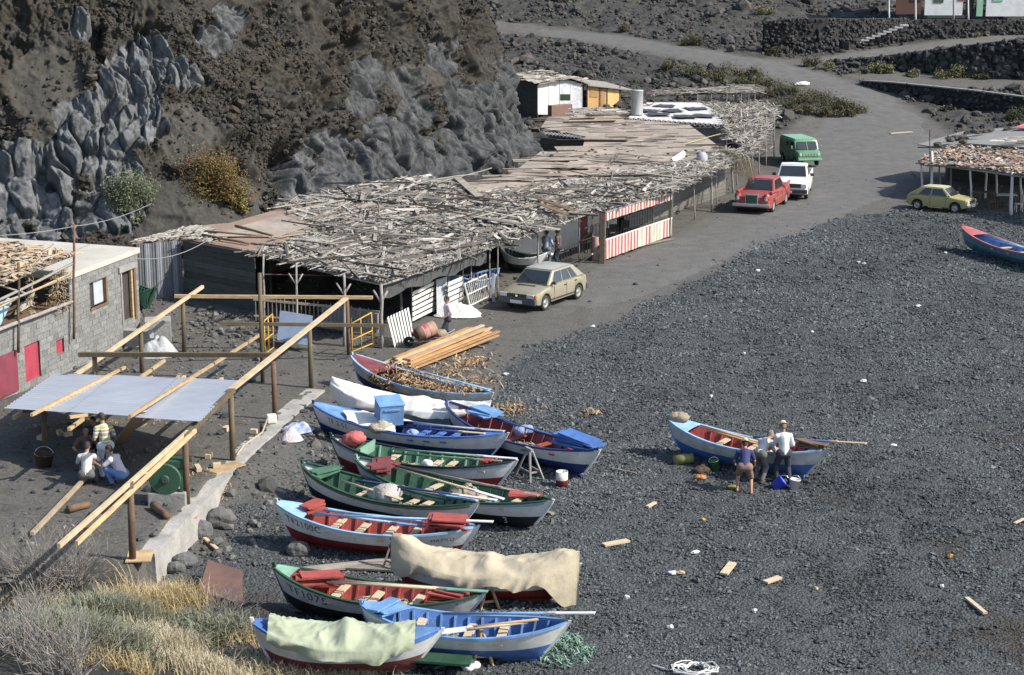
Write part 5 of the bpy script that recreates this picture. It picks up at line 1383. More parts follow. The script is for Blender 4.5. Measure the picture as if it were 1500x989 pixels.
m = MB(); m.beam((B1.x, B1.y, (zt0 + zb0) / 2), (B2.x, B2.y, (zt0 + zb0) / 2), .06, zt0 - zb0); m.build('back_wall', PLANKD, ht)
bk = Vector((-.6, .8, 0)) * 3.6
q = [hp(786, 122, .35), hp(832, 113, .35), hp(862, 122, .3), hp(862, 122, .3) + bk + Vector((0, 0, .3)), hp(832, 113, .35) + bk + Vector((0, 0, .4)), hp(786, 122, .35) + bk + Vector((0, 0, .45))]
m = MB(); m.prism(q, .08); m.build('roof', mat('grey_shingle', (.28, .26, .235), (.2, .185, .165), 3, .95, .02), ht)
sticks('roof_boards', poly_scatter(q, 200, random.Random(51)), .64, .2, (.5, 1.6), (.08, .25), (.02, .03), BOARDM, ht, 52, .04, .05)['kind'] = 'stuff'
an = thing('plywood_annex', 'orange brown plywood annex joined to the right of the white hut', 'hut', tuple(hp(880, 160)))
PLY = mat('plywood', (.50, .31, .13), (.40, .22, .08), 2, .7, stretch=(1, 1, 4), flecks=(.6, .44, .22), island=.1)
panel(an, [(860, 125), (889, 127), (889, 160), (860, 162)], .06, PLY, 'plywood_wall')
panel(an, [(889.3, 127), (908, 130), (908, 159), (889.3, 160)], .06, mat('yellow_plywood', (.58, .42, .17), (.48, .33, .12), 3, .7, flecks=(.66, .55, .3)), 'plywood_wall')
panel(an, [(864, 130), (875, 131), (875, 143), (864, 142)], .03, mat('ply_dark', (.34, .2, .08), (.28, .16, .06), 2, .7), 'window_shutter', .035)
panel(an, [(880, 128), (886, 128), (886, 160), (880, 160)], .03, mat('ply_dark', (.34, .2, .08)), 'door', .035)
for px in (860, 878, 889, 908): panel(an, [(px - .7, 126), (px + .7, 126), (px + .7, 161), (px - .7, 161)], .05, POSTB, 'frame_post', .04)
q = [hp(858, 124, .3), hp(924, 131, .3), hp(924, 131, .3) + bk + Vector((0, 0, .4)), hp(858, 124, .3) + bk + Vector((0, 0, .4))]; m = MB(); m.prism(q, .08); m.build('roof', MATS['grey_shingle'], an)
panel(an, [(852.5, 124), (859, 125), (859, 162), (852.5, 164)], .05, DARKIN, 'dark_gap', -.3)
m = MB(); c = hp(806, 166, 1.2); m.box((c.x, c.y, c.z + .25), (2.0, .5, 1.0), rz=.64); tag(m.build('brown_chest', mat('faded_brown', (.22, .13, .1), (.17, .1, .08), 3, .8), bevel=.03), 'faded brown chest in front of the white hut', 'chest')
# low dark boarded roofs between hut and slab
lr = thing('low_boarded_roof', 'low sagging roof of dark boards in front of the plywood annex', 'roof', tuple(at(870, 178, 1.0)))
R7 = [(838, 172, 2.6), (905, 183, 2.75), (925, 172, 2.85), (900, 160, 2.9), (850, 158, 2.8)]
_, P7 = roof(lr, R7, STICKD, .08)
sticks('loose_boards', poly_scatter(P7, 240, random.Random(61)), .2, .35, (.4, 2.2), (.05, .2), (.02, .03), BOARDM, lr, 62, .04, .1)['kind'] = 'stuff'
for q in P7: m = MB(); m.beam((q.x, q.y + .1, Tz(q.x, q.y) - .1), (q.x, q.y + .1, q.z - .03), .08, .08); m.build('post', POSTB, lr)
# bamboo frame at the back
bf = thing('bamboo_frame', 'open bamboo frame with a thin stick roof at the far back of the sheds', 'frame', tuple(aty(1065, 150, 131)))
R8 = [(960, 141, 3.5), (1020, 138, 3.7), (1108, 137, 3.9), (1100, 126, 4.2), (1030, 131, 4.0), (965, 133, 3.8)]
_, P8 = roof(bf, R8, STICKD, .05)
sticks('stick_cover', poly_scatter(P8, 420, random.Random(71)), .1, .4, (.6, 2.2), (.02, .06), (.015, .03), STICK, bf, 72, .08, .12)['kind'] = 'stuff'
for px in (1022, 1042, 1065, 1086, 1097, 1106):
    t = at(px, 138, 3.85); m = MB(); m.crook((t.x, t.y, Tz(t.x, t.y) - .1), t, .04, .03, 6, .02); m.build('pole', POSTG, bf)
t, q = at(1020, 150, 3.0), at(1107, 149, 3.0); m = MB(); m.tube([t, q], .035, 6); m.build('rail', POSTG, bf)

# ---- shelter at the right edge
rs = thing('right_shelter', 'open shelter with white crooked posts, leaf litter roof and grey sheet roof behind', 'shelter', tuple(at(1420, 300, 0)))
RA = [(1345, 236, 1.98), (1352, 241, 1.98), (1430, 247, 2.15), (1510, 258, 2.4), (1600, 270, 2.5), (1600, 225, 3.0), (1500, 217, 2.75), (1420, 211, 2.5), (1385, 216, 2.35)]
_, PA = roof(rs, RA, STICKD, .08, 'leaf_roof')
LEAF = islandmat('roof_leaf_litter', [(.36, .34, .31), (.44, .41, .37), (.27, .155, .095), (.34, .22, .14), (.42, .36, .30), (.21, .13, .09), (.5, .46, .42)], .9)
sticks('leaf_litter', poly_scatter(PA, 2600, random.Random(81)), 0, 2, (.12, .55), (.06, .2), (.01, .03), LEAF, rs, 82, .18, .12)['kind'] = 'stuff'
RB = [(1344, 214, 2.2), (1362, 217, 2.25), (1420, 213, 2.55), (1600, 226, 3.05), (1600, 182, 3.3), (1480, 189, 2.95), (1410, 195, 2.6)]
m = MB(); PB = pp(RB); m.prism([p + Vector((0, 0, .12)) for p in PB], .06); m.build('sheet_roof', mat('grey_sheet', (.23, .225, .21), (.185, .18, .168), 1.0, .85, .01, flecks=(.2, .19, .18)), rs)
for i, (px, yb, yt) in enumerate([(1351, 285, 240), (1363, 290, 222), (1378, 282, 242), (1391, 280, 242), (1423, 300, 245), (1443, 290, 248), (1461, 288, 250), (1481, 315, 252), (1497, 305, 256), (1520, 320, 258), (1560, 326, 262)]):
    post(rs, px, yb, yt, .06 if px not in (1363, 1481) else .085, LIMEW if px not in (1378, 1391) else POSTG, z=0, lean=(-1, 1)[i % 2] * 2)
m = MB(); m.tube([at(1342, 239, 1.88), at(1430, 250, 2.05), at(1510, 261, 2.3), at(1600, 273, 2.4)], .05, 6); m.build('eave_pole', POSTG, rs)
m = MB(); m.tube([at(1344, 216, 2.1), at(1420, 216, 2.45), at(1600, 230, 2.95)], .04, 6); m.build('rear_pole', POSTG, rs)
m = MB(); m.tube([at(1362, 290, 0), aty(1362, 190, at(1362, 290, 0).y)], .03, 6); m.build('mast', POSTB, rs)
a, b = at(1400, 272, 0), at(1600, 285, 0)
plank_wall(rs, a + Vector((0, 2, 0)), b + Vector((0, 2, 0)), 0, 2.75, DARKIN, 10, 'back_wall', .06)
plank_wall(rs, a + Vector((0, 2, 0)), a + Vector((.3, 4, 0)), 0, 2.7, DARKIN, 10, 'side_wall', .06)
for i, (px, py) in enumerate([(1392, 206), (1399, 203), (1408, 203), (1374, 213), (1418, 196), (1430, 194), (1441, 193), (1450, 191), (1478, 191), (1411, 209)]):
    c = at(px, py, 2.75 if px < 1425 else 3.0); m = MB(); m.ell(c + Vector((0, 0, .06)), (.28 + .08 * (i % 3), .22, .16), 8, 5, lump=.2, g=random.Random(i))
    tag(m.build('roof_stone', ROCK), ['black stone at the middle front of the grey sheet roof', 'black stone beside the middle one on the grey sheet roof', 'third black stone from the left in the row on the sheet roof', 'black stone alone near the left corner of the sheet roof', 'black stone in the row along the back edge, first after the gap', 'black stone in the back row, second after the gap', 'black stone in the back row, third after the gap', 'black stone ending the back row of the sheet roof', 'black stone by itself near the red corner of the roof', 'flat black stone just above the leaf litter'][i], 'stone', 'stones weighing down the sheet roof')
sticks('plank_heap', poly_scatter(pp([(1462, 208, 3.15), (1540, 205, 3.2), (1540, 199, 3.2), (1475, 203, 3.15)]), 40, random.Random(91)), .1, .2, (.5, 2.0), (.06, .15), (.02, .03), BOARDM, rs, 92, .03, .1)['kind'] = 'stuff'
m = MB(); q = [at(1486, 187, 3.25), at(1560, 192, 3.3), at(1560, 172, 3.7), at(1502, 180, 3.5)]; m.prism(q, .05); m.build('red_sheet', mat('faded_red_sheet', (.42, .12, .13), (.33, .1, .1), 2, .8), rs)
for i, (px, py, lab) in enumerate([(1440, 300, 'table in the dark shelter behind the yellow car'), (1472, 304, 'white topped table deep in the right shelter')]):
    c = at(px, py, 0); tb = thing('table', lab, 'table', (c.x, c.y, 0), group='tables in the right shelter')
    m = MB(); m.box((c.x, c.y, .74), (1.2, .7, .04)); m.build('tabletop', WHITEW if i else WOODB, tb)
    for sx in (-1, 1):
        for sy in (-1, 1): m = MB(); m.box((c.x + sx * .52, c.y + sy * .28, .36), (.05, .05, .72)); m.build('leg', WOODB, tb)
for i, (px, py, lab) in enumerate([(1430, 305, 'chair left of the white topped table'), (1452, 306, 'chair between the two tables of the right shelter'), (1492, 310, 'white chair at the right edge under the shelter'), (1400, 296, 'chair just behind the roof of the yellow car')]):
    c = at(px, py, 0); ch = thing('chair', lab, 'chair', (c.x, c.y, 0), group='chairs in the right shelter'); mm = WHITEW if i == 2 else WOODB
    m = MB(); m.box((c.x, c.y, .45), (.4, .4, .035)); m.build('seat', mm, ch)
    m = MB(); m.box((c.x + .18, c.y, .72), (.03, .38, .42)); m.build('backrest', mm, ch)
    for sx in (-1, 1):
        for sy in (-1, 1): m = MB(); m.box((c.x + sx * .17, c.y + sy * .17, .215), (.035, .035, .43)); m.build('leg', mm, ch)
# ------------------------------------------------------------------ block house on the left
BLOCK = islandmat('concrete_block', [(.15, .15, .143), (.21, .21, .2), (.18, .18, .172), (.245, .242, .23)], .95, .012, 14)
MORT = mat('mortar', (.14, .138, .13), (.11, .108, .1), 6, .95)
def block_wall(root, p, q, z0, z1, holes=(), name='block_wall', bw=.42, bh=.205, th=.2, seed=1):
    """wall of single blocks in running bond between plan points p, q; holes are (s0, s1, z0, z1)"""
    g = random.Random(seed); p, q = Vector((p.x, p.y, 0)), Vector((q.x, q.y, 0)); d = q - p; L = d.length; d.normalize(); nrm = Vector((d.y, -d.x, 0))
    m = MB(); rows = int(round((z1 - z0) / bh)); bh = (z1 - z0) / rows
    for r in range(rows):
        za = z0 + r * bh; s = -bw / 2 if r % 2 else 0.0
        while s < L:
            a, b = max(0, s) + .006, min(L, s + bw) - .006; s += bw
            segs = [(a, b)]
            for h in holes:
                if za + bh * .5 > h[2] and za + bh * .5 < h[3]:
                    ns = []
                    for (x, y) in segs:
                        if y <= h[0] or x >= h[1]: ns.append((x, y)); continue
                        if x < h[0]: ns.append((x, h[0]))
                        if y > h[1]: ns.append((h[1], y))
                    segs = ns
            for x, y in segs:
                if y - x < .03: continue
                o = nrm * g.uniform(-.006, .008)
                m.beam(p + d * x + o + Vector((0, 0, za + bh / 2)), p + d * y + o + Vector((0, 0, za + bh / 2)), th, bh - .014, 0)
    k = m.build(name, BLOCK, root)
    # mortar core (slightly thinner), cut at the holes
    c = MB(); xs = sorted({0.0, L, *[h[0] for h in holes], *[h[1] for h in holes]})
    for x, y in zip(xs[:-1], xs[1:]):
        zs = sorted([(h[2], h[3]) for h in holes if h[0] <= x + 1e-4 and h[1] >= y - 1e-4]); z = z0
        for (u, v) in zs + [(z1, z1)]:
            if u - z > .01: c.beam(p + d * x + Vector((0, 0, (z + u) / 2)), p + d * y + Vector((0, 0, (z + u) / 2)), th - .025, u - z)
            z = v
    c.build('mortar_joints', MORT, k)
    return p, d, nrm, L

HB = at(197, 366, 3.55); HA = at(98, 396, 3.72)        # roof corners: far right, near end of the upper wall
HA = Vector((HA.x, HA.y, 3.55)); dH = (HA - HB); dH.z = 0; dH.normalize(); nH = Vector((-dH.y, dH.x, 0)); nH = nH if nH.x > 0 else -nH
def hs(px, py):
    """(distance along the wall from its far corner, height) seen at a pixel"""
    X = (px - 750) / FPX; V = (py - 494.5) / FPX; dy = CP - V * SP; dz = -SP - V * CP
    t = HB.dot(nH) / Vector((X, dy, 0)).dot(nH); P = Vector((X * t, dy * t, CH + dz * t))
    return (P - HB).dot(dH), P.z
def hw(px, py, o=0.0):
    s_, z = hs(px, py); p = HB + dH * s_ + nH * o; return Vector((p.x, p.y, z))
hroot = thing('block_house', 'unfinished grey concrete block house with a pale slab roof and red doors', 'house', (HB.x, HB.y, .3))
sN = hs(98, 450)[0]; sF = hs(-70, 600)[0]
def hole(px0, py0, px1, py1):
    s0, z1_ = hs(px0, py0); s1, z0_ = hs(px1, py1); return (min(s0, s1), max(s0, s1), min(z0_, z1_), max(z0_, z1_))
d_up = hole(194, 391, 176, 476); w_up = hole(151, 406, 129, 452); d_low = hole(54, 498, 35, 562); w_low = hole(90, 495, 80, 520)
zl = hs(97, 445)[1]
P_far, P_near = HB, HB + dH * sN
block_wall(hroot, HB, HB + dH * sN, -.2, 3.4, (d_up, w_up, w_low) if w_low[1] < sN else (d_up, w_up), 'upper_block_wall', seed=2)
hl = tuple((h[0] - sN, h[1] - sN, h[2], h[3]) for h in (d_low, w_low))
block_wall(hroot, HB + dH * (sN + .01), HB + dH * sF, -.2, zl, hl, 'lower_block_wall', seed=3)
block_wall(hroot, HB - nH * 7, HB, -.2, 3.4, (), 'rear_block_wall', seed=4)
m = MB(); q = [at(199, 364, 3.62) + nH * .1, at(101, 395, 3.62) + nH * .1]; q = [HB + Vector((0, 0, .07)) - dH * .15 + nH * .15, HB + dH * (sN + .1) + nH * .15 + Vector((0, 0, .07)), HB + dH * (sN + .1) - nH * 9 + Vector((0, 0, .25)), HB - dH * .15 - nH * 9 + Vector((0, 0, .25))]
m.prism(q, .2); m.build('roof_slab', mat('pale_screed', (.46, .43, .38), (.37, .345, .3), .8, .95, .01, flecks=(.27, .25, .22), fl=(.66, .8)), hroot)
def infill(h, material, name, off=-.02, th=.05, parent=hroot, grow=0.0):
    m = MB(); a, b = HB + dH * (h[0] - grow) + nH * off, HB + dH * (h[1] + grow) + nH * off; z = (h[2] + h[3]) / 2
    m.beam((a.x, a.y, z), (b.x, b.y, z), th, h[3] - h[2] + 2 * grow); return m.build(name, material, parent)
dk = infill(d_up, DARKIN, 'upper_doorway', -.09)
for e in (0, 1):
    hh = (d_up[0] if e == 0 else d_up[1] - .10, (d_up[0] + .16) if e == 0 else d_up[1], d_up[2], d_up[3]); infill(hh, WOODB if e == 0 else POSTG, 'door_jamb', .05, .16)
infill((d_up[0] + .18, d_up[0] + .30, d_up[2], d_up[3]), WOODN, 'door_jamb', .03, .1)
infill((d_up[0] - .1, d_up[1] + .15, d_up[3], d_up[3] + .22), CONC, 'lintel', .06, .22)
wn = infill(w_up, DARKIN, 'upper_window', -.09)
wm = (w_up[0] + w_up[1]) / 2
infill((w_up[0] + .05, wm + .12, w_up[2] + .03, w_up[3] - .03), mat('pale_shutter', (.42, .45, .48), (.34, .37, .4), 3, .7), 'shutter', -.03, .04, wn)
infill((w_up[0] - .08, w_up[0] + .03, w_up[2] - .02, w_up[3] + .04), WOODB, 'window_frame', .05, .14)
infill((w_up[0] - .08, w_up[1] + .02, w_up[2] - .08, w_up[2]), WOODB, 'window_sill', .06, .16)
RDP = mat('crimson_door', (.36, .05, .075), (.28, .035, .055), 2, .6, flecks=(.2, .06, .06), fl=(.7, .82))
infill(d_low, RDP, 'red_door', .0, .05); infill(w_low, RDP, 'red_window', .0, .05)
gt_ = hole(18, 512, -40, 600)
infill(gt_, mat('wine_gate', (.20, .04, .06), (.15, .03, .045), 2, .65), 'red_gate', .14, .05)
# stairs to the upper door
c0 = hw(185, 480, .1)
for k in range(4):
    m = MB(); p = c0 + nH * (.45 + .3 * k) + dH * (.25 + .12 * k); m.box((p.x, p.y, (c0.z - .27 * k) / 2 - .1), (1.2, .42, c0.z - .27 * k + .2), rz=math.atan2(dH.y, dH.x) + R(90)); m.build('step', CONC, hroot)
# lean-to above the lower wall
lt = thing('thatched_lean_to', 'thatched loft with rails and hanging bundles on top of the lower block wall', 'lean-to', tuple(hw(60, 460)))
RL = [hw(98, 372, .3), hw(78, 378, .35), hw(40, 392, .4), hw(0, 410, .45), hw(-60, 430, .45)]
bk_ = -nH * 5
RLp = RL + [hw(-60, 430, .3) + bk_ + Vector((0, 0, .5)), hw(95, 374, .3) + bk_ * .8 + Vector((0, 0, .45))]
m = MB(); m.prism(RLp, .07); m.build('roof', STICKD, lt)
sticks('thatch', poly_scatter(RLp, 1100, random.Random(101)), 1.2, .6, (.2, 1.0), (.03, .14), (.012, .03), islandmat('tan_thatch', [(.25, .2, .15), (.42, .32, .22), (.5, .38, .25), (.33, .25, .18), (.46, .42, .36)], .9), lt, 102, .12, .1, two=1.4)['kind'] = 'stuff'
for a, b, r, mm in (((100, 384), (-40, 452), .05, POSTG), ((95, 404), (-40, 455), .045, POSTG), ((100, 440), (-40, 492), .07, POSTG), ((98, 398), (-40, 462), .04, WOODN), ((30, 430), (-30, 412), .035, POSTG)):
    m = MB(); m.crook(hw(*a, .25), hw(*b, .3), r, r, 6, .03, 6); m.build('rail', mm, lt, smooth=True)
for px, y0, y1, r in ((97, 496, 328, .055), (15, 516, 384, .06)):
    m = MB(); m.crook(hw(px, y0, .3), hw(px, y1, .3), r, r * .85, 6, .03); m.build('post', IRON if px == 97 else POSTB, lt, smooth=True)
for (px, py, ln, wd, nn_, mm) in ((72, 398, 1.45, .26, 300, 'stuff'), (84, 394, 1.5, .2, 260, 'stuff'), (36, 398, 1.5, .13, 200, 'stuff')):
    c = hw(px, py, .15); gg = random.Random(px)
    pts = [c + Vector((gg.gauss(0, wd * .5), gg.gauss(0, wd * .4), -ln * gg.random())) for _ in range(nn_)]
    o = shavings('hanging_bundle', pts, None, px, .09, sh=islandmat('dried_bundle', [(.2, .15, .09), (.36, .28, .18), (.28, .22, .14), (.42, .35, .24)], .9))
    del o['kind']; tag(o, {72: 'wide hanging bundle of dried leaves left of the rusty post', 84: 'hanging bundle of dried leaves touching the rusty post', 36: 'thin hanging bundle of dried leaves above the red door'}[px], 'dried bundle', 'dried bundles hanging in the lean-to')
m = MB(); a, b, c_, d_ = hw(5, 455, -.3), hw(25, 437, -.3), hw(31, 440, -.3), hw(12, 478, -.3); m.add([a, b, c_, d_], [(0, 1, 2, 3)]); m.add([p - nH * .04 for p in (a, b, c_, d_)], [(3, 2, 1, 0)])
tag(m.build('pale_blue_board', mat('aqua_board', (.33, .50, .58), (.26, .4, .46), 2, .7)), 'pale blue board leaning inside the lean-to', 'board')
m = MB(); a, b, c_, d_ = hw(38, 452, -.3), hw(63, 428, -.3), hw(58, 448, -.3), hw(34, 462, -.3); m.add([a, b, c_, d_], [(0, 1, 2, 3)]); m.add([p - nH * .04 for p in (a, b, c_, d_)], [(3, 2, 1, 0)])
tag(m.build('bleached_board', BOARDM), 'bleached board leaning inside the lean-to above the red door', 'board')
# dark inside of the lean-to
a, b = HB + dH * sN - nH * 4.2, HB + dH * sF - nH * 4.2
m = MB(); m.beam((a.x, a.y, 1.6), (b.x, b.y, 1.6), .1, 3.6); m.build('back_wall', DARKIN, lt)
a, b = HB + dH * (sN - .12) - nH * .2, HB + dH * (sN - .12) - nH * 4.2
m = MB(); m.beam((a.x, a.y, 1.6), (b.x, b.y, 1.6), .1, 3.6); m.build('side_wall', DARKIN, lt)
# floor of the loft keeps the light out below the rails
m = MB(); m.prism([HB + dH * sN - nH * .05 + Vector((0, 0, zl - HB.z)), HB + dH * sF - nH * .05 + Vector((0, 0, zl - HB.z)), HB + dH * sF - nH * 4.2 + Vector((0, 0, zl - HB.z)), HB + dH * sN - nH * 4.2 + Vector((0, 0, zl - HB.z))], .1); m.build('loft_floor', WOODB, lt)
# wires
def wire(pts, label, r=.014, sag=.5):
    P = []
    for a, b in zip(pts[:-1], pts[1:]):
        for k in range(13): t = k / 12; P.append(a.lerp(b, t) - Vector((0, 0, sag * 4 * t * (1 - t))))
    m = MB(); m.tube(P, r, 5); return tag(m.build('wire', mat('grey_wire', (.3, .3, .29), (.25, .25, .24), 3, .6), smooth=True), label, 'wire')
wire([hw(97, 331, .3), at(222, 298, 4.6)], 'thin wire from the rusty post up towards the grey rock', .012, .15)
wire([hw(-60, 345, .3), hw(97, 331, .3)], 'thin wire running left from the rusty post past the slab roof', .012, .1)
wire([at(199, 379, 3.3), at(318, 342, 2.95)], 'slack wire from the block house to the felt roof of the plank shack', .014, .35)
wire([at(545, 293, 3.2), at(700, 255, 3.35)], 'white cable along the back edge of the stick roof under the cliff', .02, -.25)
# loose stones and rag on the slab roof
for i, (px, py) in enumerate([(89, 350), (93, 349)]):
    c = HB + dH * (sN - .3) - nH * (6.5 + i * .4) + Vector((0, 0, .25)); m = MB(); m.ell(c, (.16, .13, .11), 8, 5, lump=.2); tag(m.build('roof_stone', mat('tan_stone', (.4, .33, .24), (.3, .25, .2), 4, .9)), ['tan stone left on the slab roof by the rusty post', 'smaller tan stone beside the other on the slab roof'][i], 'stone', 'stones on the slab roof')

# white plastic heap beside the stairs, rubble block
def cloth_heap(name, c, rx, ry, h, material, label, cat, seed=1, n=20):
    m = MB(); P = []
    for i in range(n + 1):
        r = i / n; row = []
        for j in range(28):
            a = 6.283 * j / 28; k = 1 + .35 * float(vnoise(math.cos(a) * 1.7, math.sin(a) * 1.7, 0, seed))
            x, y = c.x + rx * k * r * math.cos(a), c.y + ry * k * r * math.sin(a)
            z = c.z + h * (1 - r ** 1.7) * (1 + .35 * float(vnoise(x * 3.5, y * 3.5, 1, seed))) + .10 * h * float(vnoise(x * 9, y * 9, 2, seed)) * (1 - r) + .02
            row.append((x, y, z))
        P.append(row)
    m.grid(P, closev=True); return tag(m.build(name, material, smooth=True), label, cat)
cloth_heap('plastic_heap', atg(228, 522), .75, .6, .75, mat('cloudy_plastic', (.40, .41, .41), (.24, .245, .245), 2.5, .45, .03, flecks=(.6, .61, .61)), 'grey plastic covered heap beside the house stairs', 'plastic heap', 3)
m = MB(); c = atg(232, 498); m.box((c.x, c.y, c.z + .4), (1.0, .8, .9), rz=.2); tag(m.build('concrete_tank', CONC, bevel=.03), 'concrete cistern block behind the plastic heap', 'cistern')
cloth_heap('white_tarp_heap', at(676, 463, 0), 1.0, .6, .5, mat('white_plastic', (.70, .70, .69), (.6, .6, .6), 3, .5, .03), 'white tarpaulin thrown over a heap beside the white gate', 'tarpaulin heap', 5)

# ------------------------------------------------------------------ timber frame with tin roof
tf = thing('pergola', 'open frame of new timber beams on round posts with a few grey tin sheets', 'timber frame', tuple(at(275, 735, .7)))
def tpost(px, pyb, pyt, r=.085, material=None):
    b = atg(px, pyb); t = aty(px - .03 * (pyb - pyt), pyt, b.y); m = MB(); m.tube([b - Vector((0, 0, .2)), t], [r, r * .92], 10); m.build('post', material or WOODB, tf, smooth=True); return b, t
OLIVE = mat('treated_post', (.125, .095, .05), (.085, .065, .036), 3, .8, .005, stretch=(1, 1, .2), flecks=(.2, .15, .08))
posts = {}
for nm, (px, pb, pt, mm) in dict(A=(194, 818, 706, WOODB), B=(274, 737, 641, WOODB), C=(341, 676, 580, OLIVE), D=(403, 614, 530, WOODB), E=(456, 568, 484, OLIVE), F=(66, 660, 604, OLIVE), G=(141, 602, 522, OLIVE), H=(208, 546, 478, OLIVE), I=(270, 515, 437, OLIVE), K=(385, 560, 400, OLIVE), L_=(511, 520, 440, WOODB)).items():
    posts[nm] = tpost(px, pb, pt, .075 if nm in 'KL_' else .085, mm)
zr = 2.75
def tb(a, b, w=.12, h=.16, mm=None, name='beam', over=0):
    m = MB(); A, B = Vector(a), Vector(b); m.beam(A, B, w, h); return m.build(name, mm or WOODN, tf)
A_, E_ = posts['A'][1], posts['E'][1]
NEWP = mat('pale_timber', (.48, .385, .255), (.36, .27, .165), 2, .75, .004, stretch=(1, 1, .25), flecks=(.3, .19, .09), fl=(.64, .78), island=.2)
# right eave beam: near pair and far thick plank
tb(aty(86, 800, 35.6), posts['B'][1] + Vector((.05, .1, .12)), .075, .11, NEWP); tb(aty(112, 796, 36.6), posts['B'][1] + Vector((.22, .3, .10)), .07, .10, WOODN)
tb(posts['B'][1] + Vector((0, -.3, .1)), posts['C'][1] + Vector((.05, .2, .12)), .12, .14, OLIVE)
tb(posts['C'][1] + Vector((.0, .1, .16)), aty(507, 437, posts['L_'][0].y), .19, .07, NEWP, 'eave_plank')
# left beam
tb(aty(20, 612, 51.5), aty(297, 420, posts['I'][0].y + 1.2), .10, .12, NEWP); tb(aty(40, 600, 52.5), aty(280, 432, posts['I'][0].y + .6), .09, .11, WOODN)
# cross beams
tb(posts['G'][1] + Vector((-.5, 0, .06)), aty(400, 520, posts['D'][0].y + .2), .14, .14, OLIVE, 'cross_beam'); tb(posts['I'][1] + Vector((-.3, 0, .08)), aty(546, 436, posts['L_'][0].y), .11, .12, WOODN, 'cross_beam')
tb(aty(323, 474, 62.6), aty(566, 477, 63.4), .11, .12, OLIVE, 'cross_beam'); tb(posts['F'][1] + Vector((-.6, 0, .05)), aty(318, 588, posts['C'][0].y), .11, .13, OLIVE, 'cross_beam')
tb(posts['A'][1] + Vector((-5.2, -.6, .0)), posts['A'][1] + Vector((.25, .1, .05)), .10, .12, OLIVE, 'cross_beam') if False else None
# middle rafters running through above the tin
def rafter(p0, p1, Y0, Y1, w=.10, h=.11, mm=None): tb(aty(*p0, Y0), aty(*p1, Y1), w, h, mm or WOODN, 'rafter')
tinL = [(8, 597), (80, 547), (350, 562), (297, 617), (141, 601)]
C1, C2, C3, C4 = aty(6, 598, 49.2), aty(80, 547, 55.8), aty(352, 561, 50.6), aty(297, 617, 45.2)
C4m = aty(141, 602, 46.6); C4n = aty(143, 608, 46.2)
# corrugated tin: three sheets side by side
TINW = mat('bright_tin', (.50, .53, .58), (.43, .46, .51), .8, .42, .002, metal=.25, flecks=(.36, .38, .42), fl=(.66, .8))
def tin(a, b, c, d, n, name='tin_sheet'):
    """a near left, b far left, c far right, d near right; ribs run from left to right"""
    m = MB(); P = []
    for i in range(n + 1):
        k = i / n; P.append([a.lerp(b, k).lerp(d.lerp(c, k), j / 4) + Vector((0, 0, .022 * math.sin(i * 1.9))) for j in range(5)])
    m.grid(P); return m.build(name, TINW, tf, smooth=True)
def mix4(u, v): return C1.lerp(C2, v).lerp(C4.lerp(C3, v), u)
u0 = .0; 
for (a, b, dz, ov) in ((0, .36, .0, 0), (.345, .70, .035, -.015), (.685, 1.0, .06, -.06)):
    tin(mix4(a, ov) + Vector((0, 0, dz)), mix4(a, 1) + Vector((0, 0, dz)), mix4(b, 1) + Vector((0, 0, dz)), mix4(b, ov) + Vector((0, 0, dz)), 60)
up = Vector((0, 0, .16))
for (p0, p1, Y0, Y1, mm) in (((46, 608), (183, 538), 47.4, 55.6, WOODN), ((190, 610), (382, 490), 44.9, 62.0, WOODN)):
    rafter(p0, p1, Y0, Y1, .075, .09, mm)
for (p0, p1, Y0, Y1) in (((100, 610), (240, 517), 46.0, 56.6), ((160, 590), (222, 541), 50, 55.8), ((230, 570), (270, 540), 50, 54.6), ((240, 568), (263, 537), 51, 55.0), ((290, 566), (325, 543), 50, 53.2)):
    m = MB(); a, b = aty(*p0, Y0), aty(*p1, Y1); m.beam(a - Vector((0, 0, .36)), b - Vector((0, 0, .26)), .09, .09); m.build('rafter', WOODN, tf)
# short rafter tails below the tin
tb(aty(128, 608, 46.4), aty(102, 611, 46.0), .08, .08, WOODN, 'rafter')
# planks leaning from the ground to the frame, between the workers
LP = [((170, 650), (208, 603), 46.6, .24, 'pale plank leaning from the ground up to the tin roof behind the workers', NEWP), ((176, 648), (214, 604), 46.9, .16, 'reddish plank leaning beside the pale one behind the workers', mat('red_stained_plank', (.42, .17, .12), (.5, .36, .25), 3, .8))]
for a, b, Yt, w, lab, mm in LP:
    m = MB(); m.beam(atg(*a), aty(*b, Yt), w, .04); tag(m.build('leaning_plank', mm), lab, 'plank')
m = MB(); m.beam(atg(48, 796) + Vector((0, 0, .25)), atg(140, 690) + Vector((0, 0, .10)), .10, .09); tag(m.build('timber_beam', NEWP), 'new timber beam lying from the dry bush to the seated men', 'beam')
# yellow scaffold trestles
YEL = mat('yellow_metal', (.55, .33, .05), (.42, .24, .04), 4, .55, flecks=(.2, .12, .05))
def trestle(label, qs, Y):
    r = thing('scaffold_trestle', label, 'trestle', tuple(aty(*qs[0], Y)), group='yellow scaffold trestles'); P = [aty(x, y, Y + dy_) for (x, y), dy_ in zip(qs, (0, .9, .9, 0))]
    def t(a, b, nm): m = MB(); m.tube([a, b], .025, 6); m.build(nm, YEL, r, smooth=True)
    bl, br, tr, tl = P
    t(bl, tl, 'upright'); t(br, tr, 'upright'); t(bl.lerp(br, .45) , tl.lerp(tr, .45), 'upright'); t(tl, tr, 'rung'); t(bl.lerp(tl, .45), br.lerp(tr, .45), 'rung'); t(bl.lerp(tl, .06), br.lerp(tr, .06), 'rung')
trestle('yellow scaffold trestle beside the tall olive post', [(388, 522), (401, 512), (399, 460), (387, 470)], 63.4)
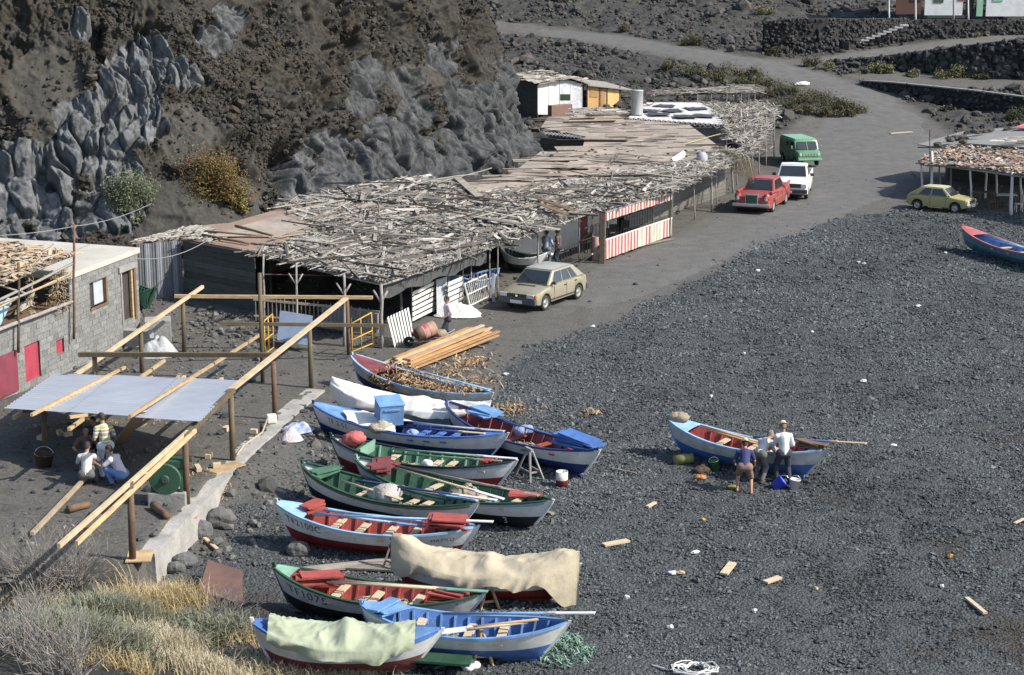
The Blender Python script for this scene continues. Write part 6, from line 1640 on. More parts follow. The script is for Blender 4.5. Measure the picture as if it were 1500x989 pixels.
trestle('yellow scaffold trestle behind the maroon decked boat', [(516, 518), (546, 506), (544, 458), (515, 474)], 64.0)
m = MB(); m.tube([aty(516, 520, 64.1), aty(514, 466, 64.1)], .03, 6); tag(m.build('iron_stake', IRON), 'rusty stake beside the yellow trestle near the maroon deck', 'stake')
# terrace edge wall
tw = MB(); P = []
ins = [p + Vector((-.62, .1, 0)) for p in WALL]
for i, (o, n_) in enumerate(zip(WALL, ins)):
    h = float(vnoise(i * 1.7, 3, 0, 4)) * .03
    P.append([Vector((o.x + .05, o.y, o.z - 1.1)), Vector((o.x, o.y, o.z + h + .05)), Vector((n_.x, n_.y, n_.z + h * .5 + .06)), Vector((n_.x - .02, n_.y, n_.z - .5))])
Q = []
for a, b in zip(P[:-1], P[1:]):
    for k in range(8): Q.append([u.lerp(v, k / 8) + Vector((.012 * rnd.uniform(-1, 1), 0, .012 * rnd.uniform(-1, 1))) for u, v in zip(a, b)])
Q.append(P[-1]); tw.grid(Q); tw.add(Q[0], [(3, 2, 1, 0)]); tw.add(Q[-1], [(0, 1, 2, 3)])
tag(tw.build('terrace_wall', mat('rough_concrete', (.36, .345, .32), (.24, .23, .21), 1.4, .95, .03, flecks=(.46, .40, .31), fl=(.58, .72), bscale=7)), 'rough concrete edge wall of the terrace below the timber frame', 'wall')
for i, (px, py, w, l, a) in enumerate([(205, 822, .8, .6, .1), (262, 775, .12, 1.6, 1.1), (330, 690, .5, 1.1, .9)]):
    c = atg(px, py); m = MB(); M_ = Matrix.Translation(c + Vector((0, 0, .13 if i < 2 else .1))) @ Matrix.Rotation(a, 4, 'Z'); m.box(c, (l, w, .03), M=M_)
    tag(m.build('shuttering_board', WOODN if i != 1 else mat('red_stained_plank', (.42, .17, .12))), ['tan board at the foot of the nearest frame post', 'reddish shuttering board along the top of the terrace wall', 'tan board by the post where the terrace wall turns'][i], 'board')
# winch on its block
c = atg(248, 735); wr = thing('winch', 'green painted boat winch standing on a concrete block by the terrace wall', 'winch', tuple(c))
m = MB(); m.box(c + Vector((0, 0, .12)), (1.0, .7, .45)); m.build('concrete_block', CONC, wr, bevel=.03)
WG = mat('winch_green', (.03, .085, .05), (.02, .06, .035), 4, .6, flecks=(.09, .08, .05))
m = MB(); m.lathe(c + Vector((-.02, -.30, .72)), [(.03, -.06), (.40, -.06), (.42, -.03), (.42, .03), (.40, .06), (.12, .06), (.10, .09), (.03, .09)], 24, M=Matrix.Rotation(R(90), 4, 'X')); m.build('drum_flange', WG, wr, smooth=False)
m = MB(); m.lathe(c + Vector((-.02, .05, .72)), [(.02, -.3), (.26, -.3), (.26, .3), (.02, .3)], 18, M=Matrix.Rotation(R(90), 4, 'X')); m.build('drum', WG, wr)
m = MB(); m.lathe(c + Vector((-.02, .34, .72)), [(.03, -.05), (.40, -.05), (.40, .05), (.03, .05)], 24, M=Matrix.Rotation(R(90), 4, 'X')); m.build('drum_flange', WG, wr)
m = MB(); m.box(c + Vector((.1, .1, 1.05)), (.7, .5, .25)); m.build('motor_cover', WG, wr, bevel=.04)
m = MB(); m.lathe(c + Vector((-.02, -.40, .72)), [(.01, -.03), (.07, -.03), (.07, .03), (.01, .03)], 10, M=Matrix.Rotation(R(90), 4, 'X')); m.build('hub', BLKT, wr)
for sx in (-1, 1): m = MB(); m.box(c + Vector((sx * .38, -.2, .5)), (.07, .12, .5)); m.build('bracket', WG, wr)
# rope from terrace to post
m = MB(); a, b = atg(347, 672), atg(392, 622); m.tube([a + Vector((0, 0, .1)), a.lerp(b, .3) + Vector((-.1, 0, .06)), a.lerp(b, .7) + Vector((.1, 0, .05)), b + Vector((0, 0, .2))], .03, 6); tag(m.build('rope', ROPE, smooth=True), 'grey rope lying along the terrace edge', 'rope')
m = MB(); m.box(atg(398, 620) + Vector((0, 0, .15)), (.3, .22, .28), rz=.3); tag(m.build('white_block', WHITEW, bevel=.03), 'white block at the end of the grey rope', 'block')
# ------------------------------------------------------------------ vehicles
def carpaint(name, c, metal=0.0, rough=.38):
    return mat('car_' + name, c, tuple(v * .88 for v in c), 1.2, rough, 0, metal, flecks=tuple(v * .7 + .03 for v in c), fl=(.66, .85), spec=.5)
GLASS = mat('car_glass', (.018, .022, .026), (.03, .036, .042), .8, .08, spec=.8)
TYRE = mat('tyre_rubber', (.02, .02, .02), (.035, .033, .03), 5, .9)
RIMM = mat('wheel_rim', (.42, .42, .41), (.3, .3, .29), 6, .4, metal=.5)
CHROME = mat('chrome', (.62, .62, .62), (.5, .5, .5), 3, .22, metal=.8)
BLACKP = mat('black_trim', (.025, .026, .028), (.04, .04, .042), 4, .6)
LAMP = mat('lamp_glass', (.55, .57, .6), (.45, .47, .5), 6, .12)
AMBER = mat('amber_lens', (.55, .16, .03), (.5, .14, .03), 6, .25)
REDL = mat('red_lens', (.3, .02, .02), (.25, .02, .02), 6, .25)
PLATE = mat('number_plate', (.68, .67, .62), (.6, .59, .55), 8, .5)

def interp(x, pts):
    return float(np.interp(x, [p[0] for p in pts], [p[1] for p in pts]))

class Car:
    def __init__(s, name, label, cat, px, py, fwd, scale, L, W, paint, top, wheels, rw=.29, sill=.24, arch=.36, wtap=.90):
        c = atg(px, py); s.r = thing(name, label, cat, (c.x, c.y, c.z + .02), math.atan2(fwd[1], fwd[0]))
        s.r.scale = (scale,) * 3; s.p = paint; s.L, s.W = L, W; s.top = top; s.wh = wheels; s.rw = rw
        OFF[s.r.name] = Vector((0, 0, 0))
        xs = sorted(set([-L / 2 + L * i / 90 for i in range(91)] + [p[0] for p in top])); P = []
        for x in xs:
            zl = sill + .10 * max(0, (abs(x) - L / 2 + .3) / .3)
            for wx in wheels:
                d = abs(x - wx)
                if d < arch: zl = max(zl, rw + math.sqrt(arch * arch - d * d) - .01)
            zt = interp(x, top); e = abs(x) / (L / 2); w = W / 2 * (1 - (1 - wtap) * max(0, (e - .72) / .28) ** 2.2)
            zl = min(zl, zt - .12); h = zt - zl
            half = [(w * .90, zl), (w * .985, zl + .06 * h), (w, zl + .38 * h), (w * .985, zl + .72 * h), (w * .95, zt - .05 * h - .01), (w * .86, zt), (w * .4, zt + .018)]
            P.append([(x, 0, zl)] + [(x, y, z) for y, z in half] + [(x, 0, zt + .025)] + [(x, -y, z) for y, z in half[::-1]])
        m = MB(); m.grid([r[::-1] for r in P], closev=True); k = len(P[0]); m.add(P[0], [tuple(range(k))]); m.add(P[-1], [tuple(range(k - 1, -1, -1))])
        b = m.build('body', paint, s.r, local=True, smooth=True)
        md = b.modifiers.new('split', 'EDGE_SPLIT'); md.split_angle = R(38)
        m = MB(); m.box((0, 0, sill + .06), (L * .92, W * .80, .12)); m.build('underbody', BLACKP, s.r, local=True)
        for wx in wheels:
            for sd in (-1, 1):
                M = Matrix.Rotation(R(90) * -sd, 4, 'X'); wheel = MB()
                wheel.lathe((wx, sd * (W / 2 - .11), rw), [(rw * .62, -.09), (rw * .93, -.09), (rw, -.05), (rw, .05), (rw * .93, .09), (rw * .64, .09), (rw * .6, .06)], 20, M=M)
                t = wheel.build('wheel', TYRE, s.r, local=True, smooth=True)
                rim = MB(); rim.lathe((wx, sd * (W / 2 - .11), rw), [(.0, .055), (rw * .22, .065), (rw * .25, .04), (rw * .52, .045), (rw * .63, .085), (rw * .66, .07)], 20, M=M); rim.build('rim', RIMM, t, local=True, smooth=True)
    def box(s, name, c, size, m, bevel=0, parent=None, rz=0):
        mb = MB(); mb.box(c, size, rz); return mb.build(name, m, parent or s.r, local=True, bevel=bevel)
    def cabin(s, xw0, xw1, xr1, xr0, zb, zr, wb, wt, pillars, zb2=None, roofpaint=None, bev=.055, sidez=None, rear=True):
        """glasshouse: windscreen foot xw0 / head xw1, rear head xr1 / foot xr0"""
        zb2 = zb if zb2 is None else zb2
        f = [Vector((xw0, wb, zb)), Vector((xw0, -wb, zb)), Vector((xw1, -wt, zr - .03)), Vector((xw1, wt, zr - .03))]
        r = [Vector((xr0, wb, zb2)), Vector((xr0, -wb, zb2)), Vector((xr1, -wt, zr - .02)), Vector((xr1, wt, zr - .02))]
        m = MB(); m.add(f + r, [(0, 3, 2, 1), (4, 5, 6, 7), (3, 7, 6, 2), (0, 4, 7, 3), (1, 2, 6, 5), (0, 1, 5, 4)]); m.build('cabin', s.p, s.r, local=True, bevel=bev)
        # roof skin with a slight crown
        m = MB(); m.grid([[(xw1 + (xr1 - xw1) * i / 8 , (j / 6 - .5) * 2 * wt * .96, zr - .022 + .045 * math.sin(math.pi * i / 8) ** .6 * (1 - (j / 3 - 1) ** 2 * .8)) for j in range(7)] for i in range(9)]); m.build('roof', roofpaint or s.p, s.r, local=True, smooth=True)
        def pane(A, B, C, D, name, u0, u1, v0, v1, out):
            """A,B foot; D,C head; u along, v up"""
            def q(u, v): return A.lerp(B, u).lerp(D.lerp(C, u), v) + out
            m = MB(); m.add([q(u0, v0), q(u1, v0), q(u1, v1), q(u0, v1)], [(0, 1, 2, 3)]); m.add([q(u0, v0) - out * .6, q(u1, v0) - out * .6, q(u1, v1) - out * .6, q(u0, v1) - out * .6], [(3, 2, 1, 0)]); m.build(name, GLASS, s.r, local=True)
        nf = (f[1] - f[0]).cross(f[3] - f[0]).normalized() * -.012; nf = nf if nf.x > 0 else -nf
        pane(f[0], f[1], f[2], f[3], 'windscreen', .06, .94, .08, .90, nf)
        if rear:
            nr = (r[1] - r[0]).cross(r[3] - r[0]).normalized() * .012; nr = nr if nr.x < 0 else -nr
            pane(r[0], r[1], r[2], r[3], 'rear_window', .09, .91, .14, .88, nr)
        for sd in (0, 1):
            A, D = (f[0], f[3]) if sd == 0 else (f[1], f[2]); B, C = (r[0], r[3]) if sd == 0 else (r[1], r[2])
            o = Vector((0, .012 if sd == 0 else -.012, .004))
            for (u0, u1) in pillars: pane(A, B, C, D, 'side_window', u0, u1, .10, .86, o)

# gold hatchback
c1 = Car('gold_hatchback', 'gold five door hatchback with grey bumpers parked in front of the sheds', 'car', 797, 444, (-.53, -.85), 1.12, 3.94, 1.65, carpaint('gold', (.34, .31, .225), .3), [(-1.97, .62), (-1.93, .86), (-1.2, .90), (.55, .90), (.9, .87), (1.75, .74), (1.93, .66), (1.97, .5)], (-1.24, 1.21))
c1.cabin(.98, .38, -1.1, -1.78, .88, 1.40, .77, .60, ((.10, .36), (.39, .62), (.65, .80)), roofpaint=carpaint('gold_roof', (.42, .41, .37), .2))
c1.box('front_bumper', (1.93, 0, .42), (.18, 1.62, .24), mat('grey_bumper', (.07, .075, .085), (.05, .055, .06), 4, .6), .04); c1.box('rear_bumper', (-1.93, 0, .44), (.18, 1.62, .24), MATS['grey_bumper'], .04)
c1.box('grille', (1.965, 0, .62), (.05, .85, .13), BLACKP); c1.box('badge', (1.995, 0, .62), (.012, .09, .07), CHROME)
for sy in (-1, 1):
    c1.box('headlight', (1.955, sy * .58, .62), (.07, .32, .15), LAMP, .02); c1.box('indicator', (1.90, sy * .77, .62), (.14, .10, .13), AMBER, .02)
    c1.box('door_handle', (-.20, sy * .828, .76), (.16, .02, .035), BLACKP); c1.box('door_handle', (-1.0, sy * .815, .80), (.16, .02, .035), BLACKP)
    c1.box('side_trim', (0, sy * .83, .36), (1.75, .015, .05), BLACKP); c1.box('wing_mirror', (.70, sy * .86, .96), (.10, .16, .11), BLACKP, .02)
    for x in (.62, -.30, -.98): c1.box('door_seam', (x, sy * .822, .60), (.012, .012, .5), BLACKP)
    c1.box('tail_light', (-1.96, sy * .62, .70), (.05, .26, .16), REDL)
c1.box('air_vent', (1.12, -.08, .862), (.13, .78, .014), BLACKP); c1.box('wiper', (.90, .12, .93), (.03, .5, .015), BLACKP, rz=.12)
c1.box('number_plate', (2.03, 0, .40), (.015, .50, .12), PLATE)
# red finned saloon
c2 = Car('red_saloon', 'red finned saloon with a tall chrome grille and chrome bumper beside the white pickup', 'car', 1117, 304, (-.36, -.93), 1.16, 4.70, 1.80, carpaint('red', (.30, .06, .05)), [(-2.35, .62), (-2.30, .96), (-2.0, .98), (-1.2, .93), (.7, .95), (1.2, .94), (2.15, .88), (2.33, .80), (2.35, .5)], (-1.32, 1.40), rw=.32)
c2.cabin(.95, .45, -.85, -1.35, .93, 1.50, .78, .62, ((.09, .44), (.48, .88)))
for sy in (-1, 1):
    m = MB(); m.beam((-.9, sy * .84, .93), (-2.30, sy * .80, 1.03), .09, .13); m.build('tail_fin', c2.p, c2.r, local=True, bevel=.02)
    m = MB(); m.ell((2.18, sy * .70, .80), (.22, .17, .22), 14, 8); m.build('headlight_housing', c2.p, c2.r, local=True, smooth=True)
    m = MB(); m.ell((2.30, sy * .70, .78), (.10, .11, .16), 12, 8); m.build('headlight', LAMP, c2.r, local=True, smooth=True)
    m = MB(); m.beam((1.9, sy * .82, 1.0), (.7, sy * .87, .97), .16, .12); m.build('front_wing', c2.p, c2.r, local=True, bevel=.04)
    c2.box('door_handle', (-.25, sy * .905, .82), (.16, .02, .03), CHROME); c2.box('chrome_strip', (-.1, sy * .90, .62), (3.2, .012, .03), CHROME)
    for x in (.66, -.28, -1.0): c2.box('door_seam', (x, sy * .898, .62), (.012, .012, .55), BLACKP)
    c2.box('tail_light', (-2.34, sy * .70, .72), (.05, .2, .2), REDL)
c2.box('grille_frame', (2.33, 0, .72), (.10, .66, .50), CHROME, .03); c2.box('grille', (2.385, 0, .70), (.02, .54, .40), mat('grille_mesh', (.06, .09, .07), (.04, .06, .05), 8, .5))
c2.box('front_bumper', (2.42, 0, .44), (.16, 1.84, .15), CHROME, .04); c2.box('rear_bumper', (-2.42, 0, .46), (.14, 1.82, .15), CHROME, .04); c2.box('number_plate', (-2.5, 0, .5), (.015, .5, .12), PLATE)
# white pickup
c3 = Car('white_pickup', 'white pickup truck parked behind the red saloon', 'pickup', 1162, 285, (-.22, -.98), 1.24, 4.2, 1.60, carpaint('white', (.70, .69, .66)), [(-2.1, .5), (-2.08, .62), (-.42, .62), (-.40, .96), (.8, .96), (1.0, .93), (2.0, .86), (2.08, .78), (2.1, .5)], (-1.25, 1.30), rw=.31)
c3.cabin(.98, .48, -.30, -.40, .95, 1.52, .74, .62, ((.14, .80),), rear=True)
for sy in (-1, 1):
    c3.box('bed_side', (-1.26, sy * .76, .80), (1.68, .06, .46), c3.p, .015); c3.box('wing_mirror', (.66, sy * .90, 1.06), (.06, .18, .14), BLACKP, .02)
    c3.box('headlight', (2.08, sy * .60, .70), (.06, .26, .18), LAMP, .02); c3.box('door_handle', (-.20, sy * .80, .84), (.14, .02, .03), BLACKP)
    for x in (.70, -.36): c3.box('door_seam', (x, sy * .80, .6), (.012, .012, .55), BLACKP)
    c3.box('tail_light', (-2.11, sy * .70, .7), (.03, .1, .2), REDL)
c3.box('tailgate', (-2.08, 0, .80), (.05, 1.50, .46), c3.p); c3.box('bed_floor', (-1.26, 0, .60), (1.68, 1.5, .05), BLACKP)
c3.box('grille', (2.095, 0, .70), (.04, .95, .18), BLACKP); c3.box('front_bumper', (2.12, 0, .44), (.14, 1.56, .18), BLACKP, .03)
# green van
c4 = Car('green_van', 'mid green panel van with short bonnet at the far end of the parked vehicles', 'van', 1171, 240, (.20, -.98), .86, 4.3, 1.95, carpaint('green', (.10, .25, .13)), [(-2.15, 1.9), (-2.12, 2.0), (1.05, 2.02), (1.20, 1.96), (1.52, 1.30), (1.60, 1.24), (2.02, 1.16), (2.12, 1.08), (2.15, .6)], (-1.30, 1.42), rw=.34, sill=.42, arch=.42, wtap=.94)
m = MB(); f = [(1.64, -.80, 1.30), (1.64, .80, 1.30), (1.29, .76, 1.86), (1.29, -.76, 1.86)]
m.add([(x + .012, y, z + .008) for x, y, z in f], [(0, 1, 2, 3)]); m.build('windscreen', GLASS, c4.r, local=True)
m = MB(); m.add([(1.68, -.02, 1.28), (1.68, .02, 1.28), (1.315, .02, 1.88), (1.315, -.02, 1.88)], [(0, 1, 2, 3)]); m.build('screen_divider', c4.p, c4.r, local=True)
c4.box('roof', (-.5, 0, 2.05), (3.1, 1.72, .05), carpaint('pale_green', (.20, .38, .24)), .02)
for sy in (-1, 1):
    c4.box('side_window', (.85, sy * .968, 1.58), (.62, .02, .44), GLASS); c4.box('rear_side_window', (-.2, sy * .972, 1.6), (.3, .02, .3), GLASS)
    m = MB(); m.lathe((2.15, sy * .72, .95), [(.01, .03), (.10, .03), (.12, 0)], 14, M=Matrix.Rotation(R(90), 4, 'Y')); m.build('headlight', LAMP, c4.r, local=True)
    c4.box('wing_mirror', (1.35, sy * 1.18, 1.45), (.05, .14, .24), CHROME, .02); m = MB(); m.tube([(1.4, sy * .95, 1.35), (1.36, sy * 1.16, 1.40)], .012, 5); m.build('mirror_arm', BLACKP, c4.r, local=True)
    c4.box('door_seam', (1.2, sy * .975, 1.2), (.012, .012, 1.3), BLACKP); c4.box('door_seam', (.35, sy * .978, 1.2), (.012, .012, 1.4), BLACKP)
c4.box('grille', (2.15, 0, .95), (.05, 1.10, .22), mat('grille_grey', (.30, .34, .31), (.2, .23, .21), 9, .4)); c4.box('front_bumper', (2.22, 0, .58), (.14, 1.92, .16), carpaint('pale_green', (.2, .38, .24)), .03)
for k, y in enumerate((-.33, -.11, .11, .33)):
    cu = bpy.data.curves.new('t', 'FONT'); cu.body = 'EBRO'[3 - k]; cu.size = .2; cu.extrude = .004; cu.align_x = 'CENTER'
    ob = bpy.data.objects.new('t', cu); COL.objects.link(ob); bpy.context.view_layer.update()
    me = bpy.data.meshes.new_from_object(ob.evaluated_get(bpy.context.evaluated_depsgraph_get())); bpy.data.objects.remove(ob); bpy.data.curves.remove(cu)
    me.materials.clear(); me.materials.append(CHROME); o = bpy.data.objects.new('grille_letter', me); COL.objects.link(o); o.parent = c4.r
    o.location = (2.182, -y, .88); o.rotation_euler = (R(90), 0, R(90))
# yellow hatchback
c5 = Car('yellow_hatchback', 'mustard yellow three door hatchback parked beside the right shelter', 'car', 1378, 308, (.82, -.57), 1.0, 3.62, 1.53, carpaint('mustard', (.37, .325, .14)), [(-1.81, .55), (-1.77, .80), (-1.5, .86), (.6, .88), (.85, .86), (1.62, .78), (1.79, .70), (1.81, .45)], (-1.14, 1.09), rw=.28)
c5.cabin(.85, .30, -.95, -1.72, .86, 1.36, .71, .57, ((.10, .46), (.50, .78)), roofpaint=carpaint('pale_mustard', (.5, .46, .28)))
for sy in (-1, 1):
    m = MB(); m.lathe((1.79, sy * .54, .62), [(.01, .03), (.10, .03), (.12, 0)], 14, M=Matrix.Rotation(R(90), 4, 'Y')); m.build('headlight', LAMP, c5.r, local=True)
    c5.box('door_handle', (-.22, sy * .765, .76), (.15, .02, .03), CHROME); c5.box('tail_light', (-1.80, sy * .6, .66), (.04, .14, .2), REDL); c5.box('wing_mirror', (.62, sy * .78, .95), (.06, .14, .1), CHROME, .02)
    for x in (.56, -.38): c5.box('door_seam', (x, sy * .765, .58), (.012, .012, .5), BLACKP)
c5.box('grille', (1.80, 0, .62), (.03, .80, .16), BLACKP); c5.box('front_bumper', (1.84, 0, .42), (.12, 1.5, .13), CHROME, .03); c5.box('rear_bumper', (-1.84, 0, .42), (.12, 1.5, .13), CHROME, .03); c5.box('number_plate', (1.91, 0, .40), (.012, .46, .11), PLATE)
# ------------------------------------------------------------------ people
def capsules(mb, segs, n=10):
    for p, q, r0, r1 in segs:
        p, q = Vector(p), Vector(q); d = q - p
        if d.length < 1e-4: mb.ell(p, r0, n, 7); continue
        dn = d.normalized(); k = 4
        pts = [p - dn * r0 * math.cos(math.pi / 2 * i / k) for i in range(k)] + [p + d * (i / 3) for i in range(4)] + [q + dn * r1 * math.sin(math.pi / 2 * (i + 1) / k) for i in range(k)]
        rs = [max(.003, r0 * math.sin(math.pi / 2 * i / k)) for i in range(k)] + [r0 + (r1 - r0) * i / 3 for i in range(4)] + [max(.003, r1 * math.cos(math.pi / 2 * (i + 1) / k)) for i in range(k)]
        mb.tube(pts, rs, n)

def fused(name, segs, ells, material, parent, voxel=.014, extra=None, smooth_it=6):
    """one continuous skin around all segments"""
    mb = MB(); capsules(mb, segs)
    for c, r, M in ells: mb.ell(c, r, 14, 10, M=M)
    o = mb.build('tmp', [], parent, local=True); o.parent = None
    md = o.modifiers.new('r', 'REMESH'); md.mode = 'VOXEL'; md.voxel_size = voxel
    sm = o.modifiers.new('s', 'SMOOTH'); sm.iterations = smooth_it; sm.factor = .5
    bpy.context.view_layer.update()
    me = bpy.data.meshes.new_from_object(o.evaluated_get(bpy.context.evaluated_depsgraph_get()))
    old = o.data; bpy.data.objects.remove(o); bpy.data.meshes.remove(old)
    if extra:
        bm = bmesh.new(); bm.from_mesh(me); e2 = MB(); capsules(e2, extra, 6)
        vs = [bm.verts.new(v) for v in e2.v]
        for f in e2.f:
            try: bm.faces.new([vs[i] for i in f])
            except ValueError: pass
        bm.to_mesh(me); bm.free()
    me.materials.clear(); me.materials.append(material)
    me.polygons.foreach_set('use_smooth', [True] * len(me.polygons)); me.name = name
    ob = bpy.data.objects.new(name, me); COL.objects.link(ob); ob.parent = parent
    return ob

def ik(a, b, l1, l2, pole):
    d = b - a; L = min(d.length, (l1 + l2) * .998); b = a + d.normalized() * L; d = d.normalized()
    k = (l1 * l1 - l2 * l2 + L * L) / (2 * L); h = math.sqrt(max(0, l1 * l1 - k * k))
    p = pole - d * pole.dot(d)
    p = p.normalized() if p.length > 1e-4 else Vector((0, 0, 1))
    return a + d * k + p * h, b

def cloth(name, c): return mat('cloth_' + name, c, tuple(v * .8 for v in c), 5, .9, .006)
SKIN = mat('tanned_skin', (.36, .20, .125), (.30, .16, .10), 4, .6)
HAIRD = mat('dark_hair', (.025, .02, .017), (.04, .032, .026), 20, .8)
HAIRG = mat('grey_hair', (.12, .105, .09), (.2, .18, .16), 20, .8)
STRAW = mat('straw_hat', (.56, .45, .26), (.46, .36, .2), 20, .85)
SHOE = mat('dark_shoe', (.04, .035, .03), (.06, .055, .05), 5, .7)
EYE = mat('eye_dark', (.03, .025, .02), (.05, .04, .03), 5, .4)

def person(label, loc, yaw, hip=.93, lean=0.0, side=0.0, hands=((-.25, .1, -.42), (.25, .1, -.42)), feet=((-.11, .0), (.11, .0)), look=(0, 1, -.1), shirt=None, trousers=None, shorts=False, hat=None, hair=None, sleeves='short', scale=1.0, knee=(0, 1, .1), stripes=None, footz=(0, 0), group=None, shoes=None, elbow=(0, -1, -.4)):
    """figure facing local +Y; hands are given relative to the shoulders' midpoint, feet on the ground"""
    r = thing('person', label, 'person', tuple(loc), yaw, group=group); r.scale = (scale,) * 3; OFF[r.name] = Vector((0, 0, 0))
    pel = Vector((0, 0, hip)); sp = Vector((math.sin(side), math.sin(lean), math.cos(lean))).normalized(); fw = Vector((0, math.cos(lean), -math.sin(lean)))
    mid = pel + sp * .24 + fw * -.01; chest = pel + sp * .42; nb = pel + sp * .52; lk = Vector(look).normalized()
    hd = nb + sp * .06 + (sp * .6 + Vector((0, 0, .5)) + lk * .25).normalized() * .155
    X = Vector((1, 0, 0)); sh = [nb - sp * .06 - X * .185, nb - sp * .06 + X * .185]; hp_ = [pel - X * .095 - sp * .02, pel + X * .095 - sp * .02]
    arms, legs = [], []
    for i in (0, 1):
        w = nb + Vector(hands[i]); el, wr = ik(sh[i], w, .29, .26, Vector(elbow) + X * (.5 if i else -.5)); arms.append((sh[i], el, wr))
        f = Vector((feet[i][0], feet[i][1], .09 + footz[i])); kn, an = ik(hp_[i], f, .44, .43, Vector(knee) + X * (.15 if i else -.15)); legs.append((hp_[i], kn, an))
    up = (sp * .4 + Vector((0, 0, .6))).normalized(); rt = lk.cross(up).normalized(); up = rt.cross(lk).normalized(); HM = Matrix((rt, lk, up)).transposed().to_4x4()
    def H(x, y, z): return hd + rt * x + lk * y + up * z
    segs = [(pel, mid, .135, .12), (mid, chest, .125, .145), (chest, nb - sp * .03, .14, .09), (sh[0] * .6 + sh[1] * .4, sh[0], .09, .07), (sh[1] * .6 + sh[0] * .4, sh[1], .09, .07), (nb - sp * .03, hd - up * .03, .06, .056), (hp_[0], hp_[1], .125, .125)]
    for a, e, w in arms: segs += [(a, e, .056, .043), (e, w, .042, .029)]
    for h_, k, a in legs: segs += [(h_, k, .09, .06), (k, k.lerp(a, .35), .058, .056), (k.lerp(a, .35), a, .056, .04)]
    ells = [(H(0, 0, .01), (.077, .098, .118), HM), (H(0, .045, -.07), (.052, .055, .05), HM), (H(0, .105, -.015), (.016, .022, .028), HM), (H(.078, -.005, -.005), (.014, .022, .034), HM), (H(-.078, -.005, -.005), (.014, .022, .034), HM), (H(0, .09, -.062), (.026, .016, .010), HM)]
    extra = []
    for i, (a, e, w) in enumerate(arms):
        d = (w - e).normalized(); fwd = Vector((0, .35, 0)) + d; n_ = d.cross(Vector((0, 1, 0))); n_ = n_.normalized() if n_.length > .1 else X
        pal = w + d * .075; segs.append((w, pal, .03, .034)); sg = 1 if i == 0 else -1
        curl = n_.cross(d).normalized()
        for j, (o, l) in enumerate(((-.030, .070), (-.010, .080), (.011, .074), (.031, .058))):
            b = pal + curl * o * -1 + d * .02; m1 = b + d * l * .5 + n_ * .010 * sg; extra += [(b - d * .02, m1, .0095, .009), (m1, m1 + d * l * .38 + n_ * .026 * sg, .009, .007)]
        tb_ = w + d * .03 + curl * .025; extra += [(tb_, tb_ + d * .035 + curl * .032, .012, .010), (tb_ + d * .035 + curl * .032, tb_ + d * .068 + curl * .036 + n_ * .012 * sg, .010, .008)]
    if True:
        for i, (h_, k, a) in enumerate(legs):
            t = Vector((feet[i][0] * 1.1, feet[i][1] + .15, .035 + footz[i])); segs.append((Vector((a.x, a.y - .03, .045 + footz[i])), t, .04, .034)); segs.append((a, Vector((a.x, a.y - .02, .05 + footz[i])), .04, .042))
    body = fused('body', segs, ells, SKIN, r, extra=extra)
    for sx in (-1, 1):
        m = MB(); m.ell(H(sx * .031, .089, .012), (.013, .010, .008), 8, 6, M=HM); m.build('eye', EYE, body, local=True, smooth=True)
    # clothes: slightly larger skins around the same limbs
    ss = [(pel + sp * .0, mid, .155, .145), (mid, chest, .148, .165), (chest, nb - sp * .05, .158, .10), (sh[0] * .6 + sh[1] * .4, sh[0], .108, .085), (sh[1] * .6 + sh[0] * .4, sh[1], .108, .085)]
    for a, e, w in arms:
        ss.append((a, a.lerp(e, .72) if sleeves == 'short' else e, .078, .066 if sleeves == 'short' else .062))
        if sleeves == 'long': ss.append((e, w.lerp(e, .12), .062, .046))
    if shirt: fused('shirt', ss, [], shirt, r, .016, smooth_it=4)
    tt = [(hp_[0], hp_[1], .148, .148), (pel, pel + sp * .06, .148, .146)]
    for h_, k, a in legs: tt += [(h_, k if not shorts else h_.lerp(k, .85), .112, .085 if not shorts else .10)] + ([] if shorts else [(k, a.lerp(k, .06), .083, .064)])
    fused('shorts' if shorts else 'trousers', tt, [], trousers, r, .016, smooth_it=4)
    if shoes is not False:
        for i, (h_, k, a) in enumerate(legs):
            t = Vector((feet[i][0] * 1.1, feet[i][1] + .15, .04 + footz[i])); fused('shoe', [(Vector((a.x, a.y - .04, .05 + footz[i])), t, .05, .042)], [], shoes or SHOE, r, .012, smooth_it=3)
    if hat:
        m = MB(); m.lathe(H(0, -.01, .055), [(.001, .115), (.05, .11), (.082, .085), (.092, .03), (.096, .012), (.155, -.004), (.158, -.012), (.096, 0)], 18, M=HM); m.build('hat', hat, r, local=True, smooth=True)
    m = MB(); hm = hair or HAIRD
    m.ell(H(0, -.022, .030), (.088, .098, .108), 14, 10, M=HM); m.ell(H(0, -.045, -.02), (.075, .06, .075), 12, 8, M=HM); m.build('hair', hm, r, local=True, smooth=True)
    return r

WHS_ = cloth('white_shirt', (.68, .68, .66)); GRS = cloth('grey_shirt', (.46, .44, .42)); PLS = cloth('pale_shirt', (.55, .54, .50)); LIL = cloth('pale_lilac', (.58, .54, .60)); NAV = cloth('navy_top', (.035, .04, .12))
NTR = cloth('dark_trousers', (.035, .04, .058)); BTR = cloth('brown_shorts', (.22, .145, .105)); JEAN = cloth('blue_jeans', (.13, .23, .46)); WTR = cloth('pale_jeans', (.52, .58, .64)); GTR = cloth('grey_trousers', (.13, .125, .12)); BRS = cloth('brown_top', (.13, .075, .06))
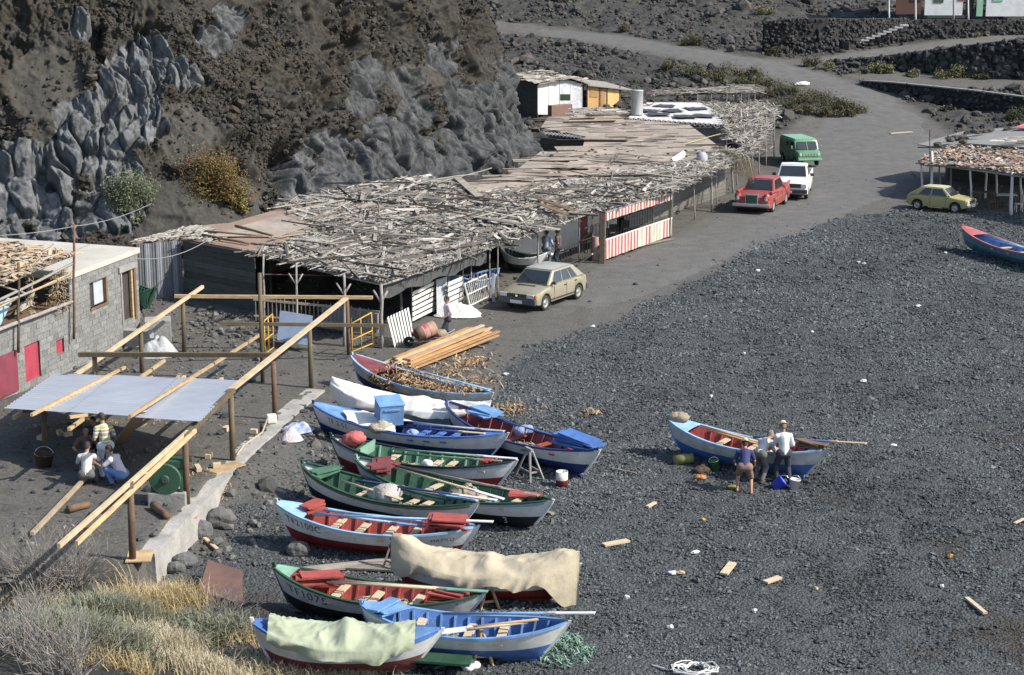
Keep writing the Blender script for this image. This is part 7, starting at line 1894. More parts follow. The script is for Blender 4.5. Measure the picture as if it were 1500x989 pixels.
# striped knit shirt: bands of the body's own height
def striped_shirt():
    m, nt, b = nodes_of('cloth_striped'); N, Lk = nt.nodes.new, nt.links.new
    tc = N('ShaderNodeTexCoord'); sp = N('ShaderNodeSeparateXYZ'); Lk(tc.outputs['Object'], sp.inputs[0])
    mu = N('ShaderNodeMath'); mu.operation = 'MULTIPLY'; mu.inputs[1].default_value = 3.1; Lk(sp.outputs['Z'], mu.inputs[0]); fr_ = N('ShaderNodeMath'); fr_.operation = 'FRACT'; Lk(mu.outputs[0], fr_.inputs[0])
    rp = N('ShaderNodeValToRGB'); rp.color_ramp.interpolation = 'CONSTANT'; e = rp.color_ramp.elements; cs = [(.62, .60, .52), (.40, .20, .13), (.62, .60, .52), (.25, .38, .22), (.5, .42, .15), (.62, .60, .52), (.12, .34, .36), (.48, .22, .14)]
    while len(e) < 8: e.new(.5)
    for i, c in enumerate(cs): e[i].position = i / 8; e[i].color = (*c, 1)
    Lk(fr_.outputs[0], rp.inputs['Fac']); Lk(rp.outputs['Color'], b.inputs['Base Color']); b.inputs['Roughness'].default_value = .9; return m
STR = striped_shirt()
def yaw_to(a, b): d = Vector(b) - Vector(a); return math.atan2(-d.x, d.y)
GB_ = 'people working on the lone boat'
# at the lone boat
p = atg(1147, 709); person('person in white shirt, dark trousers and straw hat bending over the lone boat', p, .15, hip=.91, lean=.22, hands=((-.16, .36, -.40), (.26, .26, -.44)), feet=((-.16, .12), (.16, -.10)), look=(0, .8, -.6), shirt=WHS_, trousers=NTR, hat=STRAW, hair=HAIRG, sleeves='long', group=GB_, scale=1.03)
p = atg(1112, 706); person('person in pale shirt leaning far into the lone boat, bareheaded', p, -.6, hip=.86, lean=1.0, hands=((-.15, .25, -.42), (.22, .2, -.45)), feet=((-.14, .05), (.14, -.12)), look=(.6, .6, -.4), shirt=PLS, trousers=GTR, hair=HAIRG, sleeves='short', group=GB_)
p = atg(1090, 722); person('person in navy top, brown shorts and straw hat stooping barefoot beside the lone boat', p, -.1, hip=.80, lean=.75, hands=((-.28, .2, -.45), (.30, .2, -.48)), feet=((-.20, .10), (.20, -.12)), look=(.1, .8, -.6), shirt=NAV, trousers=BTR, shorts=True, hat=STRAW, shoes=False, group=GB_, scale=.97)
# with the cart
p = atg(656, 500); person('person in pale lilac shirt walking past the barrel by the timber stack', p, yaw_to(p, p + Vector((-.9, -.3, 0))), hip=.92, hands=((-.24, .18, -.42), (.24, -.12, -.46)), feet=((-.09, .24), (.09, -.24)), shirt=LIL, trousers=NTR, sleeves='short', footz=(0, .04), scale=1.0)
# beside the sheds
p = at(800, 392, 0); person('person in blue grey shirt standing with back to the view behind the gold car', p, -.4, hip=.93, lean=.1, hands=((-.1, .3, -.25), (.28, .2, -.42)), shirt=cloth('blue_grey_shirt', (.33, .37, .46)), trousers=cloth('blue_grey_trousers', (.13, .15, .2)), group='two men under the shed eave')
p = at(818, 390, 0); person('person in brown vest beside the one in blue grey shirt', p, 1.2, hip=.93, lean=.05, hands=((-.22, .12, -.42), (.15, .32, -.3)), shirt=cloth('dark_vest', (.10, .085, .08)), trousers=NTR, group='two men under the shed eave')
# workers under the tin roof
GW = 'workers under the tin roof'
p = atg(157, 702); person('person standing in a striped knit shirt and pale jeans under the tin roof', p, .6, hip=.94, lean=.18, hands=((-.2, .2, -.42), (.25, .22, -.40)), feet=((-.10, .05), (.12, -.05)), look=(-.2, .7, -.6), shirt=STR, trousers=WTR, sleeves='short', group=GW, scale=1.04)
p = atg(128, 712); person('person crouching in a pale grey shirt with back to the view under the tin roof', p, .1, hip=.36, lean=.45, hands=((-.2, .35, -.25), (.3, .38, -.25)), feet=((-.14, .24), (.2, .28)), look=(.1, .8, -.7), shirt=PLS, trousers=GTR, sleeves='short', group=GW)
p = atg(179, 711); person('person crouching in white shirt and blue jeans beside the leaning beams', p, 1.25, hip=.34, lean=.5, hands=((-.2, .4, -.18), (.22, .4, -.2)), feet=((-.13, .22), (.13, .3)), look=(0, .8, -.6), shirt=LIL, trousers=JEAN, sleeves='short', group=GW)
p = atg(128, 684); person('person sitting in an open brown shirt facing the view under the tin roof', p, math.pi + .3, hip=.40, lean=.2, hands=((-.3, .25, -.35), (.3, .25, -.30)), feet=((-.2, .42), (.2, .40)), look=(0, .9, -.3), shirt=BRS, trousers=GTR, sleeves='short', group=GW)
p = atg(145, 678); person('person in dark clothes half hidden behind the one in the striped shirt', p, math.pi - .2, hip=.62, lean=.35, hands=((-.15, .35, -.25), (.15, .35, -.25)), feet=((-.14, .18), (.16, .1)), look=(0, .8, -.5), shirt=NTR, trousers=NTR, sleeves='long', group=GW)
m = MB(); c = atg(128, 686); m.box(c + Vector((0, .1, .15)), (.5, .4, .3)); tag(m.build('wooden_box', WOODB, bevel=.01), 'wooden box the person in the brown shirt sits on', 'box')
# ------------------------------------------------------------------ timber stack, cart, trestles, litter
def boardstack():
    a, b = atg(590, 538), atg(708, 497); d = (b - a); d.z = 0; d.normalize(); s = Vector((-d.y, d.x, 0)); n_ = 0
    g = random.Random(3); base = a.lerp(b, .5)
    for L_ in range(4):
        for k in range(7 - L_):
            o = s * ((k - 3 + L_ * .5) * .21 + g.uniform(-.04, .04)); l0, l1 = g.uniform(-.5, .2), g.uniform(-.5, .45); fan = s * ((k - 3) * .05 + g.uniform(-.14, .14))
            m = MB(); z = Tz(base.x, base.y) + .12 + L_ * .075
            m.beam(Vector((a.x, a.y, z)) + o + d * l0, Vector((b.x, b.y, z + .12 + g.uniform(0, .04))) + o + fan + d * l1, g.choice((.10, .16, .19)), .055)
            side = ['first', 'second', 'third', 'fourth', 'fifth', 'sixth', 'seventh'][k]
            tag(m.build('timber_plank', [WOODN, NEWP, WOODN][(L_ + k) % 3] if k % 3 else mat('orange_timber', (.42, .25, .11), (.30, .16, .07), 2, .75, .004, stretch=(1.2, 1.2, 6), flecks=(.2, .1, .05), island=.25)), '%s plank from the boat side in the %s layer of the fresh timber stack' % (side, ['bottom', 'second', 'third', 'top'][L_]), 'plank', 'planks of the fresh timber stack')
    for t in (.2, .75):
        m = MB(); c = a.lerp(b, t); m.beam(c - s * .9 + Vector((0, 0, .04)), c + s * .9 + Vector((0, 0, .04)), .1, .09); tag(m.build('bearer', WOODO), 'bearer under the %s end of the timber stack' % ('lower' if t < .5 else 'upper'), 'bearer', 'bearers under the timber stack')
boardstack()
# hand cart with barrel and bag
c = atg(622, 508); wb = thing('handcart', 'low iron handcart tipped beside the pallet, carrying a barrel', 'handcart', tuple(c))
m = MB(); m.grid([[c + Vector(((i / 6 - .5) * 1.0, (j / 4 - .5) * .6, .28 + .16 * abs(i / 3 - 1) ** 2 + .1 * abs(j / 2 - 1))) for j in range(5)] for i in range(7)]); m.build('tray', IRON, wb)
for y in (-.26, .26): m = MB(); m.tube([c + Vector((-.55, y, .22)), c + Vector((.6, y, .30)), c + Vector((1.15, y, .62))], .022, 6); m.build('handle', POSTG, wb, smooth=True)
m = MB(); m.lathe(c + Vector((-.6, 0, .2)), [(.05, -.04), (.19, -.05), (.2, 0), (.19, .05), (.05, .04)], 16, M=Matrix.Rotation(R(90), 4, 'X')); m.build('wheel', TYRE, wb)
for y in (-.24, .24): m = MB(); m.tube([c + Vector((.45, y, .28)), c + Vector((.45, y, .0))], .02, 5); m.build('leg', IRON, wb)
bl = thing('barrel', 'open rusty barrel with a red and white band lying in the handcart', 'barrel', tuple(c + Vector((0, 0, .36))))
M = Matrix.Rotation(R(72), 4, 'Y') @ Matrix.Rotation(0, 4, 'Z'); M = Matrix.Rotation(R(25), 4, 'Z') @ M; o = c + Vector((.05, .02, .60))
m = MB(); m.lathe(o, [(.02, .40), (.27, .40), (.28, .36), (.27, .13), (.285, .12), (.27, .10), (.27, -.12), (.285, -.13), (.27, -.15), (.28, -.40), (.25, -.40), (.25, .34), (.02, .35)], 20, M=M); m.build('barrel_body', mat('barrel_rust', (.34, .22, .15), (.22, .12, .08), 3, .75, flecks=(.45, .38, .3)), bl, smooth=True)
m = MB(); m.lathe(o, [(.276, -.08), (.276, .09)], 20, M=M); m.build('red_band', mat('barrel_red', (.42, .06, .06), (.5, .4, .36), 3, .7), bl, smooth=True)
lump(c + Vector((-.15, .45, .35)), .3, 'green plastic bag behind the barrel in the handcart', mat('green_plastic', (.16, .42, .22), (.1, .3, .15), 4, .5, .02), 'plastic_bag', 'bag', 3)
lump(c + Vector((.45, .40, .25)), .32, 'tan sack behind the barrel in the handcart', CANVBR, 'sack', 'sack', 6)
# trestles
def sawhorse(px, py, lab, h=.75, w=.5, rz=0.3, material=None, name='trestle'):
    c = atg(px, py); r = thing(name, lab, 'trestle', tuple(c), rz, 'wooden trestles on the shingle'); OFF[r.name] = Vector((0, 0, 0)); mm = material or WOODN
    m = MB(); m.beam((0, -w * .15, h), (0, w * .15 + .1, h), .08, .08); m.build('top_beam', mm, r, local=True)
    for sx in (-1, 1):
        for sy in (-1, 1): m = MB(); m.beam((sx * .03, sy * .08, h), (sx * .22, sy * w * .5, 0), .05, .045); m.build('leg', mm, r, local=True)
        m = MB(); m.beam((sx * .16, -w * .36, h * .3), (sx * .16, w * .36, h * .3), .03, .05); m.build('rung', mm, r, local=True)
    m = MB(); m.beam((-.17, -w * .3, h * .28), (.17, -w * .3, h * .28), .03, .05); m.build('rung', mm, r, local=True)
sawhorse(776, 700, 'pale grey A shaped trestle beside the navy bottomed boat and paint can', .85, .9, .5, POSTG)
sawhorse(715, 888, 'brown wooden trestle at the stern of the boat lettered TF1075', .6, .45, .2)
sawhorse(706, 970, 'brown wooden trestle standing in front of the bright blue boat', .68, .45, .1)
sawhorse(580, 835, 'leaning brown trestle at the bow of the beige canvas boat', .8, .5, .8, WOODO)
# paint can
c = atg(823, 712); r = thing('paint_can', 'white tin can with a red painted foot on the shingle near the navy bottomed boat', 'can', tuple(c))
m = MB(); m.lathe(c, [(.01, 0), (.17, 0), (.17, .22)], 16); m.build('red_foot', PRED, r, smooth=True)
m = MB(); m.lathe(c, [(.172, .2), (.172, .44), (.16, .44), (.16, .05), (.01, .05)], 16); m.build('can_body', mat('tin_white', (.6, .58, .52), (.45, .42, .36), 4, .5, flecks=(.4, .3, .2)), r, smooth=True)
# buckets at the lone boat
def bucket(px, py, lab, material, rr=.17, h=.3, tilt=.3, name='bucket'):
    c = atg(px, py); r = thing(name, lab, 'bucket', tuple(c)); M = Matrix.Rotation(tilt, 4, 'Y')
    m = MB(); m.lathe(c + Vector((0, 0, .03)), [(.01, 0), (rr * .8, 0), (rr, h), (rr * 1.06, h), (rr * 1.06, h - .02), (rr * .95, h - .03), (rr * .74, .02), (.01, .02)], 16, M=M); m.build('pail', material, r, smooth=True)
    m = MB(); m.tube([c + M @ Vector((rr * math.cos(a), 0, h + rr * math.sin(a) * .9)) for a in [math.pi * k / 8 for k in range(9)]], .009, 5); m.build('handle', CHROME, r, smooth=True)
bucket(1134, 716, 'bright blue plastic bucket lying behind the stooping person', mat('blue_plastic', (.05, .08, .62), (.04, .06, .5), 3, .4), .2, .34, .9)
bucket(1163, 718, 'white bucket right of the blue one', mat('white_pail', (.68, .67, .65), (.6, .58, .55), 3, .5), .15, .3, .1)
bucket(1048, 690, 'dark green bucket left of the lone boat crew', mat('green_pail', (.06, .17, .06), (.04, .12, .04), 3, .5), .15, .3, -.2)
m = MB(); c = atg(1001, 680); m.lathe(c + Vector((0, 0, .15)), [(.01, -.3), (.15, -.3), (.16, 0), (.15, .3), (.01, .3)], 14, M=Matrix.Rotation(R(82), 4, 'Y')); tag(m.build('float_can', mat('olive_can', (.19, .2, .06), (.14, .14, .05), 3, .6), smooth=True), 'olive canister lying left of the lone boat', 'canister')
lump(atg(1026, 692), .24, 'brown net lump on the shingle between canister and green bucket', mat('brown_net', (.1, .06, .035), (.06, .04, .025), 20, .95, .03), 'net_lump', 'net', 4)
lump(atg(1027, 703), .14, 'small orange float on the shingle below the brown net', mat('orange_float', (.5, .2, .06), (.3, .1, .04), 5, .7), 'float', 'float', 5, n=2)
lump(atg(1072, 716), .14, 'yellow green weed tuft on the shingle at the stooping person\'s feet', mat('yellow_weed', (.25, .22, .05), (.18, .15, .04), 8, .9), 'weed_tuft', 'weed', 6, n=4, lum=.4, flat=.3)
lump(atg(1098, 668), .0001 + .3, 'white cloth lying behind the stooping person', CANVW, 'white_rag', 'rag', 7) if False else None
# boards on the beach
for (a, b, w, lab) in [((884, 802), (920, 796), .2, 'short pale plank on the shingle right of the beige canvas boat'), ((1060, 845), (1073, 829), .2, 'stubby pale plank lying end on in the open shingle'), ((1121, 857), (1142, 850), .17, 'small pale block on the shingle right of the stubby plank'),
                       ((1416, 880), (1443, 903), .11, 'bare stick slanting on the shingle near the brown weed'), ((1486, 770), (1500, 764), .08, 'thin stick at the right edge on the shingle'), ((948, 746), (960, 740), .1, 'small yellow stick on the shingle right of the black bottomed boat'), ((900, 690), (932, 697), .05, 'twig on the shingle right of the paint can'),
                       ((1120, 664), (1130, 668), .05, 'splinter beside the lone boat'), ((300, 792), (322, 812), .1, 'old stick among the rubble below the terrace wall'), ((440, 840), (575, 826), .4, 'weathered board lying behind the boat lettered TF1075'), ((500, 833), (585, 838), .35, 'second weathered board leading to the beige canvas boat'),
                       ((1304, 197), (1336, 195), .35, 'pale orange board lying alone on the dirt road'), ((890, 372), (985, 352), .22, 'old beam lying in front of the striped skirt'), ((775, 745), (810, 757), .14, 'weathered wooden block under the stern of the boat marked 3')]:
    A, B = atg(*a), atg(*b); m = MB(); m.beam(A + Vector((0, 0, .07)), B + Vector((0, 0, .08)), w, .05 if w > .09 else .03); tag(m.build('loose_board', WOODP if 'pale' in lab or 'stick' in lab or 'small' in lab else WOODO), lab, 'board', 'boards and sticks lying on the ground')
# debris under the frame: offcuts
g = random.Random(8)
for i, (px, py) in enumerate([(130, 772), (142, 764), (290, 690), (306, 672), (318, 686), (100, 640), (332, 632), (372, 636), (60, 645), (88, 638)]):
    c = atg(px, py); m = MB(); m.box(c + Vector((0, 0, .09)), (g.uniform(.18, .4), g.uniform(.12, .2), .13), rz=g.uniform(0, 3))
    tag(m.build('offcut', NEWP if i % 2 else WOODP), ['white wood offcut left of the nearest frame post', 'tan wood offcut just behind the white one', 'offcut near the post where the terrace wall turns', 'offcut furthest from the winch among the chips', 'offcut between chips and the terrace wall', 'offcut in the shade left of the seated group', 'long offcut right of the tin roof on the terrace', 'offcut by the white block and rope', 'offcut at the edge of the roof shadow on the left', 'offcut behind the left frame post'][i], 'offcut', 'wood offcuts on the terrace')
pts = []
for (cx, cy, rx, ry, k) in [(280, 690, 30, 12, 60), (70, 625, 60, 8, 110), (240, 620, 90, 8, 160), (160, 660, 60, 10, 40), (110, 780, 60, 14, 40), (330, 720, 16, 20, 60), (560, 500, 40, 8, 40)]:
    for i in range(k): pts.append(atg(g.gauss(cx, rx * .6), g.gauss(cy, ry * .6)) + Vector((0, 0, .03)))
shavings('terrace_chips', pts, 'pale wood chips strewn on the terrace under the timber frame', 9, .06)
# dark round basket left under the roof, timber offcut logs
bucket(64, 684, 'dark round basket in the shade by the left frame post', mat('basket', (.07, .045, .03), (.05, .03, .02), 12, .9), .27, .36, .1, 'basket')
for (a, b, lab) in [((225, 745), (245, 762), 'old log lying against the winch block'), ((100, 752), (130, 744), 'log lying on the terrace behind the beams'), ((205, 700), (255, 694), 'white batten lying left of the winch')]:
    m = MB(); A, B = atg(*a), atg(*b); m.crook(A + Vector((0, 0, .1)), B + Vector((0, 0, .1)), .11 if 'batten' not in lab else .035, .09 if 'batten' not in lab else .03, 7, .02); tag(m.build('log' if 'batten' not in lab else 'batten', WOODB if 'batten' not in lab else WOODP, smooth=True), lab, 'log' if 'batten' not in lab else 'batten')
# big rocks
for i, (px, py, s_, lab) in enumerate([(437, 812, .32, 'round grey boulder in front of the red bottomed boat lettered TF2100C'), (322, 768, .45, 'grey boulder against the terrace wall'), (292, 785, .38, 'grey boulder at the foot of the terrace wall'), (270, 830, .34, 'dark boulder nearest the end of the terrace wall'), (258, 838, .26, 'smaller boulder beside the dark one at the wall end'), (318, 800, .22, 'small boulder between the wall and the brown sheet')]):
    c = atg(px, py); m = MB(); m.ell(c + Vector((0, 0, s_ * .4)), (s_, s_ * .8, s_ * .7), 9, 6, lump=.17, g=random.Random(i + 3)); tag(m.build('boulder', mat('boulder_grey', (.13, .128, .122), (.085, .083, .08), 3, .95, .04, flecks=(.2, .195, .185)), bevel=.04), lab, 'boulder', 'boulders below the terrace wall')
# brown sheet, plastic rubbish, green net, ropes
m = MB(); q = [atg(292, 880), atg(356, 888), atg(356, 853), atg(306, 848)]; q[0].z += .25; q[1].z += .05; q[2].z += .3; q[3].z += .5; m.prism(q, .03); tag(m.build('brown_sheet', mat('brown_metal_sheet', (.13, .07, .055), (.09, .05, .04), 2, .8, flecks=(.4, .32, .26), fl=(.68, .74))), 'rusty brown metal sheet lying on the rubble behind the dry grass', 'metal sheet')
for i, (px, py, rr, lab, mm) in enumerate([(437, 632, .55, 'blue and white plastic rubbish beside the blue foredeck', mat('blue_white_rag', (.5, .54, .66), (.14, .2, .48), 4, .7, .03)), (425, 645, .4, 'pink white plastic rubbish at the terrace edge', mat('pink_white_rag', (.6, .52, .52), (.42, .36, .4), 4, .7, .03))]):
    cloth_heap('plastic_rubbish', atg(px, py), rr, rr * .7, .3, mm, lab, 'rubbish', 11 + i)
NETG = islandmat('green_net', [(.13, .26, .18), (.22, .36, .27), (.09, .17, .12)], .8)
pts = []
c = atg(822, 955)
for i in range(520): a = g.uniform(0, 6.283); r_ = math.sqrt(g.random()); pts.append(c + Vector((.75 * r_ * math.cos(a), .95 * r_ * math.sin(a), .04 + .22 * (1 - r_) * g.random())))
o = shavings('fishing_net', pts, None, 21, .08, sh=NETG); del o['kind']; tag(o, 'heap of thin green fishing net on the shingle by the bright blue boat', 'net')
def coil(px, py, material, lab, rx=.6, n=7, seed=1, z=.05):
    g = random.Random(seed); c = atg(px, py); P = []
    for i in range(n * 14): a = i * .45; r_ = rx * (.4 + .6 * g.random() * .3 + .5 * math.sin(i * .21) ** 2); P.append(c + Vector((r_ * math.cos(a), r_ * .8 * math.sin(a), z + .12 * g.random())))
    m = MB(); m.tube(P, .016, 5); tag(m.build('rope_heap', material, smooth=True), lab, 'rope')
coil(1018, 985, mat('white_rope', (.62, .61, .58), (.45, .44, .42), 12, .9), 'tangled heap of white rope at the bottom edge of the shingle', .5, 8, 2)
m = MB(); P = [atg(955, 978), atg(975, 984), atg(995, 985)]; m.tube([p + Vector((0, 0, .06)) for p in P], .02, 5); tag(m.build('rope', MATS['white_rope']), 'loose end of white rope left of the tangled heap', 'rope')
# broken green boards at the bottom edge
for i, (a, b, w, mm, lab) in enumerate([((552, 985), (665, 962), .16, PLBLUE, 'pale blue oar lying across the broken green boards'), ((612, 962), (648, 985), .4, PDGRN, 'dark green broken board left of the others'), ((640, 960), (672, 984), .36, PDGRN, 'dark green broken board in the middle of the pile'), ((660, 965), (690, 985), .2, PGRN, 'mid green board at the right of the broken pile'), ((500, 968), (610, 975), .12, WOODN, 'yellow pole at the foot of the green canvas'), ((560, 982), (690, 988), .5, PDGRN, 'dark green board along the bottom edge')]):
    m = MB(); m.beam(atg(*a) + Vector((0, 0, .12 + .05 * i)), atg(*b) + Vector((0, 0, .10 + .04 * i)), w, .05); tag(m.build('green_board' if mm in (PDGRN, PGRN) else 'pole', mm), lab, 'board' if mm in (PDGRN, PGRN) else 'pole')
lump(atg(688, 980), .18, 'white rag at the end of the broken green boards', CANVW, 'white_rag', 'rag', 8)
# tiny litter
LIT = [mat('litter_white', (.7, .7, .68), (.6, .6, .58), 4, .7), mat('litter_tan', (.5, .36, .2), (.4, .28, .15), 4, .8), mat('litter_orange', (.6, .3, .05), (.5, .25, .04), 4, .7)]
for i, (px, py, k) in enumerate([(741, 550, 0), (1110, 398, 0), (1190, 488, 0), (868, 607, 1), (1042, 583, 0), (1018, 812, 0), (985, 842, 0), (1196, 866, 1), (1105, 898, 0), (1380, 862, 0), (1392, 817, 2), (982, 922, 0), (1030, 764, 2), (1266, 388, 0), (1385, 372, 0), (1437, 371, 0), (1258, 386, 0), (918, 878, 0), (1345, 450, 0), (1090, 520, 0), (868, 480, 0), (1265, 560, 0), (1310, 655, 0), (997, 842, 1)]):
    c = atg(px, py); m = MB(); m.ell(c + Vector((0, 0, .06)), (g.uniform(.05, .13), g.uniform(.04, .10), .05), 7, 5, lump=.3, g=g); o = m.build('litter_scrap', LIT[k])
    tag(o, ['white scrap of litter on the dark shingle', 'tan scrap of litter on the dark shingle', 'orange scrap of litter on the dark shingle'][k], 'litter', 'scraps of %s litter on the shingle' % ['white', 'tan', 'orange'][k])

# ------------------------------------------------------------------ dry stone walls and houses at the back
def stone_wall(label, pts, hts, th=.6, seed=1, smin=.16, smax=.42, cap=None, name='dry_stone_wall'):
    """pts ground points along the face, hts wall heights; real stones packed in courses"""
    root = thing(name, label, 'wall', tuple(pts[0])); g = np.random.default_rng(seed); V = []; S = []
    for (a, b, h0, h1) in zip(pts[:-1], pts[1:], hts[:-1], hts[1:]):
        L = (b - a).length; d = (b - a) / L; nrm = Vector((d.y, -d.x, 0)).normalized(); nrm = nrm if nrm.y < 0 else -nrm
        n = int(L * max(h0, h1) * 11)
        for i in range(n):
            k = g.random(); h = (h0 + (h1 - h0) * k); zz = g.random() * h; p = a.lerp(b, k); V.append((p.x + nrm.x * g.uniform(-.05, .12), p.y + nrm.y * g.uniform(-.05, .12), p.z + zz)); S.append(g.uniform(smin, smax) * (1.15 - .45 * zz / max(h, .1)))
    V = np.array(V) - np.array(OFF[root.name]); S = np.array(S) * .62
    stones('facing_stones', V, S, islandmat('black_wall_stone', [(.022, .022, .023), (.045, .044, .043), (.066, .064, .062), (.036, .036, .038), (.088, .082, .075)], .92, .03, 7), seed, base=0, flat=.85, sink=1, parent=root)['kind'] = 'stuff'
    m = MB(); P = []
    for p, h in zip(pts, hts): P.append([p + Vector((0, .02, -.4)), p + Vector((0, .02, h)), p + Vector((0, th, h)), p + Vector((0, th, -.4))])
    m.grid(P); m.build('wall_core', mat('wall_core', (.016, .016, .016), (.03, .03, .03), 3, .95), root)
    if cap:
        m = MB(); 
        for (a, b, h0, h1) in zip(pts[:-1], pts[1:], hts[:-1], hts[1:]): m.beam(a + Vector((0, th * .45, h0 + .04)), b + Vector((0, th * .45, h1 + .04)), th * 1.05, .10)
        m.build('coping', cap, root)
    return root
def wpts(L): # (px, py foot, py top)
    P = [atg(x, yb) for x, yb, yt in L]; H = [max(.1, aty(x, yt, p.y).z - p.z) for (x, yb, yt), p in zip(L, P)]; return P, H
CAPM = mat('cement_coping', (.24, .235, .22), (.17, .165, .155), 2, .95)
P, H = wpts([(1262, 124, 119), (1310, 137, 122), (1370, 150, 128), (1430, 160, 134), (1500, 168, 143), (1580, 176, 152)]); stone_wall('low black stone wall with grey coping right of the dirt road', P, H, .5, 1, cap=CAPM)
P, H = wpts([(1212, 94, 89), (1280, 98, 84), (1350, 106, 75), (1420, 113, 66), (1500, 116, 56), (1580, 120, 46)]); stone_wall('tall black boulder wall holding up the sloping path at the right', P, H, .7, 2, .2, .75)
P, H = wpts([(1262, 68, 62), (1300, 64, 44), (1340, 60, 29), (1400, 57, 29), (1500, 51, 30), (1580, 46, 30)]); stone_wall('black stone wall below the white house', P, H, .7, 3, cap=None)
P, H = wpts([(1118, 78, 32), (1160, 78, 27), (1210, 76, 27), (1262, 68, 28)]); stone_wall('black stone wall left of the white edged steps', P, H, .7, 4)
P, H = wpts([(1262, 66, 27), (1330, 44, 27)]); stone_wall('short black stone wall behind the white edged steps', P, H, .5, 5)
m = MB(); 
for i in range(9): a = aty(1258 + 8.3 * i, 62 - 3.1 * i, P[0].y - .4); m.box(a, (.75, .5, .14))
tag(m.build('white_edged_steps', mat('white_steps', (.5, .49, .46), (.36, .35, .33), 3, .9)), 'flight of white edged steps climbing between two stone walls', 'steps')
YH = P[0].y + 9
def hbox(root, name, x0, x1, y0, y1, material, dy=0, th=.15):
    a, b = aty(x0, y1, YH + dy), aty(x1, y0, YH + dy); m = MB(); m.box(((a.x + b.x) / 2, YH + dy + th / 2, (a.z + b.z) / 2), (b.x - a.x, th, b.z - a.z)); return m.build(name, material, root)
wh = thing('white_house', 'white house with pale green door behind the upper stone wall, cut by the top edge', 'house', tuple(aty(1400, 26, YH)))
hbox(wh, 'white_wall', 1354, 1414, -60, 23, LIMEW); hbox(wh, 'white_wall', 1444, 1600, -60, 24, LIMEW, .0)
hbox(wh, 'window', 1368, 1383, -14, 4, mat('green_shutter', (.06, .09, .06), (.04, .06, .04), 3, .6), -.06, .05); hbox(wh, 'window', 1404, 1413, -14, 1, REDD, -.06, .05)
hbox(wh, 'dark_doorway', 1414, 1430, -60, 25, DARKIN, .3); hbox(wh, 'green_door', 1430, 1444, -60, 24, mat('pale_green_door', (.28, .48, .33), (.22, .4, .27), 2, .7), -.05)
hbox(wh, 'window', 1455, 1470, -14, 2, MATS['pale_green_door'], -.06, .05); hbox(wh, 'plinth', 1354, 1414, 22.5, 27, mat('dark_plinth', (.05, .06, .05), (.04, .045, .04), 3, .9), -.1, .3)
hbox(wh, 'roof', 1350, 1600, -74, -60, CONC, -.4, 9); 
bh = thing('brown_house', 'brown walled building left of the white house, cut by the top edge', 'house', tuple(aty(1330, 22, YH)))
hbox(bh, 'brown_wall', 1312, 1353, -60, 21, mat('brown_render', (.12, .06, .045), (.09, .045, .035), 1.5, .9), .1); hbox(bh, 'window', 1334, 1350, -20, 2, DARKIN, .04, .05); hbox(bh, 'roof', 1308, 1354, -72, -60, CONC, -.2, 6)
for i, (px, yb, yt) in enumerate([(1303, 24, -30), (1342, 29, -30), (1397, 27, -30), (1419, 25, -30)]):
    a = aty(px, yb, YH - 1.2); b = aty(px + (.8 if i == 2 else -.3), yt, YH - 1.2); m = MB(); m.crook(a - Vector((0, 0, .6)), b, .085, .07, 6, .05); tag(m.build('white_pole', LIMEW if i != 2 else POSTG, smooth=True), ['leftmost white pole standing left of the brown building', 'white pole in front of the brown wall', 'crooked grey pole in front of the white wall', 'white pole beside the dark doorway of the white house'][i], 'pole', 'poles in front of the upper houses')
m = MB(); a = atg(1259, 122); m.beam(a, a + Vector((0, 0, 1.0)), .1, .08); tag(m.build('short_post', WOODO), 'short wooden post at the end of the low coped wall', 'post')

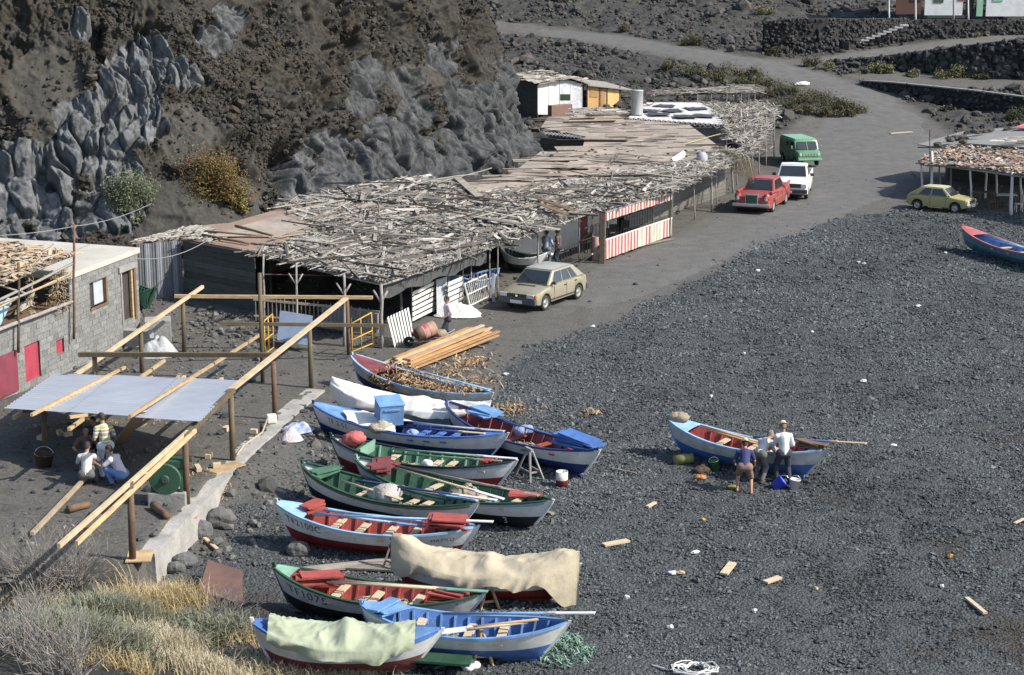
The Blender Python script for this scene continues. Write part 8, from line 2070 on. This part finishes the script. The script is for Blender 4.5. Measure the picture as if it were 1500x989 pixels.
# ------------------------------------------------------------------ plants
def leafmat(name, cols): return islandmat(name, cols, .8)
OLV = leafmat('leaf_olive', [(.045, .05, .024), (.08, .085, .04), (.11, .11, .055), (.06, .066, .032)])
YEL_ = leafmat('leaf_yellow_green', [(.11, .115, .045), (.19, .19, .085), (.24, .225, .12), (.14, .145, .06)])
GRYG = leafmat('leaf_grey_green', [(.09, .11, .06), (.16, .18, .11), (.21, .23, .15), (.12, .14, .075)])
ORG = leafmat('leaf_orange', [(.11, .10, .035), (.19, .13, .05), (.22, .085, .035), (.16, .15, .055), (.09, .095, .035), (.23, .13, .05)])
BRN = leafmat('leaf_brown_olive', [(.055, .048, .026), (.10, .085, .045), (.075, .075, .035), (.14, .115, .06)])
TWIG = mat('dry_twig', (.20, .175, .15), (.12, .1, .085), 6, .9)
def bush(label, c, r, leaves, n=900, size=.10, cat='bush', name='bush', seed=1, group=None, stems=9, clumps=14, up=.0):
    """stems fanning out with leaf clumps: an uneven crown with gaps"""
    g = np.random.default_rng(seed); root = thing(name, label, cat, tuple(c), group=group); c0 = np.zeros(3); r = np.array(r)
    cl = g.normal(0, 1, (clumps, 3)); cl /= np.linalg.norm(cl, axis=1)[:, None]; cl *= (g.random((clumps, 1)) ** .4); cl[:, 2] = np.abs(cl[:, 2]) * .9 + .08; cl *= r
    m = MB(); gg = random.Random(seed)
    for k in range(stems):
        e = cl[k % clumps]; m.crook((gg.uniform(-.1, .1), gg.uniform(-.1, .1), -.1), tuple(e), .02 + .01 * r[2], .006, 5, .08 * r[2], 4, g=gg)
    m.build('stem', TWIG, root, local=True)
    P = cl[g.integers(0, clumps, n)] + g.normal(0, 1, (n, 3)) * r * .20; P[:, 2] = np.maximum(P[:, 2], .02)
    a = g.uniform(0, 6.283, n); e = g.normal(up, .7, n); l = size * g.uniform(.5, 1.5, n); d = np.stack([np.cos(a) * np.cos(e), np.sin(a) * np.cos(e), np.sin(e)], -1) * l[:, None]
    s = np.stack([-np.sin(a), np.cos(a), g.uniform(-.5, .5, n)], -1) * (l * .32)[:, None]
    V = np.stack([P, P + d * .5 + s, P + d, P + d * .5 - s], 1); F = (np.arange(4)[None] + (np.arange(n) * 4)[:, None])
    o = npmesh('foliage', V.reshape(-1, 3), F, leaves, parent=root); o['kind'] = 'stuff'
    return root
p = atc(312, 262); bush('rust orange and yellow bush growing on the cliff slope', p + Vector((.1, -.4, -.75)), (1.75, 1.3, 1.9), ORG, 22000, .085, seed=3, stems=16, clumps=46)
p = atc(352, 288); bush('yellowish trailing growth below the orange bush', p + Vector((0, -.3, -.5)), (.6, .6, .9), leafmat('leaf_mustard', [(.13, .12, .035), (.24, .2, .06), (.19, .17, .06), (.26, .17, .05)]), 2400, .10, seed=4)
p = atc(200, 282); bush('grey green bush on the scree left of the orange bush', p + Vector((0, -.4, -.6)), (1.25, .9, 1.6), GRYG, 13000, .075, seed=5, stems=16, clumps=34, up=.5)
p = atc(205, 312); bush('small grey green tuft below the grey green bush', p - Vector((0, 0, .3)), (.5, .4, .5), GRYG, 500, .1, seed=6)
GBK = 'bushes along the road and walls'
spots = [(1380, 54, .9, YEL_, 'yellow green bush at the foot of the wall below the white house'), (1365, 57, .6, YEL_, 'low yellow bush left of the biggest one below the white house'), (1430, 55, .35, YEL_, 'small yellow tuft below the white house'), (1468, 50, .6, YEL_, 'olive tuft near the right end of the wall below the white house'),
         (1285, 105, .9, YEL_, 'pale bush at the left foot of the tall boulder wall'), (1395, 114, 1.0, YEL_, 'bright yellow green bush at the foot of the tall boulder wall'), (1336, 112, .5, YEL_, 'small yellow bush between the two larger ones at the boulder wall'), (1440, 116, .45, BRN, 'dry tuft right of the bright bush at the boulder wall'), (1300, 107, .6, YEL_, 'second pale bush at the foot of the boulder wall'),
         (1190, 97, .7, OLV, 'dark olive bush where the path leaves the road'), (1212, 101, .5, YEL_, 'pale tuft right of the dark olive bush at the path'), (1136, 80, .6, BRN, 'brownish bush below the left stone wall'), (1120, 22, .8, YEL_, 'yellow green bush in the rubble above the road'), (910, 48, .8, BRN, 'dry bush beside the upper road'), (1015, 66, 1.0, BRN, 'dry olive bush beside the road bend'), (1388, 164, .45, BRN, 'dry tuft at the foot of the low coped wall'), (1490, 176, .9, OLV, 'dark bush in front of the low coped wall at the right edge')]
for i, (px, py, r_, lv, lab) in enumerate(spots): bush(lab, atg(px, py), (r_ * 1.25, r_ * .8, r_), lv, 1500, .12, seed=20 + i, group=GBK)
# shrubby lava mound left of the road
GMO = 'bushes on the lava mound by the road'
labs = []
mound = [(1015, 112, 1.3), (1040, 118, 1.0), (1062, 112, 1.4), (1085, 125, 1.0), (1120, 130, 1.3), (1128, 145, 1.1), (1150, 140, 1.4), (1170, 152, 1.2), (1195, 150, 1.2), (1215, 160, 1.2), (1232, 163, 1.0), (1250, 165, .9), (1150, 160, .9), (1178, 166, .8), (1205, 170, .8), (1240, 171, .6), (1100, 112, .9), (985, 105, 1.0)]
ordn = ['first', 'second', 'third', 'fourth', 'fifth', 'sixth', 'seventh', 'eighth', 'ninth', 'tenth', 'eleventh', 'twelfth']
order = sorted(range(len(mound)), key=lambda i: mound[i][0])
for i, (px, py, r_) in enumerate(mound):
    k = order.index(i) + 1; where = '%s from the left' % ordn[k - 1] if k <= 9 else '%s from the right' % ordn[len(mound) - k]
    where = {'first from the left': 'furthest left', 'first from the right': 'at the right tip by the road'}.get(where, where)
    bush('%s shrub on the lava mound beside the road, %s' % (['olive green', 'brown', 'brown'][i % 3], where), atg(px, py), (r_ * 1.2, r_, r_ * .8), (OLV, BRN, BRN)[i % 3], 1500, .12, seed=60 + i, group=GMO)
m = MB(); c = atg(1174, 140) + Vector((0, 0, .9)); m.ell(c, (.6, .4, .2), 10, 6, lump=.3); tag(m.build('white_rag', CANVW), 'white rag caught on the shrubs of the lava mound', 'rag')

# foreground plants
TW2 = islandmat('grey_dead_twig', [(.17, .15, .13), (.28, .26, .235), (.36, .335, .30), (.12, .1, .085)], .9)
def dead_bush(label, c, r, n, seed, name='dead_bush', lean=0):
    g = random.Random(seed); root = thing(name, label, 'bush', tuple(c)); m = MB(); k = 0
    while k < n:
        a = g.uniform(0, 6.283); e = g.uniform(.35, 1.5); L = r * g.uniform(.5, 1.1); p = Vector((g.gauss(0, .12 * r), g.gauss(0, .12 * r), -.05)); d = Vector((math.cos(a) * math.cos(e), math.sin(a) * math.cos(e), math.sin(e)))
        q = p + d * L * .5 + Vector((0, 0, .03)); e2 = q + (d + Vector((g.uniform(-.4, .4), g.uniform(-.4, .4), g.uniform(-.2, .4)))).normalized() * L * .5
        m.tube([p, q, e2], [.011, .007, .003], 4, caps=False); k += 1
        for _ in range(5):
            t = g.random(); b = q.lerp(e2, t); f = b + (d + Vector((g.uniform(-.9, .9), g.uniform(-.9, .9), g.uniform(-.5, .7)))).normalized() * L * g.uniform(.12, .35); m.tube([b, f], [.0045, .002], 3, caps=False)
    m.build('twigs', TW2, root, local=True)['kind'] = 'stuff'
dead_bush('grey leafless bush at the left edge in front of the terrace', atg(60, 858), 1.5, 130, 2); dead_bush('second grey leafless bush right of the first at the end of the beams', atg(110, 850), 1.2, 80, 3)
dead_bush('grey leafless bush in the bottom left corner', atg(25, 965), 1.3, 100, 4); dead_bush('low grey brushwood at the bottom edge under the sage bushes', atg(95, 992), 1.2, 110, 6); dead_bush('grey brushwood between the bottom left corner and the sage bush', atg(55, 925), 1.1, 90, 7); dead_bush('thin dead bush behind the golden grass', atg(330, 910), .9, 60, 5)
def blades(name, label, cat, c, n, r, h, material, seed, spread=.5, w=.006):
    """tuft of arching grass blades"""
    g = np.random.default_rng(seed); root_ = np.stack([g.normal(0, r[0] * .45, n), g.normal(0, r[1] * .45, n), np.full(n, -.05)], -1)
    x, y = root_[:, 0] + c.x, root_[:, 1] + c.y; root_[:, 2] += T(x, y) - c.z
    a = g.uniform(0, 6.283, n); l = h * g.uniform(.45, 1.15, n); sp = np.abs(g.normal(0, spread, n)); d = np.stack([np.cos(a) * np.sin(sp), np.sin(a) * np.sin(sp), np.cos(sp)], -1); hz = np.stack([np.cos(a), np.sin(a), np.zeros(n)], -1)
    p1 = root_ + d * (l * .5)[:, None]; p2 = root_ + d * (l * .85)[:, None] + hz * (l * .12)[:, None]; p3 = root_ + d * l[:, None] + hz * (l * .28)[:, None] - np.array([0, 0, 1]) * (l * .08)[:, None]
    s = np.stack([-np.sin(a + g.normal(0, .8, n)), np.cos(a), np.zeros(n)], -1); s = s / np.linalg.norm(s, axis=1)[:, None] * (w * g.uniform(.6, 1.5, n))[:, None]
    V = np.stack([root_ - s, root_ + s, p1 + s * .9, p1 - s * .9, p2 + s * .6, p2 - s * .6, p3 + s * .15, p3 - s * .15], 1); F = np.array([[0, 1, 2, 3], [3, 2, 4, 5], [5, 4, 6, 7]])[None] + (np.arange(n) * 8)[:, None, None]
    o = npmesh(name, V.reshape(-1, 3), F.reshape(-1, 4), material, loc=tuple(c)); return tag(o, label, cat)
GOLD = islandmat('golden_grass', [(.28, .2, .09), (.46, .36, .18), (.56, .46, .27), (.36, .27, .13), (.24, .19, .1)], .85)
PALE = islandmat('straw_grass', [(.36, .3, .19), (.54, .47, .33), (.28, .24, .15), (.46, .39, .26)], .85)
SAGE = islandmat('sage_leaf', [(.11, .125, .08), (.18, .20, .14), (.24, .265, .19), (.2, .18, .12), (.085, .09, .06), (.28, .25, .18)], .85)
for i, (px, py, n, rx, h, mm, lab) in enumerate([(215, 905, 2600, 1.0, .75, GOLD, 'tall golden grass clump in front of the end of the terrace wall'), (260, 890, 1500, .7, .65, GOLD, 'golden grass clump right of the tall one by the wall end'), (300, 985, 2600, 1.2, .45, PALE, 'straw coloured grass along the bottom edge left of the green canvas boat'), (420, 985, 3200, 1.2, .5, PALE, 'straw grass along the bottom edge under the green canvas boat'),
        (500, 988, 1800, .9, .4, PALE, 'sparse straw grass at the bottom edge near the broken green boards'), (370, 950, 1500, .8, .5, GOLD, 'golden grass beside the blue end of the canvas boat'), (50, 880, 1200, 1.0, .45, PALE, 'straw grass below the grey leafless bush'), (170, 980, 1200, 1.0, .5, GOLD, 'golden grass at the bottom edge below the sage bush'), (240, 950, 1600, 1.0, .6, PALE, 'straw grass between the sage bush and the canvas boat')]):
    blades('grass_clump', lab, 'grass', atg(px, py), n, (rx, rx * .7), h, mm, 40 + i, .45)
for i, (px, py, n, rx, h, lab) in enumerate([(125, 955, 7000, 1.1, .8, 'big sage green bush in the lower left foreground'), (165, 915, 4200, .9, .75, 'sage green bush behind the big one'), (325, 940, 3400, .8, .6, 'sage green bush left of the blue end of the canvas boat'), (280, 925, 1600, .6, .5, 'small sage bush behind the golden grass'), (60, 940, 1500, .8, .5, 'sage green sprigs at the left edge')]):
    root = atg(px, py); blades('sage_bush', lab, 'bush', root, n, (rx, rx * .8), h, SAGE, 70 + i, .6, .011)
# ------------------------------------------------------------------ camera, light, colour
cam = bpy.data.cameras.new('camera'); co = bpy.data.objects.new('camera', cam); COL.objects.link(co)
co.location = (0, 0, CH); co.rotation_euler = (math.pi / 2 - PIT, 0, 0)
cam.sensor_width = 36; cam.lens = FPX / 1500 * 36; cam.clip_start = .5; cam.clip_end = 4000
scene.camera = co
SUN_DIR = Vector((1.0, -.30, .90)).normalized()      # towards the sun
sun = bpy.data.lights.new('sun', 'SUN'); sun.energy = 4.7; sun.angle = R(.5); sun.color = (1, .95, .86)
so = bpy.data.objects.new('sun', sun); COL.objects.link(so); so.location = (40, -10, 60)
so.rotation_euler = SUN_DIR.to_track_quat('Z', 'Y').to_euler()
w = bpy.data.worlds.new('World'); scene.world = w; w.use_nodes = True
nt = w.node_tree; bg = nt.nodes['Background']
sky = nt.nodes.new('ShaderNodeTexSky'); sky.sky_type = 'NISHITA'; sky.sun_disc = False
sky.sun_elevation = math.asin(SUN_DIR.z); sky.sun_rotation = math.atan2(SUN_DIR.x, SUN_DIR.y)
sky.air_density = 1.0; sky.dust_density = 1.2
nt.links.new(sky.outputs['Color'], bg.inputs['Color']); bg.inputs['Strength'].default_value = .15
scene.view_settings.view_transform = 'Standard'; scene.view_settings.look = 'None'; scene.view_settings.gamma = 1; scene.view_settings.use_curve_mapping = False
scene.view_settings.exposure = 0.55
scene.render.engine = 'CYCLES'
scene.cycles.max_bounces = 8; scene.cycles.diffuse_bounces = 4
